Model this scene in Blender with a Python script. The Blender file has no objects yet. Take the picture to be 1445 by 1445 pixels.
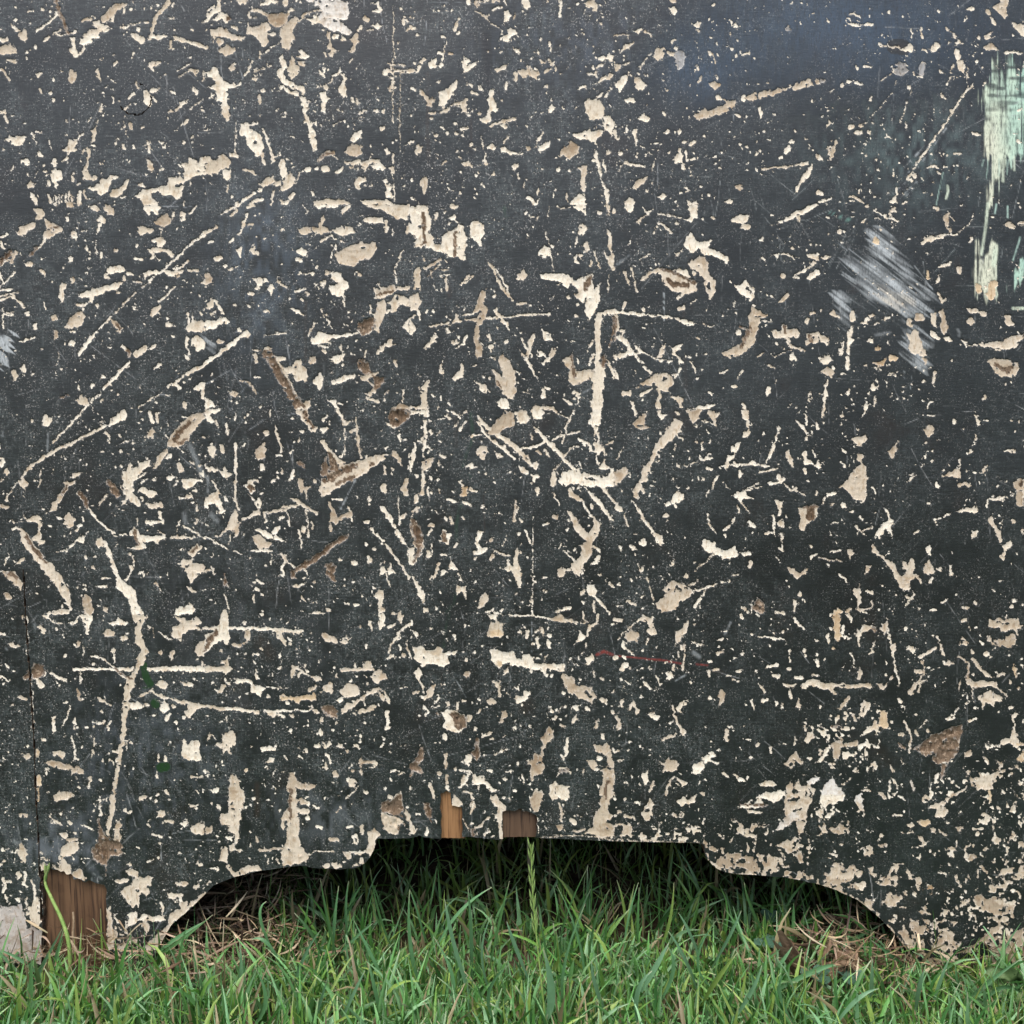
import bpy, bmesh, math, random
import numpy as np
from mathutils import Vector, Matrix

rng = np.random.default_rng(11)
random.seed(11)
R = math.radians
scene = bpy.context.scene
COL = scene.collection

# ------------------------------------------------------------------ camera
F_PX, HALF = 1391.0, 722.5            # focal length and half frame, in pixels of a 1445 px square
PITCH = R(6.0)
CAM = np.array([0.0, -0.75, 0.445])
cd = bpy.data.cameras.new('camera')
cam = bpy.data.objects.new('camera', cd)
COL.objects.link(cam)
cd.sensor_fit = 'HORIZONTAL'
cd.sensor_width = 36.0
cd.lens = 36.0 * F_PX / (2 * HALF)
cd.clip_start = 0.01
cd.clip_end = 2000
cam.location = CAM
cam.rotation_euler = (math.pi / 2 - PITCH, 0, 0)
scene.camera = cam

# ------------------------------------------------------------------ sky, sun, exposure
SUN_EL, SUN_AZ = R(66), R(200)        # soft high sun, overcast
w = bpy.data.worlds.new('World')
scene.world = w
w.use_nodes = True
nt = w.node_tree
sky = nt.nodes.new('ShaderNodeTexSky')
sky.sky_type = 'NISHITA'
sky.sun_disc = False
sky.sun_elevation = SUN_EL
sky.sun_rotation = SUN_AZ
sky.dust_density = 4.0
sky.air_density = 0.8
sky.ozone_density = 0.2
nt.links.new(sky.outputs[0], nt.nodes['Background'].inputs['Color'])
nt.nodes['Background'].inputs['Strength'].default_value = 0.15
sl = bpy.data.lights.new('sun', 'SUN')
sl.energy = 1.2
sl.angle = R(50)
sl.color = (1.0, 0.97, 0.90)
so = bpy.data.objects.new('sun', sl)
COL.objects.link(so)
sd_ = Vector((math.sin(SUN_AZ) * math.cos(SUN_EL), math.cos(SUN_AZ) * math.cos(SUN_EL), math.sin(SUN_EL)))
so.rotation_euler = sd_.to_track_quat('Z', 'Y').to_euler()
so.location = (0, -2, 3)
scene.view_settings.view_transform = 'Standard'
scene.view_settings.look = 'None'
scene.view_settings.gamma = 1
scene.view_settings.exposure = 1.15

# ------------------------------------------------------------------ helpers
def tag(o, label=None, cat=None, group=None, kind=None):
    if label: o['label'] = label
    if cat: o['category'] = cat
    if group: o['group'] = group
    if kind: o['kind'] = kind
    return o

def empty(name, loc=(0, 0, 0)):
    o = bpy.data.objects.new(name, None)
    o.empty_display_size = 0.02
    COL.objects.link(o)
    o.location = loc
    return o

def link_mesh(name, me, mat, parent=None):
    o = bpy.data.objects.new(name, me)
    COL.objects.link(o)
    if mat: me.materials.append(mat)
    if parent is not None:
        o.parent = parent
        o.location = -Vector(parent.location)
    return o

def ray(px, py):
    cx, cy = np.asarray(px, float) - HALF, HALF - np.asarray(py, float)
    c, s = math.cos(PITCH), math.sin(PITCH)
    return np.stack([cx + 0 * cy, F_PX * c + cy * s, -F_PX * s + cy * c], -1)

def on_panel(px, py, y=0.0):
    """point of the upright plane at depth y seen at a front-view pixel"""
    d = ray(px, py)
    t = (y - CAM[1]) / d[..., 1]
    return CAM + d * t[..., None]

def on_ground(px, py, z=0.0):
    d = ray(px, py)
    t = (z - CAM[2]) / d[..., 2]
    return CAM + d * t[..., None]

def np_mesh(name, verts, faces, smooth=True):
    """faces: (n,4) or (n,3) int array"""
    me = bpy.data.meshes.new(name)
    k = faces.shape[1]
    me.vertices.add(len(verts))
    me.vertices.foreach_set('co', np.ascontiguousarray(verts, np.float32).ravel())
    me.loops.add(faces.size)
    me.loops.foreach_set('vertex_index', np.ascontiguousarray(faces, np.int32).ravel())
    me.polygons.add(len(faces))
    me.polygons.foreach_set('loop_start', np.arange(0, faces.size, k, dtype=np.int32))
    me.polygons.foreach_set('use_smooth', np.full(len(faces), smooth))
    me.update(calc_edges=True)
    return me

def attr(me, name, data):
    if data.ndim == 1:
        a = me.attributes.new(name, 'FLOAT', 'POINT')
        a.data.foreach_set('value', np.ascontiguousarray(data, np.float32))
    else:
        if data.shape[1] == 3:
            data = np.concatenate([data, np.ones((len(data), 1))], 1)
        a = me.attributes.new(name, 'FLOAT_COLOR', 'POINT')
        a.data.foreach_set('color', np.ascontiguousarray(data, np.float32).ravel())

_lat = {}
def vnoise(x, y, scale, seed=0):
    """smooth value noise in 0..1, feature size `scale`"""
    if seed not in _lat:
        _lat[seed] = np.random.default_rng(1000 + seed).random((256, 256)).astype(np.float32)
    L = _lat[seed]
    x = np.asarray(x) / scale; y = np.asarray(y) / scale
    xi = np.floor(x).astype(int); yi = np.floor(y).astype(int)
    fx = x - xi; fy = y - yi
    fx = fx * fx * (3 - 2 * fx); fy = fy * fy * (3 - 2 * fy)
    a = L[yi & 255, xi & 255]; b = L[yi & 255, (xi + 1) & 255]
    c = L[(yi + 1) & 255, xi & 255]; d = L[(yi + 1) & 255, (xi + 1) & 255]
    return (a + (b - a) * fx) * (1 - fy) + (c + (d - c) * fx) * fy

# node shorthand
class N:
    def __init__(s, name):
        s.m = bpy.data.materials.new(name); s.m.use_nodes = True
        s.t = s.m.node_tree; s.t.nodes.clear()
        s.out = s.t.nodes.new('ShaderNodeOutputMaterial')
        s.b = s.t.nodes.new('ShaderNodeBsdfPrincipled')
        s.t.links.new(s.b.outputs[0], s.out.inputs[0])
    def put(s, inp, v):
        if isinstance(v, bpy.types.NodeSocket): s.t.links.new(v, inp)
        elif isinstance(v, (tuple, list)) and len(v) == 3 and inp.type == 'RGBA': inp.default_value = (*v, 1)
        else: inp.default_value = v
    def n(s, typ, **k):
        nd = s.t.nodes.new('ShaderNode' + typ)
        for a, v in k.items():
            if hasattr(nd, a): setattr(nd, a, v)
            else: s.put(nd.inputs[a.replace('_', ' ')], v)
        return nd
    def attr(s, name, sock='Color'):
        nd = s.n('Attribute'); nd.attribute_name = name
        return nd.outputs[sock]
    def obj(s, scale=(1, 1, 1), rot=(0, 0, 0)):
        tc = s.n('TexCoord'); mp = s.n('Mapping')
        mp.inputs['Scale'].default_value = scale; mp.inputs['Rotation'].default_value = rot
        s.t.links.new(tc.outputs['Object'], mp.inputs['Vector'])
        return mp.outputs[0]
    def noise(s, vec, scale, detail=2, rough=.5):
        nd = s.n('TexNoise'); s.put(nd.inputs['Vector'], vec)
        nd.inputs['Scale'].default_value = scale; nd.inputs['Detail'].default_value = detail
        nd.inputs['Roughness'].default_value = rough
        return nd.outputs[0]
    def math(s, op, a, b=None, c=None, clamp=False):
        nd = s.n('Math', operation=op); nd.use_clamp = clamp
        s.put(nd.inputs[0], a)
        if b is not None: s.put(nd.inputs[1], b)
        if c is not None: s.put(nd.inputs[2], c)
        return nd.outputs[0]
    def ss(s, v, lo, hi, a=0.0, b=1.0):
        nd = s.n('MapRange', interpolation_type='SMOOTHSTEP')
        s.put(nd.inputs['Value'], v); nd.inputs['From Min'].default_value = lo; nd.inputs['From Max'].default_value = hi
        nd.inputs['To Min'].default_value = a; nd.inputs['To Max'].default_value = b
        return nd.outputs[0]
    def mix(s, f, a, b, blend='MIX'):
        nd = s.n('Mix', data_type='RGBA', blend_type=blend)
        s.put(nd.inputs[0], f); s.put(nd.inputs[6], a); s.put(nd.inputs[7], b)
        return nd.outputs[2]
    def bump(s, h, strength, dist):
        nd = s.n('Bump'); nd.inputs['Strength'].default_value = strength; nd.inputs['Distance'].default_value = dist
        s.put(nd.inputs['Height'], h)
        s.put(s.b.inputs['Normal'], nd.outputs[0])
    def base(s, v, rough=.6, spec=.3):
        s.put(s.b.inputs['Base Color'], v); s.put(s.b.inputs['Roughness'], rough)
        s.put(s.b.inputs['Specular IOR Level'], spec)
# ------------------------------------------------------------------ materials
def make_paint():
    k = N('worn_black_paint')
    v = k.obj()
    sd = k.attr('chip', 'Fac')
    f1 = k.noise(v, 780, 3, .7); f2 = k.noise(v, 330, 3, .65)
    sd = k.math('ADD', sd, k.math('MULTIPLY', k.math('SUBTRACT', f1, .5), 4.6))
    sd = k.math('ADD', sd, k.math('MULTIPLY', k.math('SUBTRACT', f2, .5), 3.0))
    mask = k.ss(sd, -.42, .42)
    # paint film: charcoal with a woven, dusty brush texture
    big = k.noise(v, 5.5, 4, .6); mid = k.noise(v, 38, 4, .65)
    wh = k.noise(k.obj((120, 1, 720)), 1, 2, .7); wv = k.noise(k.obj((640, 1, 70)), 1, 2, .7)
    sp = k.noise(v, 430, 4, .8); sp2 = k.noise(v, 760, 2, .7)
    cl = k.noise(v, 46, 4, .7); cl2 = k.noise(v, 14, 3, .6)
    paint = k.mix(k.ss(big, .35, .65), (.0055, .0074, .0064), (.0095, .0126, .0118))
    paint = k.mix(k.ss(mid, .40, .75, 0, .65), paint, (.016, .0215, .0205))
    paint = k.mix(k.ss(k.noise(v, 20, 4, .6), .55, .72, 0, .6), paint, (.016, .0125, .0095))
    sx = k.n('SeparateXYZ'); k.put(sx.inputs[0], v)
    side = k.ss(sx.outputs[0], .06, .22, 1, .45)          # the right half of the board is smoother
    amt = k.math('MULTIPLY', k.math('MULTIPLY', k.ss(cl, .30, .64, .12, 1), k.ss(cl2, .36, .62, .18, 1)), side)
    paint = k.mix(k.math('MULTIPLY', k.math('MULTIPLY', k.ss(wh, .44, .70), amt), .75), paint, (.065, .079, .076))
    paint = k.mix(k.math('MULTIPLY', k.math('MULTIPLY', k.ss(wv, .48, .72), amt), .70), paint, (.065, .079, .076))
    blot = k.math('MULTIPLY', k.ss(k.noise(v, 120, 5, .8), .50, .68), amt)
    paint = k.mix(k.math('MULTIPLY', blot, .65), paint, (.052, .064, .066))
    dust = k.math('MULTIPLY', k.ss(sp, .50, .68), amt)
    paint = k.mix(k.math('MULTIPLY', dust, .75), paint, (.098, .115, .108))
    dust2 = k.math('MULTIPLY', k.ss(sp2, .58, .68), k.ss(cl, .38, .60))
    paint = k.mix(k.math('MULTIPLY', k.math('MULTIPLY', dust2, side), .75), paint, (.36, .35, .32))
    # coloured smears, drips and stains of other paints, and tints, lying on the film
    lay = k.n('Attribute'); lay.attribute_name = 'overpaint'
    la = k.math('MULTIPLY', lay.outputs['Alpha'], k.ss(k.noise(k.obj((900, 1, 220)), 1, 3, .7), .22, .55))
    paint = k.mix(la, paint, lay.outputs['Color'])
    # bare primer and timber in the chips
    sub = k.attr('substrate')
    dirt = k.noise(k.obj((420, 1, 150)), 1, 4, .7); d2 = k.noise(v, 75, 4, .65)
    sub2 = k.mix(k.math('MAXIMUM', k.ss(dirt, .49, .68, 0, .75), k.ss(d2, .50, .66, 0, .72)), sub, k.mix(1.0, sub, (.60, .50, .40), 'MULTIPLY'))
    dk = k.n('SeparateColor'); k.put(dk.inputs[0], sub); brown = k.ss(dk.outputs[0], .18, .40, 1, 0)
    gv = k.noise(k.obj((700, 1, 110)), 1, 3, .7)
    sub2 = k.mix(k.math('MULTIPLY', brown, k.ss(gv, .52, .66)), sub2, (.045, .032, .022))
    sub2 = k.mix(k.math('MULTIPLY', brown, k.ss(k.noise(v, 300, 3, .7), .54, .66, 0, .75)), sub2, (.40, .31, .22))
    grit = k.ss(k.noise(v, 760, 3, .75), .62, .70)
    sub2 = k.mix(k.math('MULTIPLY', grit, .6), sub2, (.10, .085, .07))
    rim = k.math('MULTIPLY', k.ss(sd, .3, 2.2, 1, 0), k.ss(k.noise(v, 240, 2), .4, .6))
    sub2 = k.mix(k.math('MULTIPLY', rim, .30), sub2, (.80, .76, .68))
    k.base(k.mix(mask, paint, sub2), k.ss(mask, 0, 1, .40, .85), k.ss(mask, 0, 1, .54, .15))
    h = k.math('ADD', k.math('MULTIPLY', mask, -1.0), k.math('MULTIPLY', wh, .22))
    h = k.math('ADD', h, k.math('MULTIPLY', k.math('MULTIPLY', dirt, mask), .9))
    h = k.math('ADD', h, k.math('MULTIPLY', wv, .18))
    k.bump(h, .55, .0009)
    return k.m
PAINT = make_paint()

def make_timber(name, a, b, c):
    k = N(name)
    g = k.noise(k.obj((420, 1, 14)), 1, 4, .6); g2 = k.noise(k.obj((90, 1, 4)), 1, 3, .6)
    fine = k.noise(k.obj((900, 1, 25)), 1, 3, .7)
    col = k.mix(k.ss(g2, .32, .68), a, b)
    col = k.mix(k.ss(g, .49, .62), col, c)
    col = k.mix(k.ss(fine, .5, .8, 0, .5), col, k.mix(1., col, (.5, .45, .4), 'MULTIPLY'))
    col = k.mix(k.ss(k.noise(k.obj(), 55, 3), .5, .75, 0, .6), col, k.mix(1., col, (.35, .33, .32), 'MULTIPLY'))
    k.base(col, .75, .2)
    k.bump(g, .6, .0008)
    return k.m
OLD_TIMBER = make_timber('weathered_brown_timber', (.150, .088, .048), (.085, .048, .026), (.045, .026, .016))
NEW_TIMBER = make_timber('orange_brown_timber', (.30, .165, .075), (.215, .115, .05), (.12, .06, .028))
DARK_TIMBER = make_timber('dark_brown_timber', (.125, .078, .048), (.080, .050, .032), (.04, .026, .018))
ADDED_CARCASS = make_timber('added_carcass_timber', (.045, .032, .022), (.03, .022, .016), (.02, .014, .01))  # dark timber of the unseen box added behind the arch

def make_soil():
    k = N('dark_garden_soil')
    v = k.obj()
    c = k.mix(k.ss(k.noise(v, 90, 5, .7), .35, .7), (.030, .021, .014), (.105, .075, .05))
    c = k.mix(k.ss(k.noise(v, 3, 3), .45, .6), c, (.045, .055, .02))
    k.base(c, .95, .1); k.bump(k.noise(v, 160, 6, .7), .8, .006)
    return k.m
SOIL = make_soil()

def make_blade(name, translucent, spec):
    k = N(name)
    c = k.attr('tint')
    g = k.noise(k.obj(), 260, 2)
    c = k.mix(k.ss(g, .3, .7, 0, .3), c, k.mix(1., c, (.62, .66, .55), 'MULTIPLY'))
    k.base(c, .5, spec)
    if translucent:
        tr = k.n('BsdfTranslucent'); k.put(tr.inputs['Color'], k.mix(1., c, (.95, 1., .5), 'MULTIPLY'))
        mx = k.n('MixShader'); mx.inputs[0].default_value = .28
        k.t.links.new(k.b.outputs[0], mx.inputs[1]); k.t.links.new(tr.outputs[0], mx.inputs[2])
        k.t.links.new(mx.outputs[0], k.out.inputs[0])
    return k.m
BLADE = make_blade('living_grass_blade', True, .55)
STRAW = make_blade('dry_straw', False, .2)

def flat_leaf(name, a, b, rough=.6):
    k = N(name)
    k.base(k.mix(k.ss(k.noise(k.obj(), 320, 4, .65), .35, .7), a, b), rough, .3)
    k.bump(k.noise(k.obj(), 500, 3), .5, .0006)
    return k.m
DRY_LEAF = flat_leaf('brown_dead_leaf', (.22, .15, .095), (.12, .078, .046), .85)
CLOVER = flat_leaf('blue_green_clover', (.045, .10, .065), (.03, .075, .045))
BROAD = flat_leaf('soft_green_leaf', (.075, .125, .045), (.05, .09, .03))
SEED = flat_leaf('green_seed_head', (.11, .19, .05), (.20, .25, .09))
STEM = flat_leaf('green_grass_stem', (.13, .23, .05), (.22, .30, .09))

# ------------------------------------------------------------------ wooden panel: wear traced on the board, in board pixels
# one line per mark: kind+tone, (width), points; tiles are 289 px wide and drawn five times up
TILES = {
'00': '''
c 16 262,225 335,165 405,100 395,85
c2 22 388,-10 415,75 440,130 470,200 480,235
c 8 385,0 410,85 430,130
c 9 400,245 440,245 490,238 525,232 530,215
c 8 372,248 400,225 428,212
c 20 315,290 345,260
C 500,262 525,265 530,340 545,380 590,325 600,340 545,405 525,400 490,355 480,345 505,330
C1 710,130 760,70 820,20 895,25 900,38 830,75 810,110 770,140 720,150
C 660,150 690,140 705,160 740,175 790,198 745,228 700,215 665,190
C 770,140 805,100 800,150 750,155
C1 580,260 640,210 700,190 720,220 700,250 650,240 600,270
C 560,275 650,240 700,235 710,270 655,265 645,300 580,312 562,300
c 24 580,148 610,135 635,142
C 840,185 870,172 915,178 905,205 870,205
c 9 930,172 985,162 c
c 10 1020,153 1050,150
c 22 1060,275 1070,200 1100,120 1150,60 1195,5
C 1050,245 1080,235 1130,255 1185,245 1180,262 1120,278 1080,262 1060,285
c 14 1205,290 1212,330
C 920,235 960,240 1020,262 1030,290 1000,305 950,280 925,262
c 18 975,205 978,215
c 10 1185,130 1230,125
C 1225,262 1280,260 1345,288 1445,318 1445,345 1400,335 1330,300 1270,300 1228,285
s 26 300,68 1218,38
s 14 215,165 1020,60 932,18 210,345 1225,210 1355,215 1435,150
c 14 860,90 880,65
C1 140,235 165,210 195,230 195,270 165,292 138,285
c 20 115,205 130,212
c 14 85,180 105,190
c 22 0,278 50,275
C1 0,330 40,315 75,318 125,350 115,380 70,378 0,385
c 20 50,425 90,430 115,440
c 18 0,485 35,520 60,560
C1 490,490 540,505 545,530 510,590 482,575 490,520
c 16 685,480 695,540 708,570
c 9 780,565 810,580
c 22 268,540 292,522
c 18 275,630 290,655
s 24 355,662 375,708
s 14 595,655 430,505 800,380
c 22 800,455 815,440
C1 1045,450 1080,430 1135,430 1135,450 1090,465 1065,485
c 9 1250,500 1345,450
c 12 1265,545 1330,500
C 1320,485 1360,490 1400,490 1405,510 1375,525 1340,505
c 12 1430,500 1440,560
C 1005,640 1035,622 1065,670 1068,730 1045,748 1015,720 1010,680
c 18 955,580 968,615
c 22 1070,640 1090,625
c 8 1095,640 1125,618
c 12 1080,685 1105,715
c 22 910,690 940,660
c 12 795,680 800,720
s 16 835,705 915,735 950,735 685,725 735,750
c 12 870,765 895,745
c 14 700,790 715,740
c 12 725,815 735,800
C 640,915 665,900 690,840 702,850 680,905 665,990 645,995 645,940
c 6 615,865 645,825
s 16 520,845 548,860 470,855 835,862 890,940
c 10 870,855 872,885
c1 26 920,880 922,905
C 1350,605 1380,635 1410,625 1375,655 1360,640
C 1230,785 1275,730 1330,690 1290,745 1240,785
c 20 1190,785 1215,780
c 10 1365,745 1430,700
c 10 1335,780 1345,765
C 1290,880 1300,845 1330,825 1325,855 1300,885
c 6 1245,915 1290,860
s 18 1190,830 1355,968
C 40,985 70,962 165,960 178,985 160,1010 100,1025 70,1012
C 0,780 30,775 60,840 68,875 45,860 25,800 0,815
C 435,1055 485,1015 490,985 520,1000 540,985 530,1040 540,1060 490,1070 480,1130 445,1140 445,1110 470,1105 475,1065
c 12 530,985 590,940
c 6 348,995 360,1060
C 268,1062 295,1075 298,1100 275,1100
c 10 132,1080 145,1080
C 150,1130 185,1115 210,1150 185,1170 155,1170
c 34 390,1130 393,1165
C 370,1190 395,1195 430,1215 438,1265 400,1290 415,1310 398,1340 375,1310 365,1260
c 22 340,1275 343,1305
c 14 250,1220 260,1200
c 16 310,1205 335,1200
c 12 90,1165 78,1200
s 12 195,1232 90,1280 245,1295
C 185,1300 220,1270 245,1310 200,1325
C 220,1350 265,1385 265,1445 240,1445 225,1400
c 16 515,1220 515,1275
c 14 545,1298 570,1295
s 18 568,1128 714,1225
C 620,1045 635,1050 632,1110 615,1190 640,1240 690,1245 680,1270 580,1265 585,1220 605,1140
C 620,1320 690,1300 720,1265 780,1240 845,1240 845,1258 785,1268 765,1340 720,1380 680,1365 690,1345 640,1340
C 770,1385 800,1330 850,1320 870,1285 910,1275 885,1330 850,1380 800,1398
c 18 860,1395 885,1385
C 960,1292 1000,1290 1035,1312 1010,1320
s 18 1350,1288 1260,1222
c 26 1350,1355 1350,1362
c 18 1040,1000 1050,1045
c 12 1115,1005 1155,1012
C 1030,1120 1045,1120 1085,1170 1075,1200 1055,1190 1035,1155
c 10 822,970 815,1020
c 14 865,1020 878,1050
c 6 905,1125 920,1155
C 1275,1160 1330,1150 1340,1095 1350,1130 1445,1100 1445,1225 1330,1270 1290,1300 1285,1390 1255,1410 1210,1380 1130,1370 1115,1345 1060,1365 1075,1400 1130,1440 1010,1445 1000,1400 950,1395 950,1380 1000,1340 1060,1328 1150,1310 1190,1290 1180,1255 1260,1250 1310,1205
D 1075,1380 1110,1345 1150,1380 1230,1405 1210,1445 1130,1435 1090,1405
c 14 340,1375 350,1430
c 9 370,1390 372,1430
c 9 390,1380 395,1430
c 9 412,1378 418,1430
c 9 435,1375 440,1425
c 9 460,1370 465,1425
c 12 485,1365 490,1425
c 12 508,1365 512,1420
C 540,1390 560,1340 575,1355 575,1445 545,1445
c 14 595,1350 605,1390
c 12 1295,1415 1297,1445
''',
'01': '''
C 225,30 285,20 315,55 300,100 255,105 265,65
C1 120,195 140,155 200,135 250,120 255,155 180,190 165,215 130,215
C1 320,85 345,115 390,135 430,150 445,180 405,195 355,240 305,225 320,180
c2 10 355,165 410,150
c2 24 215,355 260,300
c 18 265,310 305,265 325,235
c 18 0,230 45,212
c 16 0,260 25,310
c2 40 10,400 70,335
c 14 0,430 60,390
c1 20 75,415 115,335
C 175,415 210,400 235,415 225,435 180,430
C 265,460 300,460 325,510 315,520
c 8 0,575 50,535 110,470
c 10 0,480 25,550
c 12 0,600 85,595
c 10 0,640 130,618
c 16 0,670 90,650
c 16 90,635 130,680 170,725
s 18 108,725 370,548 225,1195 300,1020
c 34 185,770 195,775
c 8 30,760 100,762
c 8 35,775 95,775
c 8 22,730 18,880
C 225,850 255,820 270,880 245,885
c 14 145,965 240,940
C 75,1170 110,1155 125,1220 105,1250 80,1210
C 155,1150 175,1120 195,1160 175,1185 160,1180
C 455,80 480,75 480,115 460,115
c 36 524,200 524,225
c 12 570,185 610,190
C 690,110 715,70 740,120 720,140 710,180 680,225 675,200 690,150
C1 725,25 735,0 800,20 800,80 750,60
c 30 660,10 680,30
c 34 480,0 500,10
c 24 555,0
c 26 493,375 495,400
C 415,600 430,550 470,545 470,585 450,600 440,685 425,690 415,650
c 22 507,525 512,538
c 6 680,250 680,350
C 805,315 830,310 830,335 805,335
C 750,440 790,425 880,435 880,470 820,485 760,475
c 34 750,490 752,508
c 26 875,510 880,520
c 20 905,488 930,488
C 545,635 640,600 700,580 860,540 830,590 740,615 670,650 650,690 625,690 620,660 560,650
c 20 540,702 605,700
c 26 680,712 685,720
c 16 825,615 845,617
C1 480,790 570,755 595,780 580,850 520,870 460,875 475,830
c 14 490,895 525,895
C 365,790 400,765 405,820 375,820
c 16 310,695 318,740
C1 375,880 400,885 405,935 385,950 375,920
C 475,975 505,950 530,975 520,1000 485,995
c 6 415,1050 400,1130
C1 780,815 815,820 860,865 850,900 820,895 800,860
c2 14 815,840 845,870
c2 26 900,1025 915,1060
c 18 865,1000 885,1020
C 935,710 955,715 970,745 945,740
C1 1055,785 1070,740 1125,710 1130,745 1085,795
c 20 1180,795 
c 34 1190,842 1205,845
c 14 1125,680 1235,575
c 20 555,1060 605,985 680,895
c 16 695,875 750,825 785,790
c 10 815,765 900,675 960,620
c 9 1055,535 1150,460 1250,370 1330,290 1445,190
c 12 1340,275 1390,235 1440,215
c 18 970,540 990,550
c 12 995,580 1040,550
C 1010,480 1060,465 1130,470 1180,460 1290,465 1290,480 1210,500 1160,480 1040,505 1015,510
c 18 1330,460 1395,465
c1 20 1290,430 1320,405
c 20 1255,450 1275,440
c 14 1260,510 1270,500
C 1040,310 1090,305 1170,310 1235,345 1220,370 1160,335 1090,335 1085,375 1050,390 1070,350
c 18 950,380 1000,380
C 1055,240 1130,220 1165,240 1170,260 1140,295 1110,290 1100,260 1065,255
c 6 1140,160 1140,290
C 965,185 1000,155 1075,155 1085,185 1050,215 985,205
C1 1090,120 1130,80 1180,65 1215,100 1195,140 1150,150
C 1010,30 1010,0 1135,0 1135,25 1105,40 1110,70 1090,60 1060,40 1050,80 1030,60
c 22 1222,55 1225,75
c 44 1290,72 1292,90
c 14 1330,60 1360,35 1395,10
c 20 1425,545 1445,530
C 1310,850 1350,830 1445,810 1445,890 1370,895 1320,890
c 14 1325,760 1335,840
c 12 1360,785 1365,840
C 1310,920 1335,940 1330,1000 1345,1055 1330,1060 1312,1000
C 1350,945 1400,920 1445,950 1445,1020 1390,1030 1365,1000
c 20 1415,768 1420,775
c 40 960,1060 1020,1005
c 26 1060,1010 1085,1003
c 18 1095,1155 1135,1120
c 22 730,1300 800,1230 850,1170 915,1110
c 12 590,1440 640,1390 710,1325
C 525,1375 580,1335 615,1360 620,1395 600,1415 560,1395
c 16 555,1275 560,1300
c2 10 430,1365 490,1345
c 6 980,1255 995,1325
c 9 980,1425 1060,1380 1145,1320
c 14 1185,1280 1300,1210 1390,1150 1445,1125
C 1290,1225 1390,1140 1445,1110 1445,1145 1370,1180
C 1200,1290 1240,1240 1280,1300 1265,1315 1230,1270
C 1370,1300 1410,1250 1445,1245 1445,1385 1420,1360 1415,1300 1380,1315
c 36 1300,1410 1300,1420
c 12 1170,1340 1190,1340
W 0,960 60,920 130,880 140,905 80,970 40,1100 10,1180 0,1180
s 14 720,1370 720,965 900,860
b1 130 430,1320 450,1380
''',
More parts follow.
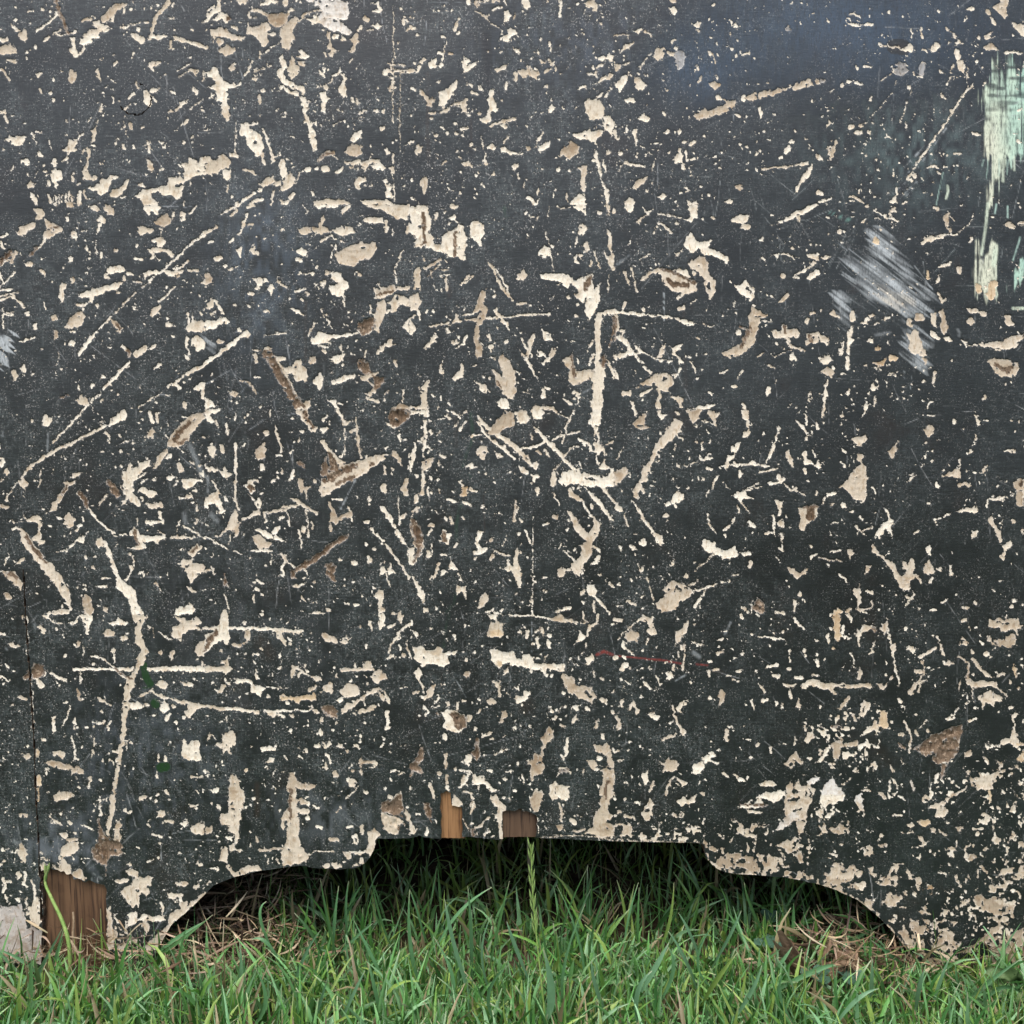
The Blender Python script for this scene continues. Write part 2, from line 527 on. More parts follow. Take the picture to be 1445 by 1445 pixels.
'02': '''
c 11 375,230 440,165 500,95 600,-5
C 300,45 330,30 350,50 395,55 350,100 320,130 305,110
c 20 225,75 230,85
c 26 20,370 15,400
C 0,500 50,415 65,450 30,490 0,520
c 10 0,235 0,270
C1 125,500 160,485 200,530 180,570 140,540
c 17 145,480 200,410 300,345 400,280 500,240 600,190 720,130
C 710,100 770,110 780,70 840,30 880,0 900,45 850,80 790,110 720,135
c 14 40,635 85,575
c 10 90,550 130,500
C1 0,660 60,680 55,705 0,690
c 10 285,430 282,480
c1 14 270,545 285,500
C1 490,480 520,440 575,440 540,475 505,495
C1 325,745 350,700 450,540 450,510 540,505 490,540 460,600 400,690 345,735
c2 22 470,545 440,600
C2 540,580 560,570 600,620 635,640 630,680 610,690 575,630
c 15 545,585 590,650 640,710 700,795 750,835 800,862
C1 450,770 490,730 525,770 520,820 490,840 455,800
c 22 530,855 570,810
c 10 490,880 505,860
c 12 575,755 595,790
C 400,1000 470,990 550,900 570,870 590,890 625,860 585,935 540,930 480,1000 405,1015
d 14 415,985 490,940
C 80,780 110,800 180,780 260,750 290,770 295,830 280,920 325,940 280,955 260,920 220,930 240,890 280,850 250,790 180,785 100,815
c 12 90,850 120,830
c 8 172,735 175,770
C1 130,830 190,870 240,950 340,1070 440,1190 490,1280 495,1410 470,1370 410,1270 310,1140 200,1000 150,920
c2 20 180,890 250,1000 330,1080
c 14 290,695 310,710
c 9 25,1110 60,1030
c 18 125,1080 170,1055
C1 20,1140 110,1145 160,1220 150,1275 120,1250 50,1180
c2 16 60,1150 120,1180
c 6 0,1138 60,1138
c1 44 45,1300 60,1320
C 670,930 710,890 730,930 690,990
C 720,930 740,920 770,980 800,1080 850,1190 890,1230 930,1250 950,1265 960,1340 1000,1420 1020,1445 930,1445 900,1330 840,1280 810,1230 820,1190 780,1100
c 14 880,1210 930,1130 925,1100
c 10 940,1040 940,1100
s 24 915,1025 598,1040 672,1040
c1 26 655,1115
c 18 685,1250 750,1245
c 14 720,1190 780,1190
C1 575,1330 610,1305 655,1340 660,1420 640,1445 590,1445
c1 36 740,1415
C1 310,1445 400,1410 480,1415 480,1445
c 12 435,1380 435,1410
C2 750,510 775,485 820,540 850,600 830,635 790,600
C 850,560 870,500 860,430 890,430 915,370 930,410 920,440 1000,370 1065,350 1060,395 1000,440 940,500 940,590 990,660 985,690 920,650 900,620 860,685 850,670 885,610
s 14 880,548 934,542
d 14 880,548
d 12 934,540
c 10 950,500 1030,440
c 8 985,520 1035,480
C 960,565 1000,550 1090,570 1115,600 1080,615 1000,590
C1 1030,660 1050,645 1080,675 1135,645 1140,690 1060,705
c 12 1000,620 1005,645
c 18 1125,730 1130,770
C 1020,785 1150,785 1150,810 1030,810
c 10 695,665 760,605
c 8 970,760 970,820
c 28 1070,80 1055,25 
c 20 1105,30 1110,80
C 1040,190 1070,125 1090,160 1080,210 1050,200
c 16 1025,200 1025,215
c 24 745,165 770,190
c 14 765,215 775,240
c 16 555,85
c 10 840,185 860,200
c 10 860,240 910,215
s 20 940,285 938,235
c 16 850,280 850,305
C1 1170,260 1210,180 1280,90 1330,40 1440,10 1445,60 1400,110 1340,170 1320,220 1260,260
c2 26 1230,220 1260,170 1330,90
c2 12 1260,240 1310,215
c 10 1165,165 1190,205
c 8 1250,265 1290,305
C 1090,370 1120,310 1160,290 1190,270 1185,310 1120,390 1080,430 1075,415 1110,380
c 26 1180,340 1200,330
C1 1240,410 1270,360 1305,440 1270,450
c 26 1190,490 1220,475
c 18 1085,495 1090,505
c 10 1130,115 1135,125
C 1395,445 1430,435 1440,475 1410,475
C 1260,490 1340,485 1430,490 1430,510 1380,520 1330,560 1295,555 1290,525
c 16 1265,630 1350,605
c 20 1360,570 1380,570
c 14 1340,360 1355,375
s 20 1410,390 1435,205
C1 1365,800 1380,760 1395,775 1380,805
c1 16 1385,680 1385,710
C 915,860 950,825 990,880 1040,890 1170,885 1170,900 1130,920 1120,950 1095,920 1000,940 1035,970 980,990 890,970 960,960 970,900 920,890
c2 18 950,860 970,950
c 12 835,875 890,880
c 10 800,885 820,890
c 6 800,985 840,935
c 14 1200,900 1370,903
c 12 1245,840 1250,900
c 14 1295,825 1380,870 1440,905
c 20 1265,808
c 8 1120,850 1160,875
C 1325,1010 1350,970 1400,950 1430,980 1380,1030 1340,1040
c2 16 1350,1010 1390,975
C1 1280,1060 1350,1050 1360,1080 1440,1090 1445,1140 1390,1180 1340,1225 1310,1140 1285,1100
D 1305,1105 1340,1085 1340,1105 1315,1120
c 14 980,1155 1010,1145
c 12 1040,1160 1050,1150
C 1085,1210 1110,1215 1145,1285 1130,1290 1115,1250
c 16 1320,1255 1375,1285 c
s 14 1140,1180
C 1230,1445 1270,1380 1300,1400 1340,1360 1370,1400 1365,1445
w 44 1340,250 1380,350 1430,460
w 40 1300,730 1305,800
w 22 340,170 335,290
w 20 20,160 20,185
''',
'03': '''
d 9 168,0 180,100 195,280 210,460 225,700 240,900 245,1100 255,1250 258,1445
c 8 185,20 190,150 192,275
c 7 212,480 225,620 232,740 240,900
c4 12 238,750 238,800
C2 155,440 200,380 250,340 300,360 320,400 300,440 240,460 170,460
C 245,450 270,440 300,490 315,535 275,525
C 328,398 370,410 430,440 475,485 440,475 370,430
C1 50,210 80,195 100,210 160,240 110,230 70,225
c 24 275,90 305,110
c 20 290,80 300,130
c 28 170,20 180,40
c 22 20,140 35,140
c 12 0,440 40,460 60,470
c 20 395,105
c 8 445,130 450,165
C 300,0 360,-10 340,20 400,60 470,65 530,45 560,0 570,5 540,60 460,75 400,70 330,35
C 570,0 650,0 645,40 620,90 630,140 605,140 600,90 575,50
d 12 600,30 615,40
C1 720,130 760,105 800,115 800,150 740,165
c 28 860,165 890,172
C 760,65 820,50 830,15 850,45 910,50 900,75 800,80
C 930,0 1030,0 1035,40 1010,60 990,110 1045,260 1010,340 960,410 950,480 920,560 905,660 890,780 880,880 860,980 845,1080 820,1200 805,1320 795,1430 765,1430 780,1300 800,1160 830,1030 850,880 860,760 865,620 880,540 885,460 930,430 950,370 980,280 1000,240 950,200 945,130 960,60 935,45
C 515,378 700,375 940,375 935,400 800,400 515,398
C 1030,380 1200,368 1445,370 1445,402 1200,400 1030,395
c 10 645,292 720,315 770,350 810,375
c2 14 810,385 860,420 925,455
c 10 830,400 850,435 890,445
C1 1035,65 1065,80 1060,110 1040,125
c 6 1085,90 1087,150
c 12 1085,168
c 10 1115,110 1150,150 1210,175
C1 1215,0 1290,20 1340,40 1400,20 1420,50 1370,80 1445,90 1445,108 1370,105 1290,130 1280,190 1250,170 1210,150 1220,90 1280,65
C1 1370,265 1400,210 1445,170 1445,300 1400,290
C1 1195,290 1215,250 1230,260 1210,325
c 26 1130,270 1145,272
c 14 1430,340 1430,370
C 1095,490 1140,460 1180,490 1160,530 1120,520
C 1285,480 1360,490 1355,515 1300,505
C 950,580 1020,550 1070,525 1120,550 1180,580 1300,605 1445,640 1445,660 1380,680 1340,730 1305,720 1310,650 1240,610 1140,590 1080,545 1030,560 970,585
C 910,620 960,610 1010,650 950,670 910,660
c 26 1030,640 1045,640
C 1130,650 1160,590 1190,630 1200,670 1160,700 1135,680
c 24 1170,745 1200,700
c 24 1225,650 
c 20 1235,755 1245,765
C 685,590 720,595 760,620 805,640 780,650 700,610
c1 22 130,590 180,605
c 22 450,300 455,290
c1 14 540,230 555,190
c 12 800,235 805,340
c 6 583,230 583,300
C 360,720 385,710 385,830 355,850 375,790
c 9 495,640 470,720 435,790
c 14 450,625 470,625
c 20 530,735 528,770
c 8 525,790 525,810
c 12 505,860 515,910
c 20 520,935
c 6 530,940 530,1000
C 510,1030 530,1005 560,1030 540,1040
c 12 662,870 655,960 650,1005
c 12 655,765 715,762
s 22 730,762 665,795 765,800 195,930 310,880 
c 14 760,780 775,755
c 12 565,410 570,490
c1 16 545,530 558,610
C1 150,985 200,990 215,1005 190,1030
C4 245,960 270,950 275,980 245,1030
C1 360,980 430,960 460,980 445,1025 400,1000 380,1010
C1 305,1040 380,1030 480,1060 520,1080 560,1065 600,1130 540,1120 500,1140 510,1100 400,1085 345,1075
c 14 325,1090 325,1130
c4 30 265,1150 270,1200
c4 14 265,1230 268,1310
C1 370,1290 420,1240 500,1255 530,1280 470,1310 400,1320
c1 26 150,1415 180,1425
c 14 635,1150 630,1220
s 22 715,1175 775,1030 555,1220 
c 8 680,1320 740,1310
c 8 705,1280 712,1420
C 870,1360 920,1395 930,1400 890,1395
C1 965,1275 1030,1280 1010,1310 985,1310
c 20 1170,1245 1190,1270
s 22 1110,1280 1195,1310 925,905 1197,905
c 18 1340,1350 1370,1350
C1 1110,1390 1160,1390 1170,1420 1120,1425
c 20 800,970 830,965
c 8 880,890 910,880
c 10 890,900 890,950
C 1285,890 1300,880 1315,920 1350,890 1410,895 1415,1020 1380,1040 1305,1020 1300,1045 1285,990
c 16 1350,1155 1410,1145
c 22 1165,1000 1170,1030
c 14 1115,990 1118,1040
C 1095,1160 1110,1110 1115,1160
e 60 1015,360 1030,440 1060,490
e 64 1090,620 1100,635
e 74 1135,1080 1170,1075
e 20 1010,520 1050,515
w 30 40,240 50,250
w 24 240,70 250,100
''',
'04': '''
d 9 255,0 270,250 280,550 285,760
C 140,360 160,345 200,420 180,490 140,440 130,420
c 14 105,420 115,400
C 105,560 130,535 155,560 150,600 115,605
c 20 170,550 180,560 165,640
c 20 20,600 40,640 25,700
c 14 50,620 75,620
c 16 0,500 10,490
c 18 40,720 50,760
c 16 225,610 245,680 250,740
c 22 255,760 275,780 285,830
P 180,720 290,740 300,960 200,960 170,900
c 12 180,740 190,790
C6 0,790 60,810 110,790 150,780 170,850 190,960 300,970 310,1200 0,1190
P6 140,940 300,940 300,1080 150,1070
C1 280,490 330,485 340,540 285,552
c 12 285,415 300,420
c 8 290,450 340,470
C1 360,495 420,520 430,480 490,490 510,560 570,520 595,560 600,620 560,600 520,590 450,565 400,540
c1 10 350,150 360,200 420,220
c1 26 375,195 420,215
c 24 490,205 495,210
c 20 430,140
c1 40 440,295 455,295
C1 460,320 550,308 555,325 470,340
C1 430,380 480,345 555,345 550,385 500,450 440,440 420,410
C1 425,450 460,460 470,490 450,510 430,490
c 14 600,230 640,245
C1 780,0 815,0 805,100 790,200 770,300 750,280 750,200 770,150
C2 680,170 700,180 735,290 800,320 860,350 860,420 780,440 760,490 720,505 660,460 640,400 690,330 700,280
C1 830,200 850,160 855,380 870,430 820,440 800,300
c2 10 745,500 745,580
c 10 710,80 715,160
c 30 880,110 920,130
c1 40 1130,150 1150,150
c 22 1170,200 1210,202
C 1270,210 1310,180 1330,200 1305,250
c 16 1075,285 1140,310
c 10 1060,180 1045,210 1065,240
C1 1345,220 1440,205 1445,290 1380,285 1350,250
c 20 1130,350
c 16 1040,480 1080,465
c 22 1115,450 
c 26 1405,490 1415,498
C 880,480 920,480 925,510
C1 885,540 960,545 970,590 1020,600 1040,570 1070,600 1060,660 1050,740 1000,700 980,720 985,800 950,790 930,810 880,740 850,710 930,650 940,600
D 950,680 970,670 980,690 960,695
C1 810,610 880,600 915,610 900,630 820,635
C 845,690 920,640 920,680 880,720
c1 30 1250,640 1310,645
C 1175,700 1270,705 1300,720 1230,745 1190,725
c1 24 1375,665 1390,655
c 18 1135,770 1145,800 1135,850
c 20 775,790 765,840
C1 755,800 790,850 800,1100 750,1100
C 905,850 960,840 970,900 1010,840 1060,870 1150,860 1170,890 1060,910 1000,890 960,910 900,950
C1 1000,930 1030,890 1055,960 1030,1000
C1 1195,850 1240,820 1290,820 1340,780 1445,690 1445,720 1300,850 1210,920 1170,1000 1120,1090 1040,1110 1000,1080 1100,1000 1180,930
c 12 890,900 890,980
c 22 815,880 830,900
P1 780,940 870,940 1000,1080 1040,1100 1000,1160 800,1160
C1 1250,770 1330,760 1330,800 1280,830
w 50 100,330 130,350
w 20 640,1180 650,590
w 30 660,560 720,600
''',
'10': '''
C 30,60 70,35 80,60 90,0 115,0 110,80 60,100 20,150 0,155 15,110
C 60,140 120,90 160,110 190,130 150,175 125,130 80,155
c2 14 165,125 185,135
C1 38,195 75,205 120,190 185,240 290,262 270,290 180,280 115,265 70,260 55,305 45,250
c1 36 98,292 125,297
C1 90,355 160,305 170,330 215,340 210,365 145,398 125,375
c 30 0,335 10,330
c 16 195,190 235,205
C1 220,0 300,0 290,40 275,20 255,45 230,20
c 30 415,30 450,12 470,5
C 445,15 480,-10 520,10 500,28
c 40 565,-5 570,25
c 18 590,80 620,72
c 18 312,125 318,80 365,70 430,100 460,125
c 10 340,130 345,115 360,125
C1 300,170 330,190 390,180 440,150 470,190 440,220 450,300 410,330 380,290 370,265 290,240
C1 430,100 540,95 590,105 580,140 545,190 490,185 450,160
C1 545,190 590,150 640,110 655,160 625,215 630,285 610,290 600,335 575,355 550,340 540,275 525,235
c 20 465,245 490,240
c 9 535,290 470,340 405,385
c 14 385,355 392,400
c 12 665,150 700,105 760,75 810,70
C3 710,0 960,0 1010,15 1015,70 1000,135 940,130 975,160 1040,220 1020,245 950,230 895,215 850,190 800,160 800,110 830,90 800,40
C 700,130 760,130 800,110 815,160 770,165
C 905,245 960,250 1010,275 1000,290 900,268
C1 1020,275 1065,230 1080,255 1090,290 1070,320 1045,370 1015,370 1045,310
C1 860,210 885,225 890,290 905,335 940,355 910,375 900,410 880,390 890,355 860,345 880,310
c 14 845,375 858,400
C 1030,430 1055,375 1050,410 1025,445
c 22 1085,215 1100,190
c 20 1125,135 1130,115
c 22 1145,145 1150,130
C 1165,20 1225,15 1250,60 1225,90 1190,75 1225,60 1210,30
C 1170,180 1210,170 1230,145 1235,175 1265,182 1220,200
c 10 1145,215 1180,208
C 660,350 690,350 710,375 740,380 740,405 700,400 655,400 690,380
C 525,405 545,385 580,440 580,480 545,510 560,550 640,605 690,610 710,650 695,660 660,625 610,630 540,580 505,530 515,490 545,475
C 595,470 610,390 625,385 640,440 665,470 660,515 610,560 590,530 605,510 580,490
C 640,425 700,428 720,450 700,478 670,460
C 515,598 545,600 610,640 660,645 665,680 610,665 540,630
C 665,680 690,670 720,710 730,755 710,750 740,850 770,865 755,890 780,960 800,1055 775,1075 745,1010 730,950 720,880 690,870 715,855 690,760
c 14 835,540 845,475
C 885,525 930,520 960,465 960,500 930,545 895,545
c1 12 880,590 900,560
C 950,520 975,530 1000,550 985,600 1000,675 970,690 945,630 975,590 980,560
c 26 855,610 860,630
C 815,655 855,650 860,710 850,790 815,790 825,740
s 14 820,603 710,590 945,775 965,790
c 18 1040,695 1045,715
C 1065,700 1095,720 1080,745 1065,735
c 10 1090,800 1140,775
c 6 910,885 960,860
s 18 1010,882 988,858
c 30 1250,910 1260,900
C1 165,475 190,450 210,480 180,505
C 340,535 370,545 360,570 330,560
c 14 275,530 305,490 325,435
c 8 345,505 480,460
c 10 230,515 240,520
C 0,510 40,510 60,470 90,480 100,530 140,575 210,600 250,580 240,605 160,625 160,690 180,830 155,860 125,820 115,720 80,705 80,640 20,620 80,590 60,540 0,540
c 18 395,640 420,630
c 18 385,665 390,725
C 245,950 255,860 300,865 330,910 385,950 415,1030 405,1075 360,1100 340,1070 300,1020 285,960
c 10 310,880 370,860
c 20 405,1080 420,1160
c 18 410,910 440,985 465,1060 480,1140
c 10 480,1110 525,1095 530,1065
s 18 610,1145 310,815 205,590
c 12 605,958 630,968
c 6 675,985 695,1000
C 165,1080 240,1075 245,1110 175,1105
C 0,1110 30,1110 50,1145 130,1085 180,1130 170,1180 120,1190 90,1230 40,1230 0,1215
C 110,1225 150,1190 185,1200 180,1250 155,1270 130,1245
c 16 270,1200 320,1205 360,1228
C 525,1130 555,1118 575,1150 570,1250 545,1260 530,1200
C 510,1350 540,1310 600,1210 635,1245 635,1290 560,1345
c 12 640,1300 665,1215 690,1205
C 480,1290 530,1275 535,1300 500,1320
C 380,1300 430,1260 490,1230 495,1275 410,1320
C1 985,1070 1015,1020 1070,1010 1115,1040 1115,1085 1060,1100 1010,1090
C 1020,990 1050,940 1105,920 1100,975 1045,1005
c1 30 800,1130 850,1090 905,1075
c2 14 825,1110 890,1080
c 6 890,1095 945,1125
C 970,1140 1050,1140 1090,1120 1105,1140 1220,1120 1235,1145 1160,1155 1130,1220 1115,1215 1125,1185 1095,1150 1060,1165 1040,1185 1090,1200 1030,1180
C 1175,1170 1240,1145 1280,1185 1260,1205 1190,1200
c 34 725,1195 740,1190
c 30 795,1192 800,1190
c 36 840,1195 865,1192
C 910,1210 975,1180 975,1205 930,1225
C 1060,1285 1080,1250 1135,1245 1135,1275 1100,1300 1095,1350 1060,1320
C 1255,1260 1280,1250 1290,1295 1325,1320 1300,1335 1320,1370 1280,1390 1265,1360 1285,1335
C 1255,1055 1275,1040 1305,1085 1280,1110
C 1295,1170 1320,1160 1335,1225 1310,1215
c 10 1330,1080 1325,1150
c 6 1330,1230 1337,1445
c 5 1325,830 1330,30
c 4 1377,1040 1380,520
s 16 1320,1000 1350,990 1430,1020
c 20 1320,840 1322,860
C 1260,500 1290,480 1310,500 1290,530 1265,530
c 9 1290,455 1410,458
c 10 1310,500 1445,495
c 8 1310,460 1320,545
c 7 1340,510 1445,515
c 7 1295,545 1350,545
c 18 1305,640 1330,605
c 18 1325,605 1330,580
c 20 1400,140 1405,175
c 18 1385,60 1395,60
c 14 1430,210 1445,195
s 14 1130,1310 1015,1335 1365,300
c 20 1160,1315 1175,1312
c 18 765,1350 770,1375
c 26 600,1400 625,1370
c 12 155,1310 160,1350
C 370,1345 385,1325 400,1340 385,1365
c 20 215,1445 290,1405 350,1365
c 18 320,1435 410,1405
s 24 192,1388
C 770,1425 870,1400 990,1415 1030,1445 770,1445
C 1100,1415 1200,1410 1280,1410 1330,1445 1110,1445
C 525,1400 565,1425 595,1415 590,1445 540,1445
c 14 480,1345 470,1445
c 5 215,840 220,1080
c 5 395,10 395,40
''',
'11': '''
c 13 100,70 235,0
c 20 0,210 85,150
c1 24 185,75 220,45
c 18 30,270 60,265
c 30 80,385 110,370
c 14 235,210 270,140 300,65
c 24 305,10 340,5
c 14 300,145 340,135
C 215,320 270,285 250,370 235,350
C 315,320 350,265 380,350 345,355
c 24 140,430 145,440
c 8 170,458 215,438
C1 0,480 30,480 60,540 30,555 0,570
C 345,520 410,515 415,550 370,600 350,600 370,560
c 22 310,620 345,625
C 440,595 465,555 485,590 470,645
c 18 520,545 585,580
c 14 635,610 710,598
s 22 597,662 685,670 315,715 215,712
c1 22 720,625 725,635
C 605,720 650,735 710,780 690,780 615,745
c 20 425,745 455,755
C 655,180 700,160 800,160 820,90 840,75 845,110 830,150 890,185 820,215 760,190 690,210
C 900,180 960,155 1050,160 1055,195 980,220 920,200
C 1110,105 1150,90 1250,90 1250,125 1200,130 1140,130
c 14 820,255 890,215 930,250
C 640,325 680,300 720,330 790,295 795,305 730,330 715,370 650,345
c 30 650,395 675,395
C1 920,350 1000,290 1100,270 1200,270 1205,310 1180,380 1100,390 1050,430 960,425 930,400
c 12 890,370 925,290
C 890,475 960,475 975,530 1010,545 1010,580 985,600 980,660 905,635 870,590 940,550 895,520
c 12 980,660 985,715
c 40 830,550 840,550
c 26 860,485 875,485
c 10 660,490 720,485 770,480
c 24 765,490
c 10 825,740 840,790
c 10 865,800 900,870
c 10 730,920 770,825
c 10 420,925 575,903
C 755,945 800,905 920,915 1080,900 1080,910 900,945 850,970 760,975
c 12 770,970 880,975
c 12 800,1000 870,1000
c 18 830,1020 850,1050
C 870,1090 920,1065 1005,1050 970,1080 930,1125
c 8 960,980 975,1170
C 885,1240 950,1215 1060,1195 1060,1215 990,1250 900,1265
C 760,1240 810,1180 835,1230 830,1270 800,1310 780,1270
C 0,720 50,655 65,680 60,720 30,740
C 65,665 100,690 140,760 120,770 85,710
C 0,810 100,805 150,780 175,830 90,850 80,880 0,880
c 16 50,770 75,755
C 260,910 290,890 330,910 315,945 270,940 180,1010 90,1070 0,1140 0,1105 90,1040 200,960
c 28 240,880 250,890
c1 30 95,960 120,965
W 0,920 40,970 90,970 50,1020 10,980
C1 315,1015 400,1025 430,1005 475,1010 470,1040 400,1050
C2 385,1030 460,1025 500,1100 560,1200 640,1330 700,1420 640,1440 590,1370 500,1210 430,1090
C 620,1420 680,1400 750,1370 740,1430 720,1445 640,1445
c 8 490,1060 560,1180 640,1320 680,1395
c 24 350,1060 360,1105
C 490,1065 565,1070 565,1100 530,1110 560,1150 620,1140 640,1095 680,1090 685,1130 720,1180 720,1250 690,1230 640,1260 620,1180 580,1200 545,1140
C1 735,1070 780,1070 785,1110 740,1130
c1 12 245,1245 300,1250 340,1290 360,1340
c1 40 205,1330 215,1335
c 14 360,1215 385,1220
C 0,1340 40,1380 80,1430 0,1445
c 24 395,1420
C 860,1370 920,1385 945,1445 915,1440
C2 1075,825 1190,800 1200,860 1110,925 1080,880
C 1075,870 1110,905 1190,870 1180,890 1110,928 1085,905
C1 1220,690 1270,670 1280,740 1230,900 1205,880 1200,800
C1 1195,590 1230,600 1330,560 1340,590 1445,570 1445,600 1370,600 1330,620 1260,660 1195,660
c2 10 1205,640 1330,605
C 1285,700 1340,640 1380,640 1445,660 1445,720 1370,690 1360,750 1320,770 1310,720
C 1390,865 1445,800 1445,910
c 10 1330,490 1350,410 1400,320
c 8 1340,480 1355,550
c 10 1225,550 1240,590
C 1110,0 1445,0 1445,200 1410,200 1445,120 1380,90 1350,115 1330,80 1250,40 1160,10
C 770,0 950,0 940,20 800,20
c 20 965,50 1000,20 1030,10
c 26 1275,130 1280,180
c 10 1325,170 1325,215
C 1215,1050 1260,980 1325,935 1330,980 1345,995 1280,1000 1230,1055
C2 1070,1110 1120,1090 1170,1140 1180,1180 1130,1200 1080,1150
C 1080,1200 1110,1210 1130,1200 1185,1180 1240,1180 1180,1210 1150,1230 1190,1260 1210,1320 1170,1350 1110,1335 1160,1320 1200,1290 1150,1250 1110,1240
C2 1190,1210 1270,1220 1240,1300 1205,1300
c 16 1140,1360 1225,1390
c 14 1130,1080 1145,1035
c1 12 1300,1310 1270,1340
c 18 1345,1100 1350,1140
C1 1310,1445 1370,1400 1445,1420 1445,1445
c 12 1400,1310 1400,1390
c 16 1165,710 1170,755
b 36 715,690 708,960 712,1130
''',
'12': '''
C 0,0 110,0 40,40 65,80 40,95 0,60
c 16 75,75 90,115
c 16 150,110 165,170
c 14 205,70 220,30
c 10 465,0 462,60
C1 640,0 720,0 740,60 790,140 780,170 740,150 700,90 660,40
c2 18 700,20 760,120
c 20 665,10 685,60
C 810,135 860,120 870,135 830,165
c 16 830,75 855,60
c 18 935,0 985,80
C 965,105 1000,80 1035,90 1010,115
C2 1310,0 1445,0 1445,60 1350,130 1310,100 1300,50
C 1270,90 1310,100 1370,120 1340,140 1280,110
c 16 500,115 520,200 540,290
c 18 510,320 540,325
C 22,260 50,260 85,285 60,345 30,315
c 32 115,265 130,295
c 16 215,240 220,320 218,450
c 8 218,450 218,530
c 18 215,500 215,580 210,650 235,700
c 14 265,265 285,240
C1 345,300 425,225 430,290 420,340 375,355
c 28 405,385 403,420
c1 24 430,155 435,175
s 24 665,220 685,155
c 14 600,310 620,285
C 815,230 840,195 840,230 900,290 960,350 990,380 960,400 930,380 890,330
C2 825,360 850,340 870,420 860,480 820,470
C2 870,310 900,310 940,400 950,440 880,440
C1 800,600 810,540 840,460 950,400 1050,370 1150,340 1300,305 1310,315 1200,400 1090,470 1000,520 880,590 820,610
c2 40 850,500 950,440 1050,400
c2 22 930,525 1050,480
c 12 1140,350 1145,320
c2 28 1180,388
C 1315,320 1335,285 1370,330 1390,400 1360,370
c 20 1370,180 1380,220
c 16 1060,130 1030,160
c 7 1060,60 1100,340
c 7 985,140 990,330
c 16 960,325 980,300
c1 18 1270,400 1270,450
c 14 1330,420 1320,450
c 44 1260,545 1268,565
C 1385,560 1410,480 1430,480 1430,600 1400,610
c 14 1440,360 1435,420
C2 650,370 680,365 715,420 700,430
C 585,500 620,415 640,470 600,510
c 12 540,415 545,450
s 20 512,442 775,505
C1 655,490 690,485 700,540 745,530 740,550 690,585 660,560
c 12 720,560 722,620
C 280,540 340,480 375,490 370,510 345,510 355,580 330,590
c2 34 320,545 330,560
c 22 470,510 490,500
C 100,440 135,430 135,385 150,420 190,460 160,490 125,470
C 0,400 50,405 85,420 60,435 0,425
c 14 60,500 100,590
C 0,620 90,580 120,650 145,720 120,745 90,690 60,650 20,700 0,690
C 355,650 380,615 405,655 395,705 365,690
C 610,620 640,620 720,670 740,690 815,725 800,740 720,700 650,665
c 12 720,700 720,780 730,900
c 16 415,735 500,710 590,680 640,680
c 14 540,720 600,690
c 12 580,720 605,820
c 12 420,745 425,790
c 22 530,770 550,750
C1 45,880 90,890 150,830 200,710 220,710 235,790 300,750 385,710 390,745 300,765 240,810 245,860 215,900 200,850 160,850 90,900
c 12 180,870 170,950
c 12 205,905 220,880
c 10 0,890 80,940 160,980
c 12 205,990 255,1020
C 350,840 380,835 450,870 530,810 520,850 500,880 580,930 500,920 420,900
C1 330,895 390,895 430,930 470,940 440,980 380,990 350,940
c 12 330,990 480,1000
c 10 475,1025 465,1090
c 24 695,825 690,860
c 14 650,850 680,920 685,980
c 12 755,790 760,850
c1 24 885,820 885,850
C1 860,640 920,700 930,760 1000,720 1030,700 1045,780 1000,760 950,780 920,810 880,790 890,720
c 16 905,635 970,630
c 12 1010,690 1045,785
C2 600,1150 650,1120 740,1050 850,970 950,900 1020,860 1020,880 960,940 870,1010 770,1080 690,1130 640,1150 635,1190 600,1195
c1 8 600,1160 730,1080 860,990 1015,875
c 10 705,1130 725,1170
c 10 600,1090 640,1120
c 16 1160,620 1165,670
C 1235,680 1260,680 1320,760 1370,850 1420,970 1350,880 1290,780
c 20 1370,810 1380,770 1420,740
c 8 1365,620 1370,760
c 26 1140,795 1150,795
c 18 1170,840 1215,880 1260,925
c 16 1275,950 1330,1020 1380,1100 1440,1190
C 1430,1080 1440,980 1445,975 1445,1100
s 30 1195,985 
c 40 1160,1055 1168,1065
c 26 1040,1085 1060,1085
s 18 950,1050 915,1250 985,1200 985,1240 1105,1322 1015,1370 
C 1235,1080 1265,1090 1285,1140 1305,1075 1320,1120 1350,1155 1300,1170 1290,1150 1240,1165
c 10 1255,1050 1270,1090
c 12 1280,1160 1310,1250
C2 845,1100 890,1080 930,1110 910,1150 920,1210 890,1200 850,1150
c 18 900,1180 915,1205
C1 525,1025 545,1010 595,1080 570,1080
c 16 560,1060 545,1120 550,1170 525,1175
s 22 430,1102 320,1045 405,1310 350,1220
c 14 360,1200 405,1225
c 20 365,1260 385,1280
c 8 345,1310 350,1360
c 7 140,1300 160,1370 172,1425
c2 18 140,1150 150,1230
c 7 135,1160 165,1250
c 12 0,1140 50,1135 70,1155
c 14 45,1110 60,1140
c 16 625,1245 660,1240 700,1220
c1 26 775,1215
c 12 680,1320 710,1360
C 1200,1310 1240,1250 1265,1270 1250,1380 1280,1420 1240,1445 1220,1445 1230,1350
c1 36 870,1412
C 730,1440 780,1420 840,1425 840,1445
c 20 1060,1380 1080,1380
s 16 1165,1375 215,1270 270,885 
C 120,1430 150,1400 165,1445 120,1445
c 30 405,1435
C1 1310,1440 1380,1425 1385,1445
w 40 40,740 90,790
w 12 1060,500 960,700
w 20 20,470 20,580
''',
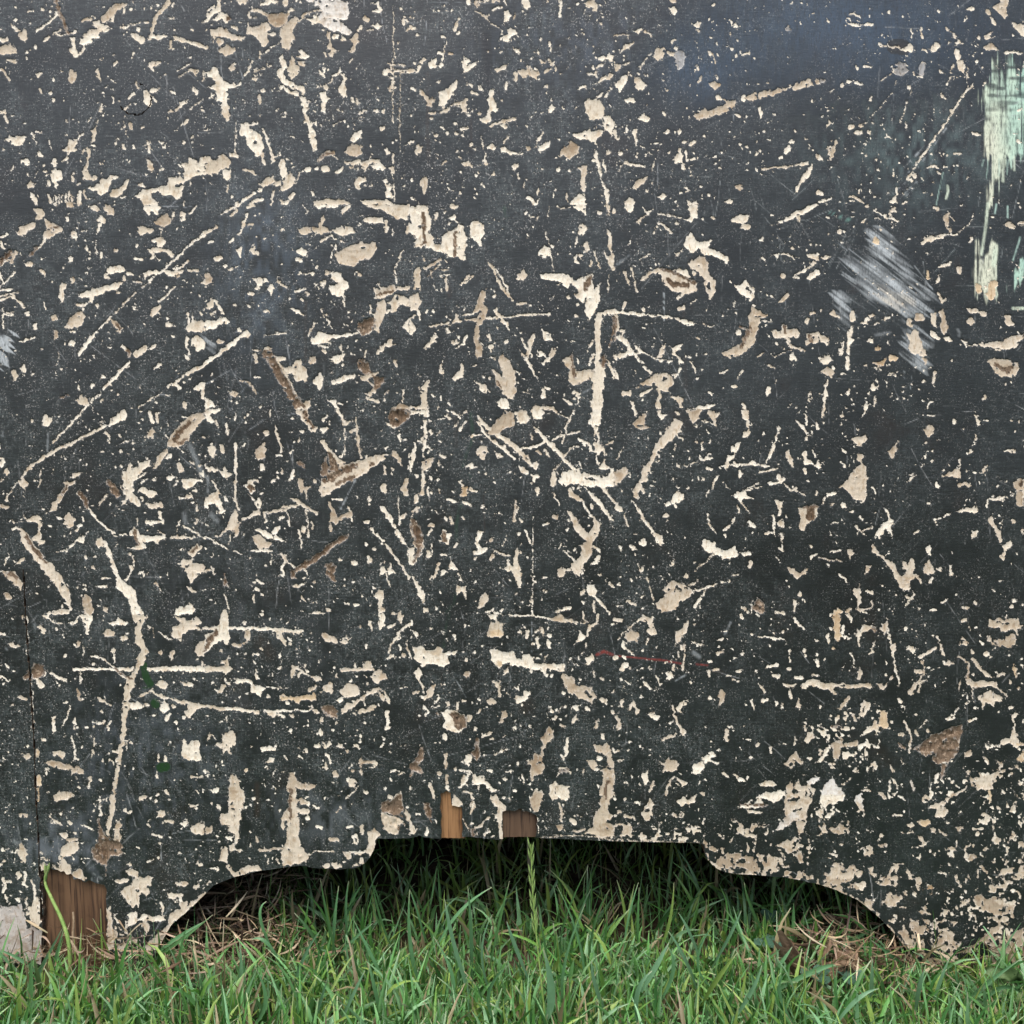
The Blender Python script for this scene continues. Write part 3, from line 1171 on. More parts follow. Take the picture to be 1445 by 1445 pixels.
'13': '''
C 120,0 165,0 170,100 170,215 140,215 130,190 100,190 0,270 0,150 60,110 100,80
c2 30 30,190 80,120
c2 16 0,250 40,190
c 20 0,95 60,95 100,90
c 22 165,95 300,100 420,100 530,110 680,122
c 20 530,120 600,120 675,125
C 485,110 530,110 545,160 575,190 560,230 540,200 510,170
C 270,110 315,115 320,180 290,210 240,235 185,220 185,205 240,210 295,180
c1 20 285,120 300,135
s 24 115,258 530,285 395,240 605,205 285,60 
c 14 340,280 385,285
c 16 745,138
C1 815,150 835,130 900,155 930,180 925,210 850,185
C1 945,190 980,180 1015,200 980,215
c 10 965,175 1040,165
c 12 1000,150 1010,180
C 1225,0 1270,0 1265,80 1245,120 1230,110
c 18 1165,50 1180,110
C 1340,0 1410,0 1380,60 1360,30
c 22 1300,85 1345,70
c 16 1440,65 1380,120 1330,190 1300,270
c 12 1285,310 1325,290
c1 30 1400,290
c 14 1425,200 1440,270
c 16 1380,220 1380,245
c 14 1135,220 1135,240
c 14 1100,85 1102,95
C 0,370 130,370 165,290 170,370 195,380 150,430 130,400 0,405
C 100,345 155,315 170,330 160,350
C 150,480 200,455 330,460 335,495 290,485 200,495 155,500
c 26 100,545 130,510
C 320,550 340,500 430,520 400,545 390,580 350,560
c 14 350,390 360,460
C1 600,460 605,360 635,360 630,430
c 16 640,365 680,400 665,440
c 26 700,360
c 8 690,420 740,440
C1 740,450 780,440 840,470 790,475
C1 840,500 880,475 905,490 895,555 850,545 795,565 830,530
c1 30 745,530 775,510
C4 525,570 620,580 690,570 750,570 760,545 785,605 680,605 665,630 620,605 540,610
c 24 440,580 455,580
c 6 430,510 580,522
c 24 0,650 120,665 
c 22 140,665 270,675 375,688
c 12 420,682 600,682 760,675
C 430,690 500,690 490,730 460,725
c 22 520,705 555,720
c 14 600,705 625,720
C 755,660 800,660 820,700 780,700
C2 825,650 880,640 935,680 930,735 850,710 830,690
c 26 825,730 830,750
s 22 930,765 905,820 1130,770 
C 790,850 815,805 835,840 820,865
C1 945,535 1000,490 1050,490 1095,540 1060,590 1010,590 960,565
C1 1165,440 1230,380 1280,420 1285,450 1225,490 1180,470
C1 945,385 1000,380 1110,380 1115,335 1170,330 1175,375 1205,380 1200,400 1100,405 1040,410 950,400
c 18 1060,350 1060,370
c 20 1155,488 
c 18 925,420 930,440
c 32 945,610 960,605
C1 960,670 1000,630 1050,630 1080,590 1140,550 1215,520 1260,530 1250,545 1200,545 1150,570 1100,610 1050,650 1000,700 970,700
C1 1225,540 1240,550 1275,620 1255,635
c 24 1270,550 1290,600 1300,620
c 26 1100,690 1140,675 1190,650
c 10 1190,690 1190,710
c 28 1285,690 1285,715
c 20 1285,740 1285,800
c 30 1280,800 1290,800
c 14 1050,700 1060,705
C1 80,905 110,920 140,830 185,815 215,850 220,910 185,940 190,995 160,960 115,990 125,955 95,940
c 14 150,740 150,755
c 12 35,830 20,880
c 14 325,935
C 395,940 490,925 510,935 490,950 400,975
C 415,1050 470,1010 505,1010 480,1040
c 8 555,1005 575,1030
C 650,945 660,935 665,955
c 22 715,955 715,970
c 12 665,1000 690,1020
c 24 785,930 815,932
c 34 850,930 880,920
C1 925,930 950,905 980,945 940,945
C1 1000,955 1030,955 1010,990
C 1045,920 1080,920 1100,940 1085,955
c 20 1095,895
c 14 850,985 880,1000 885,1050 
C 825,1085 850,1040 860,1080 885,1080 850,1105
C1 1090,1000 1105,1000 1110,1145 1095,1145
c1 18 1115,1045 1190,1040
C 1190,1030 1220,1045 1200,1090 1150,1085 1190,1070
c1 30 1045,1110
C1 1010,1210 1030,1155 1070,1185 1060,1215
c1 34 915,1120 925,1135
c 7 1000,1300 1085,1205
c 24 1130,1250 1140,1255
c 8 1050,1330 1030,1350
c 10 955,1365 925,1395
C 1255,1240 1270,1205 1285,1225 1275,1255
c 16 1310,1105 1350,1100
c 10 1370,1140 1410,1120
C1 165,1220 185,1140 215,1130 240,1170 260,1230 285,1290 260,1400 260,1445 110,1445 110,1410 180,1390 165,1290
w 12 230,1190 235,1440
C1 580,1200 600,1130 620,1120 640,1170 720,1190 790,1205 740,1235 650,1230 640,1310 700,1300 735,1330 720,1350 660,1330 650,1370 730,1390 720,1415 670,1400 660,1445 540,1445 560,1390 590,1360
c2 14 600,1240 600,1440
c 26 60,1250 95,1235
c 26 100,1350 105,1375
s 24 20,1140 770,1360 345,1300 525,1385 
c4 34 290,1100
C1 1235,1340 1290,1330 1380,1250 1395,1290 1395,1380 1350,1440 1250,1445 1245,1390
c 30 1300,1285 1310,1295
c1 30 1420,1390 1440,1440
P2 1250,1420 1400,1420 1430,1445 1250,1445
c 10 1380,520 1430,510
s 8 1010,870 1100,765 1150,830 470,1230 500,1235 1380,930 1410,932 
w 30 480,1230 
b 160 400,190 440,280
b 60 370,1200 370,1420
''',
'14': '''
C1 165,0 285,0 270,90 250,180 240,300 225,370 205,340 200,280 170,280 180,230 120,225 110,150 160,130
c 24 155,310 190,330
C1 175,370 210,355 225,400 175,400
c 14 180,400 270,400
C1 95,480 110,410 150,375 170,430 165,490 130,480
c1 18 360,300 375,340
c 10 315,350 320,375
C1 540,445 580,300 575,180 590,80 585,0 640,0 650,100 670,200 670,350 710,400 725,470 650,500 560,510 545,480
c1 14 600,60 610,200 620,350 600,490
c1 18 390,400 450,398 550,385
C 655,60 700,35 735,60 730,90 690,70
C1 650,120 710,100 735,130 720,155 670,140
c1 24 560,150 550,240
c 26 725,165 730,180
s 22 325,265 770,95 320,458
c 10 730,430 790,400 830,410 910,412
C1 980,420 1030,410 1040,460 1000,470
c 26 1060,420 1090,425
c 14 1000,410 1140,410
c1 28 890,320 940,330
c 12 1045,310 1060,295 1080,320 1065,355 1045,345 1045,310
c 22 1110,230 1105,280
c 24 785,235 815,240
c 20 1000,240 1050,235
C1 1150,270 1200,235 1240,290 1210,330 1200,400 1170,440 1140,420 1150,340
P1 800,490 1000,480 1120,450 1170,460 1100,520 850,530
C1 200,560 270,520 380,505 395,545 300,560 210,590
c1 26 165,510 200,560
c 20 40,530 100,535
c 16 15,640 40,620
C1 0,240 50,230 45,280 0,285
c 8 450,460 450,490
c 12 510,460 520,490
P2 1240,60 1390,20 1395,150 1440,270 1300,290 1250,210
C2 1240,60 1320,50 1380,10 1395,120 1380,160 1330,150 1240,130
C1 1250,160 1330,160 1390,200 1360,240 1350,290 1290,280
d 12 1270,140 1340,160 1400,180
''',
'20': '''
c 26 405,0 420,20
C1 460,15 480,5 495,30 475,55 458,40
c 10 500,10 560,5
c 14 580,10 625,-5
c 10 665,0 685,40
c 14 590,70 645,45
C 790,0 845,0 860,45 825,70 795,40
C 1240,10 1300,0 1330,35 1325,85 1295,75 1300,50 1240,45
c 12 1245,60 1240,70
c 20 1060,110 1070,15
C 670,80 690,75 715,105 680,145 675,165
c 10 735,130 745,100
C 305,205 330,150 345,120 355,130 345,180 320,220
c 16 340,235 345,225
c 10 460,70 520,115 560,150
c 12 570,170 610,180 645,205
C 640,265 680,245 705,200 760,210 755,240 720,255 690,295
s 14 300,75 740,270
C 0,180 40,190 35,210 5,215
c 22 60,238
c 12 230,262 260,265
c 8 260,300 245,360 225,440
c 16 210,470 235,450
c 22 200,375 215,378
c 20 280,375 295,382
C 65,430 100,400 115,430 80,455
c 18 50,510 75,470
C 135,440 180,420 195,460 150,495 135,480
c 26 0,500 20,500
C 370,450 385,400 400,410 400,460 485,430 470,460 410,500 365,520 385,490
c 20 405,425 420,425
C 600,490 640,470 700,450 680,480 620,515
C1 760,495 825,480 830,445 865,490 925,515 890,550 850,540 800,550 770,520
c 20 745,510 748,565
c 18 680,620 685,580
s 14 550,360 985,305 860,410 885,375 915,380
c 12 735,345 770,345
c 14 920,420 935,440 
c 10 950,440 980,410 1000,440
c 14 960,510 1000,480
c 12 1030,470 1030,490
c 28 985,305 990,315
c1 24 85,645 115,690 140,720
C1 130,720 165,690 180,700 160,750 120,745
C 205,650 260,630 330,560 335,590 310,670 270,700 245,760 215,740 205,690
C 205,800 290,745 350,720 410,695 400,795 375,790 370,740 320,745 225,810
c 16 150,840 160,830
c 14 140,800 180,795
C 560,640 595,630 590,700 625,730 625,780 580,785 560,860 540,875 490,840 540,820 560,770 555,720
C 455,820 490,785 515,795 480,810
c 26 440,655 470,660
C 485,605 510,600 520,640 490,630
s 18 410,590 440,612 970,610 965,660 1005,700
c 10 190,580 210,572
C 975,770 1000,735 1020,760 990,795
C 1070,765 1085,725 1090,760
c 12 1170,770 1172,760
C 640,885 685,870 680,900 660,910
c 18 565,885 750,835 c
s 30 185,955 330,940
s 24 265,935 
c 18 365,905 395,902
C 25,1085 50,1040 95,1025 85,1065 50,1090
c 18 0,1010 30,995
c 6 500,960 520,1030 540,1100 545,1160
C 505,1120 530,1100 545,1170 525,1160
C 550,1040 580,1015 610,1030 590,1060
C 640,1045 670,1030 680,1060 800,1085 790,1095 690,1075 645,1080
c 16 665,1000 695,960
c 30 830,1040 840,1045
C 905,1045 960,1015 1000,985 985,1040 920,1075
c 14 905,990 950,930
c 10 890,1030 910,1005
c 20 1055,985
C1 1075,1050 1130,1020 1140,990 1195,1030 1185,1090 1130,1115 1080,1090 1050,1120 1050,1090
c 26 1050,1190 1055,1200
C 715,1165 795,1140 760,1180 740,1210 720,1190
C 355,1150 410,1130 455,1170 445,1185 420,1160 380,1170
c 18 235,1155 260,1135
c 12 345,1110 355,1115
C 430,1045 480,1040 470,1065
C 575,1225 595,1205 610,1225 585,1250
c 6 770,1215 770,1250
C 80,1270 105,1240 125,1270 125,1340 105,1370 85,1340
C 1225,740 1250,690 1340,700 1370,740 1370,810 1340,850 1310,840 1290,855 1260,820
C 1370,820 1420,810 1440,860 1430,950 1400,920 1370,910
C 1150,950 1240,920 1360,915 1360,950 1320,980 1325,1020 1290,1010 1270,980 1160,975
c 6 1320,860 1320,1040
C 1295,1075 1320,1060 1340,1130 1355,1240 1410,1400 1395,1440 1340,1250 1310,1100
C 1360,1120 1390,1160 1390,1220 1375,1215
C 1385,1080 1415,1060 1415,1085 1395,1100
C 1320,405 1390,395 1405,375 1440,400 1420,420 1330,430
c 8 1400,420 1445,440
c 24 1330,475 1360,465
c 18 1260,525 1310,520
C 1290,600 1430,510 1430,540 1330,595
C 1175,630 1245,600 1250,615 1200,632
C 1370,685 1425,590 1430,615 1385,680
c 10 1310,700 1360,650
c1 30 1225,1340 1225,1250 1235,1180
C 1125,1440 1170,1400 1200,1370 1240,1380 1245,1445
C 820,1385 850,1390 890,1430 915,1400 905,1445 880,1445 840,1410
c 10 895,1385 905,1330
c 10 1010,1395 1015,1370
c 10 1115,1420 1110,1365
c 8 805,1280 808,1330
C 680,1370 725,1355 710,1375
s 16 470,1360 455,1395 275,1325 1350,165 750,345
c 14 10,1385 20,1395
b 44 130,520 125,720 130,1110
b1 90 540,260 548,420 550,570
b 30 435,840 435,1010
b1 60 420,1000 440,1100
b1 90 330,1210 350,1250
b1 90 100,1380 110,1430
''',
'21': '''
C 0,20 30,0 130,0 130,50 155,100 135,190 165,240 170,270 230,280 225,220 280,180 340,165 380,170 405,230 400,300 375,330 400,370 385,395 340,370 270,355 180,320 100,290 40,300 40,260 60,235 0,190 0,140 20,130
D 55,150 90,140 75,170
c1 24 95,80 100,180
c2 10 95,60 100,280
c2 12 325,190 322,360
C 335,165 345,130 310,110 260,100 300,90 320,60 330,115 375,145 370,180
c 26 300,20 340,15
C 425,150 445,105 520,125 525,200 495,240 520,290 500,295 480,260 430,230
c 10 500,5 505,15
c 18 200,60 180,105
c 10 85,360 110,390
c1 20 110,455 215,385
c 7 130,505 215,415
C 25,455 70,440 75,520 75,610 30,600
C1 0,640 60,620 75,680 50,740 0,745
c 22 55,745 75,800
c 14 0,810 35,780
C 0,820 30,820 50,880 20,915 0,910
c 10 235,460 270,460
c 12 220,492 280,495
c1 24 255,520 260,590
c 8 245,385 260,400
c 8 360,560 410,500
c 12 390,550 445,500
c 16 565,405 600,480 640,560 690,620 725,670
c 12 600,440 690,580 700,625
c 20 590,655 600,640
c 10 575,590 595,610
C1 755,500 800,465 830,495 810,530 760,530
c 20 755,705 820,690
c 7 840,715 855,705
C 920,490 1010,485 1095,485 1170,530 1255,490 1290,490 1290,560 1340,560 1335,680 1300,780 1265,805 1240,750 1250,640 1225,690 1180,650 1185,590 1130,545 1120,585 1060,545 940,520
c2 30 1240,590 1275,515
c 9 1345,550 1330,640
C 920,310 950,285 990,305 990,350 950,378 920,350
c 4 960,190 990,320 1018,470
c 5 990,10 975,80
c 10 890,115 910,80
c 12 1060,25 1130,15
C 1145,0 1240,0 1250,75 1220,50 1180,40
C 1315,30 1340,50 1360,45 1345,70 1320,60
C 1185,160 1215,125 1265,165 1225,215 1195,200
c 8 1190,210 1170,290
C 1230,270 1260,260 1270,310 1250,340
C 1158,370 1180,355 1175,385 1195,415 1165,400
s 28 1212,360 1118,648 1182,705
c 12 1300,335 1340,450
c 14 1275,390 1275,440
C 1365,320 1400,370 1420,340 1445,380 1445,490 1410,440 1395,390
C 1395,0 1415,0 1410,80 1398,60
C 1400,160 1425,220 1425,300 1445,370 1430,380 1400,270
c 30 1445,50
c 10 1405,500 1400,620
c 6 980,695 1025,635
c 12 1040,570 1060,555
C1 445,760 480,690 500,620 545,595 530,640 520,690 555,740 520,810 490,860 490,960 515,1030 510,1070 480,1085 450,990 450,900 480,820 390,820 400,805 480,800 510,750
c 14 385,780 450,770
c 10 540,798 700,785 830,770 980,772
c 24 985,770
C 595,740 615,725 640,780 690,830 705,890 690,880 660,830 620,790
c 8 135,860 250,840 290,850
c 34 265,885 270,890
C 300,840 325,770 370,820 330,825
C 105,1010 150,940 175,905 190,925 185,970 130,1005
C 320,1015 370,975 400,910 415,940 390,985
c 20 310,975 335,972
c 16 555,920 565,960
c 26 575,1000 600,985
c 8 570,1010 570,1045
C 755,990 790,1040 840,1090 870,1150 920,1250 880,1200 840,1130 790,1065
c 14 790,945 820,1000 860,1070
C 820,1080 840,960 870,900 885,940 870,1000 840,1050
C 930,870 960,900 985,900 1005,960 960,955
c 38 915,1052 925,1055
c1 34 1000,1065 1020,1030
c 22 955,1120 985,1080
C1 630,1080 660,1060 700,1110 740,1170 755,1250 740,1290 760,1300 725,1360 680,1345 640,1310 605,1260 610,1200 580,1165 600,1160 660,1220
c2 10 620,1250 650,1300
C 620,1400 650,1360 690,1370 710,1430 650,1440
c 12 600,1080 605,1085
C 205,1170 225,1120 245,1210 215,1190
C 305,1220 340,1190 370,1120 385,1150 380,1220 320,1245
s 20 75,1215 520,1215 565,1225 1040,1200 780,1195
C 455,1245 510,1270 530,1270 570,1310 560,1325 490,1310 490,1270
C 800,1320 820,1305 845,1335 800,1335
C 930,1340 950,1300 965,1360 935,1365
C 65,1290 145,1240 120,1310 125,1440 60,1445 90,1400 80,1330
c 20 0,1430 70,1430
C 1080,1100 1130,1060 1145,1040 1160,1130 1170,1170 1240,1160 1300,1170 1305,1210 1230,1240 1160,1275 1120,1240 1130,1170 1100,1140
c2 14 1140,1060 1160,1210
c 18 1180,1080 1190,1110
C 1300,870 1325,760 1445,735 1445,775 1365,775 1345,860 1350,1000 1345,1100 1380,1160 1375,1230 1365,1330 1360,1445 1290,1445 1270,1400 1300,1330 1280,1230 1310,1150 1310,1000
c2 16 1440,790 1430,900 1415,990
c2 34 1375,1080 1370,1140
C 1390,1080 1420,1130 1445,1190 1445,1230 1415,1190
C 1160,1440 1190,1370 1160,1310 1205,1330 1200,1390
c 14 1085,1365 1135,1410
C 870,1445 880,1405 950,1420 1020,1420 1020,1445
c 14 1270,1130 1300,1050
c 8 1255,1030 1290,960
w 20 1210,1335 1270,1300
g 44 670,20 690,90
c 9 1165,625 1225,690
b 60 270,560 280,640
''',
'22': '''
C 0,5 130,0 125,60 115,200 105,260 110,340 95,340 90,260 100,120 100,30 0,30
C 80,370 180,335 150,400 100,440 105,520 90,600 75,600 85,500 90,430
C1 85,375 180,340 145,400 95,435
c 12 55,215 140,275
C 0,410 10,330 35,230 45,260 40,330 20,420 0,450
c 22 45,460 55,475
c 28 265,50 275,60
c 22 145,145 150,165
c 10 190,180 220,160
C 30,610 60,590 65,650 35,660
c 12 125,550 135,640
c 8 210,560 212,590
c 16 20,720 65,690
c 8 10,750 60,710
C2 10,770 35,770 80,860 95,930 60,1050 30,1080 50,960 20,880
c 10 10,780 10,870 40,950 65,1000 40,1080
c 10 35,780 75,860 95,930 70,1040
C 0,975 30,970 30,1100 0,1100
C 115,1000 135,980 155,1040 120,1055
c 10 150,950 155,1020
C 0,1165 60,1220 100,1300 105,1350 75,1320 40,1260
c 26 90,1355 95,1350
C 85,1400 130,1400 130,1435 105,1430
c 14 300,10 360,60
c 10 355,40 400,10
c 14 360,150 375,110 400,85
c 10 345,80 320,120
C1 565,140 610,100 630,50 680,10 730,20 745,110 700,130 640,150 620,190 580,180 540,165
C 740,10 820,0 840,60 830,100 780,95 750,50
C 860,40 870,0 940,0 935,60 900,70
C 480,40 560,120 640,170 700,210 790,280 870,370 920,390 910,410 860,400 790,320 690,240 580,170 500,110
c 16 480,90 530,170 600,230 680,290 740,345
c 14 500,175 440,180
c4 26 440,190
C 640,205 700,220 760,260 830,340 880,390 860,405 790,330 700,260
C 835,80 950,190 1000,230 1070,300 1130,380 1190,430 1150,430 1090,370 1040,310 980,250 900,170
c 18 770,275 850,270 950,235 980,225
c 12 1000,215 1080,180 1200,155
c 14 1080,220 1100,140 1130,70 1160,0
c 14 1020,10 1060,40 1130,60
c 22 900,300 915,315
C1 465,300 500,255 550,260 550,310 520,360 490,330
d 26 525,310
c 22 615,325 645,330
c 20 400,400 440,390 
c 24 430,400 445,410
c1 14 850,180 870,210
c 12 950,280 985,330
c 14 770,390 800,430
c 36 805,430 825,445
c 40 900,390 890,405
C 860,460 890,445 925,470 880,500 865,520
C 880,540 910,540 915,610 900,615
c1 16 745,650 740,720 738,790
c 10 740,650 765,690 740,790
C 1000,440 1020,425 1045,490 1020,550 990,540
C 1050,510 1080,440 1150,430 1190,440 1300,460 1400,470 1420,410 1445,400 1445,550 1350,545 1250,540 1150,520 1100,545
D 1230,480 1330,490 1320,500 1235,490
C 1230,540 1300,600 1380,690 1445,790 1420,790 1350,700 1280,610
c 18 1365,550 1440,660
C 1110,570 1140,555 1170,600 1240,640 1180,640 1120,610
c 16 1230,650 1240,700 1280,750
c 20 1285,670 1290,700
c 8 1015,590 1055,680
c1 34 1020,755 1035,760
c 12 945,810 985,790
C1 1100,710 1130,720 1200,800 1260,880 1300,810 1290,740 1340,800 1330,880 1290,930 1285,1020 1220,1100 1200,1180 1130,1120 1140,1090 1210,1030 1200,960 1250,930 1180,860
c 12 1090,995 1160,1060
c 14 1300,960 1345,1000
c1 50 1060,1145 1065,1155
c 18 1280,1090 1320,1080 1335,1030
c 20 1090,1130 1130,1130
C 1240,1270 1260,1230 1310,1240 1320,1300 1270,1315
c 18 1300,1300 1350,1370 1410,1440
c 14 1300,1360 1295,1430
c 18 1215,1300 1230,1280
C1 470,1400 520,1280 560,1310 550,1350 480,1425
c 10 545,1430 590,1400
C 590,1445 620,1420 660,1445
c 14 655,1400 640,1420
C 470,860 520,850 520,890 490,940 500,980 550,970 540,1000 450,1030 450,1005 480,990 465,930
c 20 465,1050
c1 26 575,1050 590,1035
c1 22 578,918
c 12 600,1005 660,1020 710,1032
C 665,1110 690,1100 730,1110 745,1000 770,970 765,1060 790,1150 785,1250 760,1260 745,1180 720,1140 680,1150
c 14 690,1060 695,1100
c 28 768,875
c 14 810,850 840,900 855,940
c 24 830,1040 835,1045
s 18 790,950 870,990 785,1010 700,1060 460,1210
c 12 780,770 795,800
c 4 872,750 870,1000 862,1445
c 22 860,1350
C 220,870 240,830 260,870 300,880 280,950 230,930
c2 26 240,870 245,920
c 22 280,760 300,800
c 14 350,500 380,550 360,600
c4 40 380,590 390,560
c 20 265,635 320,645
c 18 385,650 430,670
c 20 430,565 470,575
c 20 140,820 170,815
c 14 130,880 160,850
c 14 320,970 340,945
c 14 230,1020 260,1025
C 270,1150 290,1040 320,1100 350,1130 300,1120
c 16 180,1180 215,1080
c 22 225,1160 240,1140
c 16 140,1190 160,1170
C 325,1280 335,1210 360,1260 395,1240 390,1335 370,1280 340,1305
c 10 345,1160 375,1220
c 8 645,970 680,915
s 18 755,1300 1115,845 1030,980 965,1285 940,1280 535,450
c 14 940,1185 970,1185
c 14 1325,1160 1350,1165
C 1285,10 1355,0 1350,90 1300,200 1290,110 1260,100
c 12 1310,130 1335,200 1315,380
C 1300,220 1330,230 1375,260 1380,380 1420,420 1330,420 1370,350 1360,290 1310,300
c 18 1190,210 1260,240 1285,290
c 12 1100,330 1140,270 1190,260
c 10 1020,420 1080,370
c 8 1190,370 1215,420
c 12 1385,250 1440,220
g 36 430,30 450,200 400,320 380,400
g 26 420,450 430,480
g 34 380,640 350,700 330,820 330,920
g 30 330,1290 310,1370 260,1430
c 16 1030,1430 1130,1400
c 18 1410,1230 1440,1250
b 16 522,600 528,860
b 40 320,60 330,260
''',
'23': '''
C 20,220 50,240 80,220 120,260 180,250 200,215 230,240 230,270 340,265 320,290 270,290 275,330 240,365 180,350 130,345 95,370 75,350 35,320
c 14 0,260 10,310
c 18 10,40 5,70
c 24 45,130 50,140
c 22 310,155 318,170
C 30,400 70,380 85,420 65,470 45,440
c 14 75,480 100,510 90,560
C1 115,540 170,495 170,550 150,580 120,600
c 20 115,580 110,600
c 14 30,555 60,550
c 16 180,620 205,590
c 16 175,655 200,650
c 14 105,650 135,690 110,720
C 225,690 280,670 340,680 400,730 410,780 360,840 300,825 235,790 255,750
C2 280,700 340,690 400,740 400,790 350,820 310,770
c 24 335,630 330,665
c 26 270,630 275,645
c 30 415,725 420,740
c2 26 190,705
c 30 250,850 245,875
c 16 405,320 
C1 375,425 400,400 430,420 420,450 390,450
s 24 460,265 405,322 740,800 420,885 525,1000 150,100 
c 12 370,605 400,605
c 16 475,700 505,680
C 550,120 570,50 600,60 610,40 660,70 640,90 670,130 640,170 590,160 540,150
c4 44 590,130 630,130
C 550,0 630,0 610,35 570,30
C 565,250 600,245 660,260 730,265 745,310 790,310 800,280 850,285 880,340 960,350 1060,355 1090,350 1095,400 1060,405 960,385 945,420 920,385 850,395 800,365 690,345 650,350 630,385 600,350 575,320
c4 36 630,350
C 660,430 665,390 700,370 695,400
c 22 590,480 615,500
c 16 635,470 632,580
c 24 560,610 600,615 
C1 550,610 580,585 610,605 600,635 560,635
C 750,630 750,580 800,575 800,540 850,545 840,590 800,630
c 10 755,520 775,485
C1 640,770 650,690 680,670 685,720 655,775
c 10 700,5 860,10 960,25 1040,40
C 960,30 1040,10 1060,0 1100,30 1150,40 1270,55 1270,68 1180,60 1060,55
c 16 1325,0 1325,60 1270,90 1250,150 1185,195
C 1190,180 1200,120 1250,150 1220,190
c1 20 1220,0 1222,30
c 14 890,120 940,100 940,150
c2 14 925,95
c 22 835,120 830,155
C 880,170 900,150 920,230 905,240
c 32 990,150
C 955,220 970,180 1000,200 990,250
d 10 975,215
c 12 945,330 950,300 970,285
C 1240,310 1290,280 1310,310 1260,370
c 18 1250,210 1245,230
C1 1070,425 1170,450 1165,500 1215,500 1290,510 1300,560 1320,580 1300,600 1290,630 1200,590 1130,550 1125,590 1110,530 1085,490
d 22 1240,545 1275,580
c 30 1350,595 1385,615
s 26 1080,550 1005,680 1100,655 1355,460 1005,430
c 28 1165,650 1185,670
c 26 1245,665 1265,670
c 10 1060,690 1080,650
c 24 1020,740 1035,725
C1 1140,760 1165,710 1185,740 1160,780
c1 26 1070,790 1095,798
C1 1305,750 1330,735 1330,790 1310,805
c 10 1300,400 1300,450
c 24 1430,550 1440,540
c 24 1440,690 
C1 920,870 960,840 980,795 1015,810 1020,870 970,920 950,960 935,1050 950,1085 930,1120 870,1140 865,1175 850,1140 855,1080 830,1040 860,1030 880,980 920,1000 940,930
d 16 990,850 
d 8 900,1060 930,1040
C 1085,1055 1095,960 1110,870 1125,900 1130,970
C 980,1270 985,1220 1030,1170 1060,1210 1120,1200 1125,1290 1100,1320 1050,1290 1000,1310
c2 14 1060,1110 1120,1100 
c 14 1050,1130 1070,1085 1120,1090 1135,1130
d 10 1030,1230 1020,1260
C1 840,1300 880,1240 935,1245 940,1320 900,1385 850,1350
c 12 1060,1330 1075,1430
c 14 760,1050 762,1070
c 22 710,1110
c 26 660,1290
c 12 800,1140 808,1190
c 10 655,1165 680,1165
c 22 1225,1100 1220,1120
C1 1250,1030 1300,1030 1325,1060 1300,1100 1270,1070
c 30 1340,1010
C 1350,850 1375,845 1390,905 1350,880
C1 1290,920 1330,930 1400,915 1420,940 1420,1010 1445,1050 1445,1190 1420,1300 1400,1370 1410,1445 1290,1445 1300,1400 1340,1380 1350,1300 1340,1250 1370,1160 1350,1100 1400,1070 1390,990 1310,970
d 16 1400,1080 1420,1090
c2 12 1400,1180 1380,1300
C2 60,980 90,925 105,980 100,1020 60,1060 100,1100 90,1130 30,1110 0,1150 0,1060 40,1030
c1 24 260,985 255,1030 250,1080
c1 20 262,1140 262,1190
c1 30 210,1120 215,1130
c 14 210,1155
c 24 320,1090
C 385,1050 390,990 430,990 430,1050 410,1080
C2 420,980 460,960 465,870 495,880 490,1010 470,1030
c 26 475,885
c 18 360,1100 420,1110 380,1200 350,1220
c 16 385,1150 375,1190
c 14 380,1250 430,1260
c 18 520,870 570,840
c 16 570,880 590,880
c 12 660,865 685,850
c 10 600,990 690,945
c 20 460,820 470,805
C 435,1200 440,1130 470,1120 480,1150 520,1130 560,1200 600,1250 640,1310 690,1360 680,1390 650,1370 660,1445 600,1445 630,1390 590,1340 560,1300 580,1270 540,1210 510,1195 460,1205
C1 460,1225 490,1210 490,1250
c 10 600,1240 625,1240
c 12 435,1260 435,1400
c1 14 445,1310 455,1370
c 14 705,1295 715,1305
C1 130,1190 160,1210 185,1310 165,1300
C2 90,1360 130,1325 155,1380 160,1445 130,1440
c 14 50,1410 70,1410
c 30 265,1225
C1 305,1260 340,1300 370,1330 365,1360 310,1350
c 14 10,1220 5,1250
r 24 1320,285 1370,260 1430,285
g 30 280,0 250,120 240,230
w 10 320,450 400,590
w 4 862,0 860,280
w 5 850,680 800,870
b 50 200,700 220,740
b 160 820,640 830,660
''',
'24': '''
C1 310,10 350,40 370,75 355,100 310,95 300,60
c 14 440,0 450,60 440,120
C1 560,40 600,0 650,80 690,90 680,120 650,130 660,300 640,320 630,250 625,160 580,140 620,150 610,80
c1 18 450,250 500,220 560,165
C2 100,75 130,60 155,110 150,200 130,170 120,120
c 10 180,180 185,200
C1 0,180 20,190 30,240 60,250 40,280 0,290
c 20 120,250 110,300
C1 850,40 880,0 940,0 935,70 890,120 850,80
C 980,0 1125,0 1110,45 1060,30 990,20
c1 14 1055,60 1075,150 1065,190
C1 1030,225 1090,220 1095,245 1060,270
C 1345,0 1440,0 1410,60 1400,120 1440,160 1380,200 1440,230 1440,300 1340,310 1280,280 1230,280 1290,230 1300,150 1340,110
d 14 1390,200 1420,180
c1 14 1150,265 1190,265 1230,245
c 30 1140,185 1165,205
s 14 1165,150 1190,150 1215,155 1205,185 965,140 960,240 1040,300 1095,265 
c1 10 380,180 400,230 440,260
c2 30 440,260 460,290
P1 480,270 600,290 640,310 480,300
c 16 540,265 545,280
c 10 900,170 905,280
c1 6 900,310 1100,290 1300,300 1440,330
b 40 390,200 440,270
''',
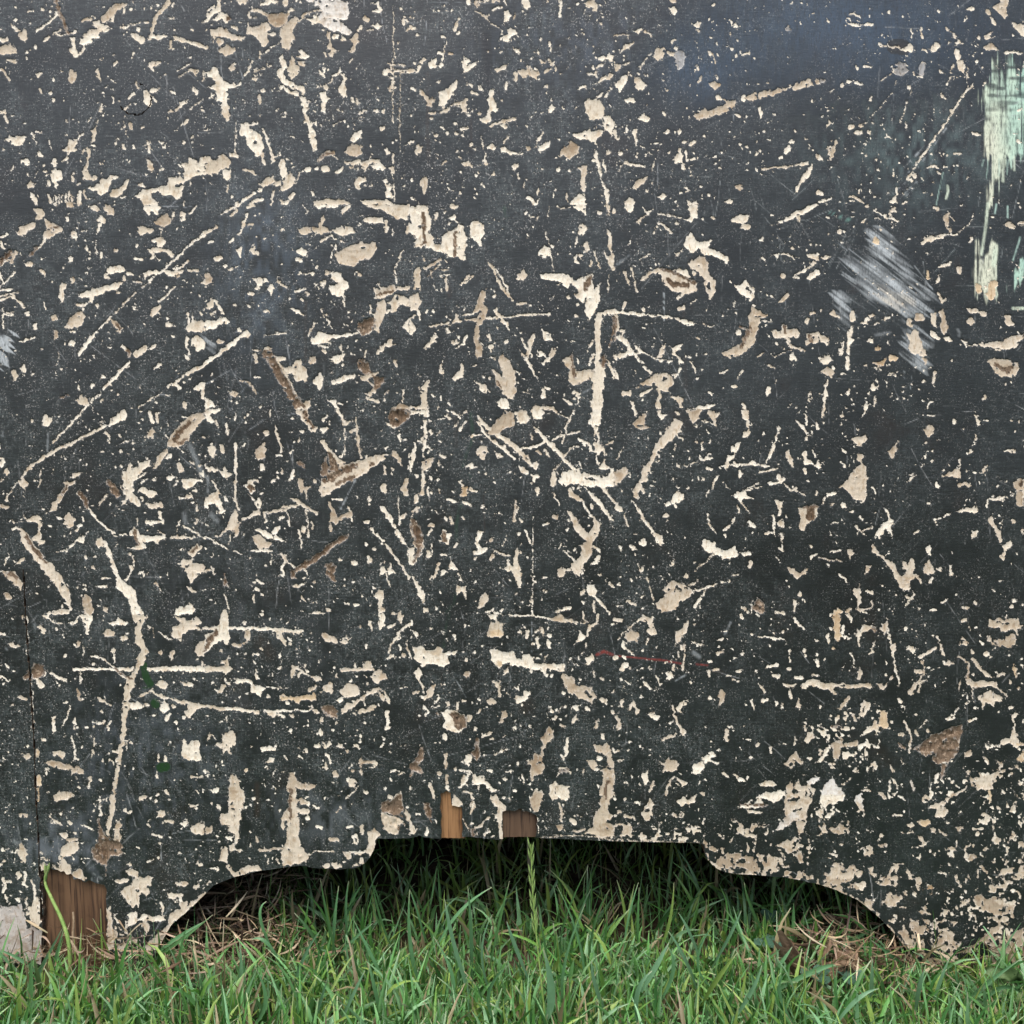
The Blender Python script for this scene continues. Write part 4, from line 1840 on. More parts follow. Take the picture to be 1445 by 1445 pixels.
'30': '''
C1 370,0 445,0 420,30 400,25
C 390,60 430,50 445,90 430,115 400,95
C 555,175 580,155 605,180 595,205 575,190
s 18 695,35 725,312 675,268 592,222 592,330
c 10 810,140 830,150 830,175
c 9 0,258 110,240
C 130,215 190,190 212,205 160,232
c 10 220,225 255,232 265,255
C 40,370 70,320 140,300 130,320 80,345
c 16 410,290 435,270
C1 265,400 295,350 350,335 360,360 335,400 300,420
c 24 375,365 395,385 415,378
C5 420,405 450,350 485,345 505,410 490,450 455,490 435,440
c 16 180,480 210,440 230,405
c 12 0,455 60,455 110,440
C 0,470 40,450 40,485 0,505
C 10,580 70,540 105,505 85,590 40,640 10,615
C 140,555 180,540 200,580 235,600 200,630 185,660 160,620 145,595
c 30 90,710 130,710
s 12 135,665 240,660 275,695 225,748 215,525 530,600
c 10 580,460 592,490
c 10 700,385 718,450
C1 595,550 620,545 625,575 595,580
c 18 722,535 728,550
C 668,580 700,575 750,595 720,625 680,610
c 22 735,675 740,695
C1 560,810 640,760 660,785 760,740 790,720 760,685 800,700 870,700 850,745 770,800 640,830 590,840
c 30 915,685 918,705
C1 930,690 1000,650 1105,630 1110,665 980,710 940,715
C1 1110,640 1150,612 1190,620 1190,650 1110,670
c 14 1200,635 1240,605
C1 1250,610 1285,570 1300,590 1370,555 1395,590 1400,605 1260,640
C1 1420,570 1445,550 1445,600 1425,595
C 165,840 205,800 215,820 260,830 220,865 180,850
c 18 345,795 360,815
C 345,940 375,910 392,925 370,940
C 130,910 155,910 165,950 160,1015 145,1010
c 20 0,920 8,970
s 10 35,905 115,855 
s 20 385,1070 630,965 930,1032 890,1022 745,1185 1000,1080 
s 12 745,1130 755,1075 305,1065 165,1080 1045,1080 1090,1085
c 22 490,1005 500,995
c 22 540,1020 565,1005
C 415,1110 450,1085 460,1040 475,1060 475,1110 495,1200 480,1205 465,1150 430,1150
c 12 505,1070 515,1130
c 20 540,1125 550,1120
c 14 522,1180 535,1215
c 22 40,1075 45,1085
C 50,1150 90,1135 100,1150 215,1170 215,1185 120,1175
c 6 20,1210 50,1160
C 120,1335 150,1285 230,1240 215,1285 170,1330
c 6 255,1210 290,1130
C 305,1385 340,1360 375,1385 340,1405
C 60,1445 100,1390 145,1420 150,1445
C 510,1410 545,1430 585,1410 590,1445 510,1445
c 12 500,1320 525,1345
s 20 615,1322 662,1372 262,1290
C1 850,1310 880,1295 905,1315 880,1340 855,1330
C 1015,755 1035,750 1050,790 1035,830 1020,800
c 20 865,810 885,825
s 14 1127,805 1328,805 920,830 1225,400 1220,450 
C5 1205,210 1230,180 1250,215 1225,225
s 24 1270,925
c 20 1240,1000 1260,995
C 1190,1090 1205,1045 1240,1015 1250,1045 1215,1090
c 24 1350,980
C 1355,1010 1375,1015 1415,1065 1395,1065
c 8 1040,1195 1130,1185 1300,1165
c 22 1325,1160 1355,1155
s 16 1035,1235 1315,1190
C 1265,1385 1290,1310 1380,1170 1400,1150 1395,1200 1330,1290 1285,1360
c 24 1430,1105 1440,1100
c 34 1435,1360
C 780,1430 810,1405 850,1415 830,1445
c 14 910,385 950,378
''',
'31': '''
C 60,20 80,-10 140,-10 130,35 100,50
c 18 0,30 10,40
c 12 150,130 240,60 275,30
c 8 200,20 245,70
c 14 320,125 405,200
c 9 310,60 350,70 470,95
C 515,0 585,0 590,90 560,100 545,130 480,100 540,90
s 18 620,95 435,130 625,205 820,543
c 26 695,95 708,95
C 820,115 860,70 950,70 950,105 910,120 960,150 950,175 880,165 900,130
C 1095,150 1200,100 1300,40 1440,-10 1445,5 1300,80 1200,120
c 30 1300,80 1300,95
c 20 1025,245 1045,243
C 490,260 530,210 535,180 560,220 590,265 660,260 685,230 690,250 660,300 750,340 800,365 810,400 790,430 770,395 690,355 630,350 600,300 540,335 505,310
C1 515,410 600,370 650,365 660,430 670,490 715,540 720,600 675,670 650,610 635,550 640,520 590,490 580,460 540,450
c 24 555,485 565,487
C 430,345 490,305 480,330 440,360
c 8 170,385 250,350
C 180,525 260,460 320,440 330,455 260,500 190,535
C1 310,440 420,470 580,545 580,600 520,630 400,605 340,555
c2 14 330,445 450,490 565,550
c2 30 380,530 420,560 520,565
C 415,470 460,440 510,470 545,520 470,490
c 22 440,655 475,635
C 60,465 90,470 105,570 85,540
c 10 120,440 140,520 160,610
C1 440,735 500,700 505,730 450,755
c 22 60,730 80,690
C 0,740 100,755 200,765 300,775 390,780 410,800 300,790 150,780 0,765
c 24 205,750 210,740
C 425,800 500,810 600,838 530,850 480,835
c 8 635,840 700,860
C 850,570 900,560 920,520 960,560 995,640 970,680 930,670 890,610
D 925,595 950,570 970,625
c 12 850,680 850,710
C1 950,790 970,720 1000,730 1080,780 1060,800 1020,800 1020,880 990,960 930,1040 820,1090 765,1050 800,1035 870,1000 930,940 960,870
c2 26 960,870 920,950 900,1000
c2 14 880,860 940,870 930,930
C 860,890 890,880 900,920 860,920
c 9 1030,825 1120,820
C1 1110,890 1140,880 1170,900 1185,840 1215,840 1220,880 1290,870 1310,910 1290,940 1220,930 1240,980 1310,1000 1360,1040 1330,1035 1290,1020 1230,1000 1200,930 1140,940
c2 14 1200,850 1205,900
C1 1355,900 1400,905 1440,900 1445,970 1390,980 1350,995
c2 14 1380,920 1390,970
c 6 1120,1075 1250,1020
c 36 1255,1065 1258,1080
c 12 1015,1065 1060,1045
c 24 1385,768 1405,765
c 28 1358,815 1358,830
c 10 1115,360 1200,345 1280,372
C 1360,350 1445,345 1445,395 1400,390 1370,375
C 1250,510 1330,460 1400,400 1430,400 1360,465 1280,510
C 1355,520 1380,480 1445,445 1445,485 1380,530
s 30 1195,503
C 1155,700 1190,645 1240,625 1220,655 1160,700
c1 28 10,790 25,880
c2 18 8,820 5,950
C 0,920 50,920 90,960 130,1030 170,1040 130,960 200,1030 290,1085 420,1100 415,1115 330,1110 200,1045 150,1060 250,1170 270,1190 250,1190 130,1060 40,1085 0,1095 0,1060 100,1040 80,990 20,950
c 40 55,893
C1 305,1075 330,980 355,980 345,1075
C 400,1010 490,980 470,1020 430,1040 490,1110 460,1115 430,1070 405,1055
c 18 430,1220 465,1145
c 12 540,1110 575,1175
C 130,1305 210,1245 280,1200 380,1180 415,1240 400,1280 370,1285 385,1320 330,1310 320,1370 325,1440 285,1440 300,1370 310,1300 290,1260
D 340,1240 380,1200 380,1215 350,1250
c 14 185,1340 265,1300
c1 34 65,1330 100,1330
C 0,1155 20,1160 30,1240 0,1225
C 400,1345 490,1365 470,1400 490,1430 460,1430 440,1385
C 520,1440 600,1415 740,1405 650,1445
c 20 130,1400 135,1440
c 10 1080,1130 1135,1145
C 1065,1310 1085,1270 1110,1310 1085,1350
c 12 1130,1260 1145,1240
c 8 1365,1340 1375,1390 1395,1360 1385,1320 1365,1340
c 12 865,1225 910,1170
c 24 840,1285 855,1280
c 20 670,1320 685,1340
c 8 745,1190 800,1165
c 10 1220,1430 1245,1400
c 16 905,1410 920,1440
s 14 800,735 650,745 855,765 800,885 650,1055 655,950 150,1180 770,1290 1035,940
c 10 540,690 580,670
w 22 20,420 100,360
w 10 350,600 350,820
b 40 500,1080 500,1290
b 30 490,740 490,830
''',
'32': '''
C1 0,440 80,395 95,440 50,500 0,545
c 20 140,0 150,40
C1 130,100 180,30 220,30 215,110 260,135 190,140
C 300,0 320,0 325,30 380,30 325,70
c 18 440,20 450,30
C1 515,0 620,0 600,60 560,105 525,70
C 650,0 740,20 710,70 715,130 690,80 670,40
c 7 620,85 700,105
C 890,0 940,0 945,80 955,160 940,195 900,190 910,150 940,160 930,80 905,60
C1 265,280 300,240 360,150 430,70 485,95 470,160 420,190 350,260 300,310 260,400 230,470 240,500 190,520 210,590 180,570 165,630 120,590 150,530 190,490 190,440 240,380 270,310
c 14 440,180 480,210
c 10 430,240 425,280
C 320,170 330,150 335,190
c 12 235,200 
C 345,650 400,640 450,575 490,600 490,640 420,660 360,685
c 8 20,340 50,290
C 120,635 150,660 185,720 240,800 290,870 340,885 345,950 320,955 270,890 210,790 150,690
C 0,660 50,680 60,720 20,710 0,700
c 16 70,740 95,815
c 44 195,930 200,940
c 28 115,965 135,985
c 24 45,980
c 12 440,380 460,410
c 8 490,395 565,375
c 16 600,345 690,350
c 14 640,350 680,315
c 26 660,415 680,420
c 12 620,225 620,290
c 16 680,210 675,240
s 22 582,230 
C 770,420 790,340 830,260 890,225 880,280 820,360 790,430
c 14 740,405 870,390 960,385 1090,400
c 18 850,370 870,395
c 26 960,375 980,380
c 12 1070,370 1100,290 1140,220 1160,130
C 1065,370 1090,300 1130,230 1145,200 1140,270 1100,330
c 12 1020,445 1080,435 1150,415
c 20 885,435 885,475
C 1140,470 1160,450 1175,480 1215,480 1180,520 1120,530 1065,525 1100,510 1150,510
c 12 915,575 970,560 1035,545
c 8 940,560 1025,510
c 10 1195,515 1240,570 1290,575 1345,605
c 22 1280,560
C 820,600 870,600 870,575 920,590 985,630 910,625 895,670 870,630
c 8 870,630 950,720
c 16 870,680 875,730
c 6 760,505 810,560
c 14 730,470 690,550
c 8 665,570 650,615
C1 1215,290 1235,290 1270,380 1255,400 1220,350
C 1325,310 1360,280 1355,350 1410,380 1345,390
c 10 1405,290 1425,335
c 14 1280,80 1330,130 1360,170
c 14 1355,40 1355,110
c 22 1350,205
c 18 1430,100 1435,135
C 1410,390 1445,350 1445,420
c 22 1345,420 1350,455
c 18 1425,595 1425,575
s 22 630,490 660,740
c 12 660,760 665,810 715,870
c 12 765,855 820,810 850,765
c 20 775,885 785,900
C 940,815 960,770 980,810 1000,840 960,830
C 1130,640 1200,640 1170,740 1150,760 1160,690
c 24 1115,745 1125,770
c 14 1125,790 1130,880
C 1140,800 1180,770 1210,830 1160,825
c 20 1185,880 1185,890
c 7 1185,900 1185,1000
c 18 1170,975 1185,990
C1 1300,700 1370,680 1430,680 1420,760 1370,800 1330,860 1305,850 1310,780
c2 44 1390,720 1380,760
c2 20 1340,690 1430,685
C 605,960 630,915 705,930 700,970 780,1000 850,960 880,1020 850,1045 780,1060 740,1030 640,990
c 10 720,990 650,1070 570,1135
c 10 720,1010 620,1095
c 26 915,1015 960,1010
c1 26 960,1075 955,1115
s 24 410,1080 560,1085 
C 350,730 375,730 370,770
c 6 370,790 390,740
C 165,1085 190,1120 210,1090 210,1140 190,1160
c 12 230,1180 250,1250 270,1340
C1 295,1370 370,1290 340,1270 410,1210 480,1230 490,1270 550,1260 545,1300 510,1340 430,1410 340,1435 300,1410
d 14 420,1290 440,1250 470,1280
c 10 500,1265 590,1210
c 10 490,1245 580,1215
c 14 540,1290 620,1265 720,1235
c 12 745,1220 810,1205
c 14 620,1310 645,1270
c 18 570,1400 605,1330
c 10 830,1165 870,1165
c 24 510,1175
c 18 95,1355 150,1380
c 14 20,1390 60,1385
s 20 205,1410 30,1230 115,1205 45,1180
C1 1220,1110 1260,1120 1300,1150 1370,1115 1360,1145 1290,1190 1230,1150
c2 36 1020,1380 1050,1380
C2 960,1400 1000,1350 1030,1340 1060,1380 1075,1430 1020,1440
c 14 965,1380 965,1440
C 1130,1425 1200,1430 1210,1445 1140,1445
c 14 1275,1350 1270,1420
c 16 1310,1290 1305,1315
s 20 1235,1250 1220,1210 1385,965 1390,1045 920,1400 500,905
c 12 1390,1040 1425,1020
c 10 1145,1040 1165,1075
w 26 680,10 
b1 80 980,1350 1040,1340
''',
'33': '''
r 14 0,292 100,300 220,312
r 16 220,315 330,322 470,348
r 15 580,352 660,360
c 10 20,180 100,100 190,25
C1 75,140 120,110 180,140 160,200 120,200 90,190
C1 180,40 210,10 260,20 290,80 300,140 260,150 230,120 240,70
d 14 215,40 240,90
c 22 0,40 50,40
c 14 240,170 220,210
c 26 65,205 70,235
c 14 90,250 130,280
c 34 5,300 15,305
C 30,400 50,350 100,335 90,380 50,410
c 22 112,375
C1 430,120 480,100 520,30 510,120 470,160 440,215 435,180
c1 14 495,200 495,300 480,390
c1 10 455,260 455,300
c 20 425,360 415,390
c 8 555,195 625,212
C 720,180 760,160 775,160 735,195
c 22 725,270 760,268
c 20 660,400 675,430
c 14 700,395 735,390
c 30 870,405 895,405
c 12 790,435 830,440
c 10 840,455 880,470
C1 735,560 760,510 785,560 745,655 735,620
C 1020,500 1040,505 1070,550 1060,575 1045,540
c 22 1045,608 1070,603
C 960,610 975,605 1000,670 985,675 965,640
C 285,430 310,450 330,490 338,530 320,510
C 365,410 400,400 415,450 380,470
c 22 215,480 250,520
s 18 45,460 545,485 240,375 295,515 650,798 115,900 300,235 1180,640 
c 10 70,470 120,490
C1 95,640 130,610 150,650 185,680 160,715 130,640 105,680
c1 20 45,640 60,605
C 230,700 260,690 320,715 300,750 250,720
C1 5,720 25,695 40,760 60,800 40,825 15,790
C1 395,640 410,645 440,740 500,830 500,865 470,855 430,750
C 430,660 470,620 520,600 500,640 465,670 490,705 450,690
c 14 390,770 405,760
c1 16 340,885 435,845
c1 24 788,820 795,885
c 12 930,885 960,890
c 20 1005,930 1025,915
c 24 1105,935 1110,970
c 16 10,970 30,960
c 14 30,1040 50,1025
C1 310,1030 350,1050 375,995 400,1020 455,1040 440,1105 340,1115 355,1070
C 545,1080 590,1040 640,1050 620,1010 690,960 720,1000 680,1020 735,1050 730,1060 660,1030 620,1100 580,1140
c 10 860,1010 855,1030
C 190,1130 250,1090 230,1130 240,1190 220,1210
c1 18 275,1185 250,1260
c1 18 420,1150 380,1210 360,1270
C1 415,1140 510,1180 515,1200 460,1230 470,1190 430,1165
c 20 765,1120 800,1140
c 22 845,1125 865,1145
c 24 880,1175 905,1160
C 445,1320 490,1280 510,1320 580,1270 570,1330 500,1340 470,1360
c1 22 625,1270
C1 190,1400 230,1340 250,1300 290,1340 260,1380 270,1420 210,1445
d 18 220,1390 240,1380
s 24 80,1305 5,1300 10,1420 
c1 30 40,1395 
c 22 70,1420 130,1430
c1 12 415,1395 450,1430 490,1390
P 860,1360 960,1310 1000,1270 1100,1250 1210,1230 1200,1290 1100,1340 1000,1365 900,1370
C 1000,1290 1060,1260 1200,1240 1190,1290 1100,1310
c2 12 890,1345 1080,1345
C1 1210,1445 1200,1330 1220,1200 1245,1170 1260,1230 1300,1160 1320,1210 1380,1200 1415,1230 1400,1310 1370,1350 1350,1445
d 26 1260,1240 1290,1250
d 20 1240,1310 1300,1290
d 14 1380,1240 1390,1290
d 16 1260,1390 1320,1370
C3 1350,1180 1400,1150 1445,1150 1445,1170 1380,1200
P 930,1380 1040,1390 1050,1400 940,1400
C 1030,1200 1080,1170 1150,1190 1140,1210 1060,1215
P 1380,1400 1445,1350 1445,1440 1390,1430
C1 1190,1050 1280,960 1330,1030 1320,1060 1280,1030 1250,1090
d 24 1240,1060 
c 30 1380,1020
C1 1340,860 1410,820 1410,870 1360,910 1335,890
c 14 1345,765 1350,820
c 20 1400,805
c 12 1275,860 1270,920
c 14 1170,915
C 1185,490 1280,490 1260,520 1210,515
C 1310,500 1390,455 1445,470 1445,515 1360,505 1340,530
c 24 1280,445 1320,440
c 18 1400,430 1440,430
c 28 1240,545 1248,590 
C1 1280,640 1305,590 1320,650 1305,680
c 14 1140,620 1142,640
c 20 1220,380 1240,385
c 20 1075,375 1140,360
c 20 1120,430 1160,440
c 12 1240,250 1240,330
c 14 1340,250 1345,300
c 20 1430,330 1440,370
c 20 1435,190
c 10 1020,160 1100,165
c 18 1110,172 1190,175
c 10 1210,190 1210,220
c 14 1265,20 1290,60 1340,100
c 26 1185,122
c 22 890,0 900,30
c 8 520,25 520,70
w 24 780,140 820,60
w 40 560,270 600,300
w 14 430,470 500,430
b 50 690,395 760,410
''',
'34': '''
P1 0,210 60,200 200,270 200,300 0,310
c1 10 0,330 200,332 420,345 600,350
s 18 270,230 335,213 295,298 465,290 605,268 480,310 
C1 540,310 590,325 560,350
c 10 640,280 635,350 
c1 22 645,350
C1 205,160 255,150 250,180 215,205
c 14 130,165 140,180
c 14 630,185 625,210
c 10 415,135 420,160
c 12 430,170 490,165 495,140
c 14 800,215 820,225 815,290 795,290
C 870,250 940,235 950,280 1000,290 1000,320 960,310 900,290
c1 18 945,310 940,400
c 20 995,330 990,400
c 30 1035,240 1045,245
C 1055,290 1080,240 1090,220 1085,290
c 12 815,340 850,305
C1 1160,360 1220,310 1265,320 1260,380 1220,410
c1 20 1160,405
C1 1265,425 1335,430 1330,510 1300,480
c 10 1060,430 1180,465
P1 640,360 720,380 800,370 900,430 1000,470 1080,500 1000,575 850,565 740,540 660,460
C1 790,430 880,420 960,440 1010,500 1000,550 950,560 910,510 900,460 830,460 810,510 830,540 900,560 820,560 780,520
c1 16 660,430 690,490 750,540 850,565 1000,570
P1 1000,420 1100,440 1200,500 1330,540 1445,600 1445,640 1200,590 1040,575
c1 30 1000,410 1030,470
C3 1130,260 1200,170 1270,130 1290,180 1200,230 1150,260
C1 1290,130 1360,130 1350,210 1330,310 1310,330 1290,260
c 26 1265,175
c 12 1430,290 1445,290
C1 1000,230 1080,220 1050,260
Q1 760,180 1330,240 1445,480 1100,560 760,440
Q 0,200 600,230 600,345 0,330
''',
'40': '''
c 8 215,100 250,95 285,120
C 195,165 250,160 270,172 330,165 380,160 375,180 310,182 250,185
C1 1225,50 1280,0 1335,0 1325,60 1335,110 1310,145 1280,100 1240,70
c 24 1220,130 1240,170
c 22 1190,70 1195,90
C 1030,60 1075,45 1105,50 1070,78
C 1355,160 1400,175 1445,170 1445,260 1400,230
c1 40 1180,260 1220,250
C1 1165,330 1210,305 1270,355 1220,350 1180,355
c 16 1310,365 1360,372 1425,375
s 24 1133,265 1118,428
s 12 1080,320 1105,370 1150,380 1090,390 1130,310 1105,322
c1 12 895,195 965,265
C 950,300 985,285 1010,310 975,320
C 965,340 990,340 1000,400 980,420 955,370
C 975,430 1010,425 1040,470 1020,510 980,490
c 18 935,485 950,455
c 10 905,590 925,540
C 775,340 830,300 865,310 850,345 800,365
C 555,345 600,350 640,310 670,340 650,365 580,365
c1 8 440,330 560,335
c 12 735,345 770,370
c 12 1025,145 1040,120
c 10 905,310 935,290
c 10 655,210 660,260
c 8 720,190 732,260
C5 520,500 560,430 610,450 625,500 600,530 540,530
C5 705,460 745,445 755,490 735,530 705,530
c 12 515,490 530,515
c 12 690,540 725,538
c 10 665,515 675,530
c 22 262,470 265,490
c 14 315,465 365,470
c 24 150,605 160,595
c 14 195,590 240,565
C 235,570 270,580 310,600 290,610 250,600
C5 0,550 45,570 30,590 0,585
c 8 435,572 505,525
c 6 530,600 548,570
c 6 638,680 658,635
c 4 565,890 625,710
c 5 315,875 430,760 510,655
c 4 1050,470 1045,640
c 24 630,615 632,622
c 12 865,650 880,685 900,690
c 9 1090,590 1030,655 940,790 820,970 700,1140 625,1265
c 13 1000,700 940,790 900,850
C 910,775 935,765 965,790 935,805
C 655,1235 690,1215 690,1250 665,1270
c 18 360,690 360,705
s 16 342,762 60,780 460,910 380,865 645,970 910,1097 805,1290 740,1355
c 26 215,900 235,895
c 26 285,890 300,888
c 28 255,935 295,935
c 18 355,930 360,940
c 12 612,865 612,910
c 22 1140,950 1082,938
c 10 68,850 66,885
C 75,1135 85,1050 115,985 125,1045 100,1110
c 14 65,1090 78,1030
C 0,1085 40,1130 15,1130 0,1120
c 14 400,1125 410,1115
c 16 410,1190 412,1200
c 12 528,1210 530,1240
c 20 770,1185 815,1165 835,1185
c 14 960,1080 1000,1085
c 12 830,1215 850,1225
c 24 5,1365 15,1370
c 13 0,1430 80,1398
c 13 215,1385 260,1395 315,1425
c 12 210,1415 245,1412
c 14 275,1340 280,1360
C 510,1405 545,1380 550,1430 500,1435
c 20 548,1330 550,1370
c 12 590,1430 620,1425
c 14 430,310 420,310
G 1150,720 1160,640 1200,580 1250,430 1285,395 1445,380 1445,1060 1390,1130 1360,1190 1320,1130 1290,1120 1250,1110 1190,1130 1160,1100 1155,900 1190,840
g 20 1235,1100 1225,1300 1215,1390 1200,1445
g 22 1300,1100 1295,1280
g 20 1375,1110 1375,1200
g 12 1160,1130 1150,1170
g 9 875,1215 845,1350 825,1445
g 20 905,1310 910,1350 895,1400
G 1195,1080 1260,1080 1240,1300 1215,1445 1195,1445 1215,1250
g 9 1270,1120 1265,1240
g 9 1330,1130 1325,1230
g 9 1190,1130 1180,1260
w 9 600,1180 735,1035
w 7 620,1230 790,1010
w 7 640,1160 720,1060
w 12 570,1400 690,1280
w 9 600,1400 690,1300
w 8 700,1180 900,900
w 6 560,1330 640,1260
b 120 530,330 590,335
''',
'41': '''
c 12 385,35 460,80 560,110
c 16 500,70 535,20
c 20 340,5 350,12
c 26 815,25 830,40
C1 865,90 900,50 925,60 905,110 940,190 925,205 880,140
c 8 920,80 950,110
C 720,280 740,230 890,205 880,235 780,260
c 10 900,210 980,205 
c 5 990,190 1060,140 1085,60
c 22 1075,230 1065,260
C 1310,130 1350,115 1390,155 1370,165 1315,155
C 1385,125 1445,115 1445,155 1410,140
C 0,380 80,350 85,365 40,385
c 22 145,180 145,195
c4 40 400,250 410,260
c 7 840,440 925,412
c 18 850,440 910,420
C 815,570 840,490 860,480 840,545
c4 22 765,480 765,520
c1 30 985,450 990,470
c 16 840,620 865,690 890,665
C1 835,750 880,735 895,800 920,870 875,915 855,870 860,800
C 780,770 820,765 830,860 790,830
c 36 800,910 840,940
C 870,930 910,930 940,965 890,965
c1 44 700,790 720,800
c 40 635,820 660,840
C1 615,900 650,920 670,880 700,900 720,980 760,1060 755,1140 730,1110 700,1050 660,1060 630,1000 640,960
C1 1045,735 1080,735 1185,770 1180,790 1060,760
c1 48 1062,820 1068,825
C1 1310,780 1350,775 1355,810 1380,840 1340,855 1310,820
C1 1100,990 1200,975 1310,960 1360,920 1445,915 1445,940 1400,960 1395,1005 1310,1020 1180,1005
c 12 1000,960 1060,990 1120,992
c 8 1245,1027 1275,1025
C1 1195,1100 1215,1080 1400,1110 1420,1150 1390,1220 1290,1210 1220,1160
c2 22 1250,1130 1290,1160 1360,1150 1330,1185
C1 75,755 95,740 150,790 140,805 90,780
c1 44 235,770 240,800
C 340,780 390,765 415,785 370,800
C 430,815 500,785 500,805 440,820
C 290,830 340,810 345,840 310,845
c 10 365,845 420,838
C 195,900 240,860 235,940 210,1050 195,1050
C 190,1070 210,1065 215,1150 195,1170 185,1150
C 125,1050 145,1005 175,1010 150,1070
c 12 170,1000 180,970
C 0,905 60,940 85,970 40,975 0,960
C 0,1080 70,1050 85,1100 50,1130 0,1115
C1 5,1180 60,1140 115,1175 90,1215 60,1200
c 18 65,1230 50,1280 40,1370 30,1440
c 26 355,960 365,965
c4 36 415,1015
C4 385,1115 470,1090 450,1130 420,1145
c4 40 510,1085 530,1085
s 18 10,745 335,1130 600,1283 1320,1273 1355,1250 740,1245 705,1305 935,1095
c 22 1165,1365 1175,1350
C 365,1300 380,1260 400,1280 420,1250 425,1280 380,1310
c 18 540,1200 545,1215
c 8 490,1200 560,1180
c 14 390,1420 400,1370
c 22 330,1440 340,1410
c 14 800,1260 820,1170
c 20 190,1430
c 14 770,1430 780,1400 800,1390
W 370,190 440,190 560,300 620,420 700,500 790,580 800,700 830,740 760,740 750,800 600,800 480,720 330,670 300,600 230,480 160,320 300,400 340,260
W3 420,600 520,640 640,690 560,720 470,680
W 100,650 150,640 240,740 220,850 150,790
W 600,920 690,830 770,860 780,1000 740,1160 650,1140 600,1000
w 12 670,430 800,600
w 10 110,370 250,500
w 10 210,310 380,440
w 12 160,490 260,560
w 30 400,920 500,900
w 30 980,880 990,920
w 6 600,1100 600,1270
w 6 660,1170 640,1320
G 1115,260 1135,380 1190,320 1230,280 1275,280 1280,420 1240,500 1250,600 1280,640 1190,680 1160,620 1110,640 1085,560 1100,420
g 24 1190,-10 1175,160 1145,350
G 1445,400 1360,470 1380,530 1340,590 1400,570 1445,520
g 14 1420,230 1370,390
g 14 1250,-5 1240,60
g 14 1330,10 1330,90
c4 60 1230,560 1210,640
C4 1090,560 1150,560 1140,620 1110,620
g 40 1240,330 1235,420
g 26 1370,730 1440,730
gg 50 70,50 220,110
b 60 970,380 970,450
b 90 260,560 240,600
''',
'42': '''
C1 230,215 330,175 330,230 290,262 240,240
C1 265,310 315,310 300,370 275,360
C1 150,540 200,490 240,420 300,380 330,410 330,480 345,480 335,540 330,620 305,660 290,630 240,630 190,560
C1 740,145 780,110 815,120 812,175 770,190
C1 485,295 540,260 555,300 520,345
c 10 545,245 565,225
C 140,30 180,25 170,60 145,60
c 12 300,55 330,0
C 1095,0 1120,30 1140,110 1120,115 1110,60
c 20 1170,80 1190,85
C 940,60 975,70 950,125 935,100
c 12 765,40 820,45
c 8 1090,250 1110,180
c 18 1075,285 1070,300
c 14 1310,300 1350,290
c 26 1365,295 1380,295
C1 860,460 900,450 1000,420 1000,475 930,475 870,480
c 12 990,350 995,420
c 18 875,430 
C1 1130,460 1160,400 1190,390 1170,440
c 20 985,535 1030,510 1055,540
c 12 620,510 680,470
c 8 640,460 670,450
C1 1370,540 1380,510 1420,485 1445,490 1445,560 1400,565
c2 30 1425,520
C1 1390,680 1385,620 1410,570 1445,570 1445,685
C 950,720 1050,690 1090,680 1130,710 1100,730 1030,720
c 10 880,750 915,735
c 14 815,772 850,765
c 12 1185,680 1190,630
c 18 1200,630 1240,630 1305,612
C1 1185,780 1210,745 1240,810 1280,850 1290,910 1275,950 1250,870 1210,820
C 1280,950 1350,920 1360,950 1310,1010 1310,1070 1270,1050 1295,1000
C 1075,860 1110,845 1110,890 1080,920
c1 26 1365,780 1370,790
C 1410,860 1445,840 1445,890
C 470,705 485,710 500,760 525,780 500,820 515,910 490,860 470,830 440,890 400,890 345,930 370,900 430,830 480,780
c 12 250,820 290,860 320,885
c 10 300,860 375,832
c 16 670,885 695,855
c 12 280,760 305,775
C1 370,1010 390,940 410,990 470,1050 530,1090 560,1150 590,1190 620,1130 590,1110 590,1070 640,1080 660,1050 675,1100 670,1150 710,1170 650,1210 640,1260 600,1275 560,1250 560,1210 530,1180 530,1150 480,1080 430,1030
C1 730,1140 750,1100 780,1070 810,1120 810,1165 770,1160 740,1150
C 755,970 790,955 800,1030 770,1030
C 765,1210 800,1185 800,1235 765,1230
c 14 700,1185 720,1220
c 18 840,1125 860,1128
c 16 930,1100 935,1165
C1 190,985 240,980 245,1020 215,1060 210,1010
C1 325,1100 380,1110 330,1170
c 14 145,1160 200,1210
C1 235,1270 280,1260 290,1230 300,1330 280,1400 370,1395 370,1340 385,1400 290,1420 265,1400 270,1330
c 20 345,1285 375,1288
C4 100,1420 130,1395 170,1420 150,1445 110,1445
c 24 200,1420 215,1400
C 50,1090 75,1080 70,1120
c 14 85,1000 150,990
c1 10 0,1050 160,1065
c 20 60,610 105,590
c 12 15,670 40,625
c 14 80,675 105,660
c 36 175,675
c 14 160,370 185,405
c 14 375,550 395,585
c 12 390,630
c 10 85,800 130,800
c 14 80,870 85,890
c 14 870,1360 905,1340
c 16 785,1415 825,1412
c 14 710,1410
c 12 610,1400 670,1300
c 14 615,1315 660,1340
c 30 1380,1355 1385,1350
c1 26 1360,1390
c 24 1105,1365 1110,1375
c 14 1020,1395 1050,1400
c 12 965,1310 970,1300
c 12 1225,1265 1235,1280
c 12 1275,1215 1295,1215
s 24 1130,1180 825,525 
s 18 30,40 30,90 1365,80 1405,85 1385,150 755,235 1025,130
c 12 940,1010
c 16 20,50 30,0
''',
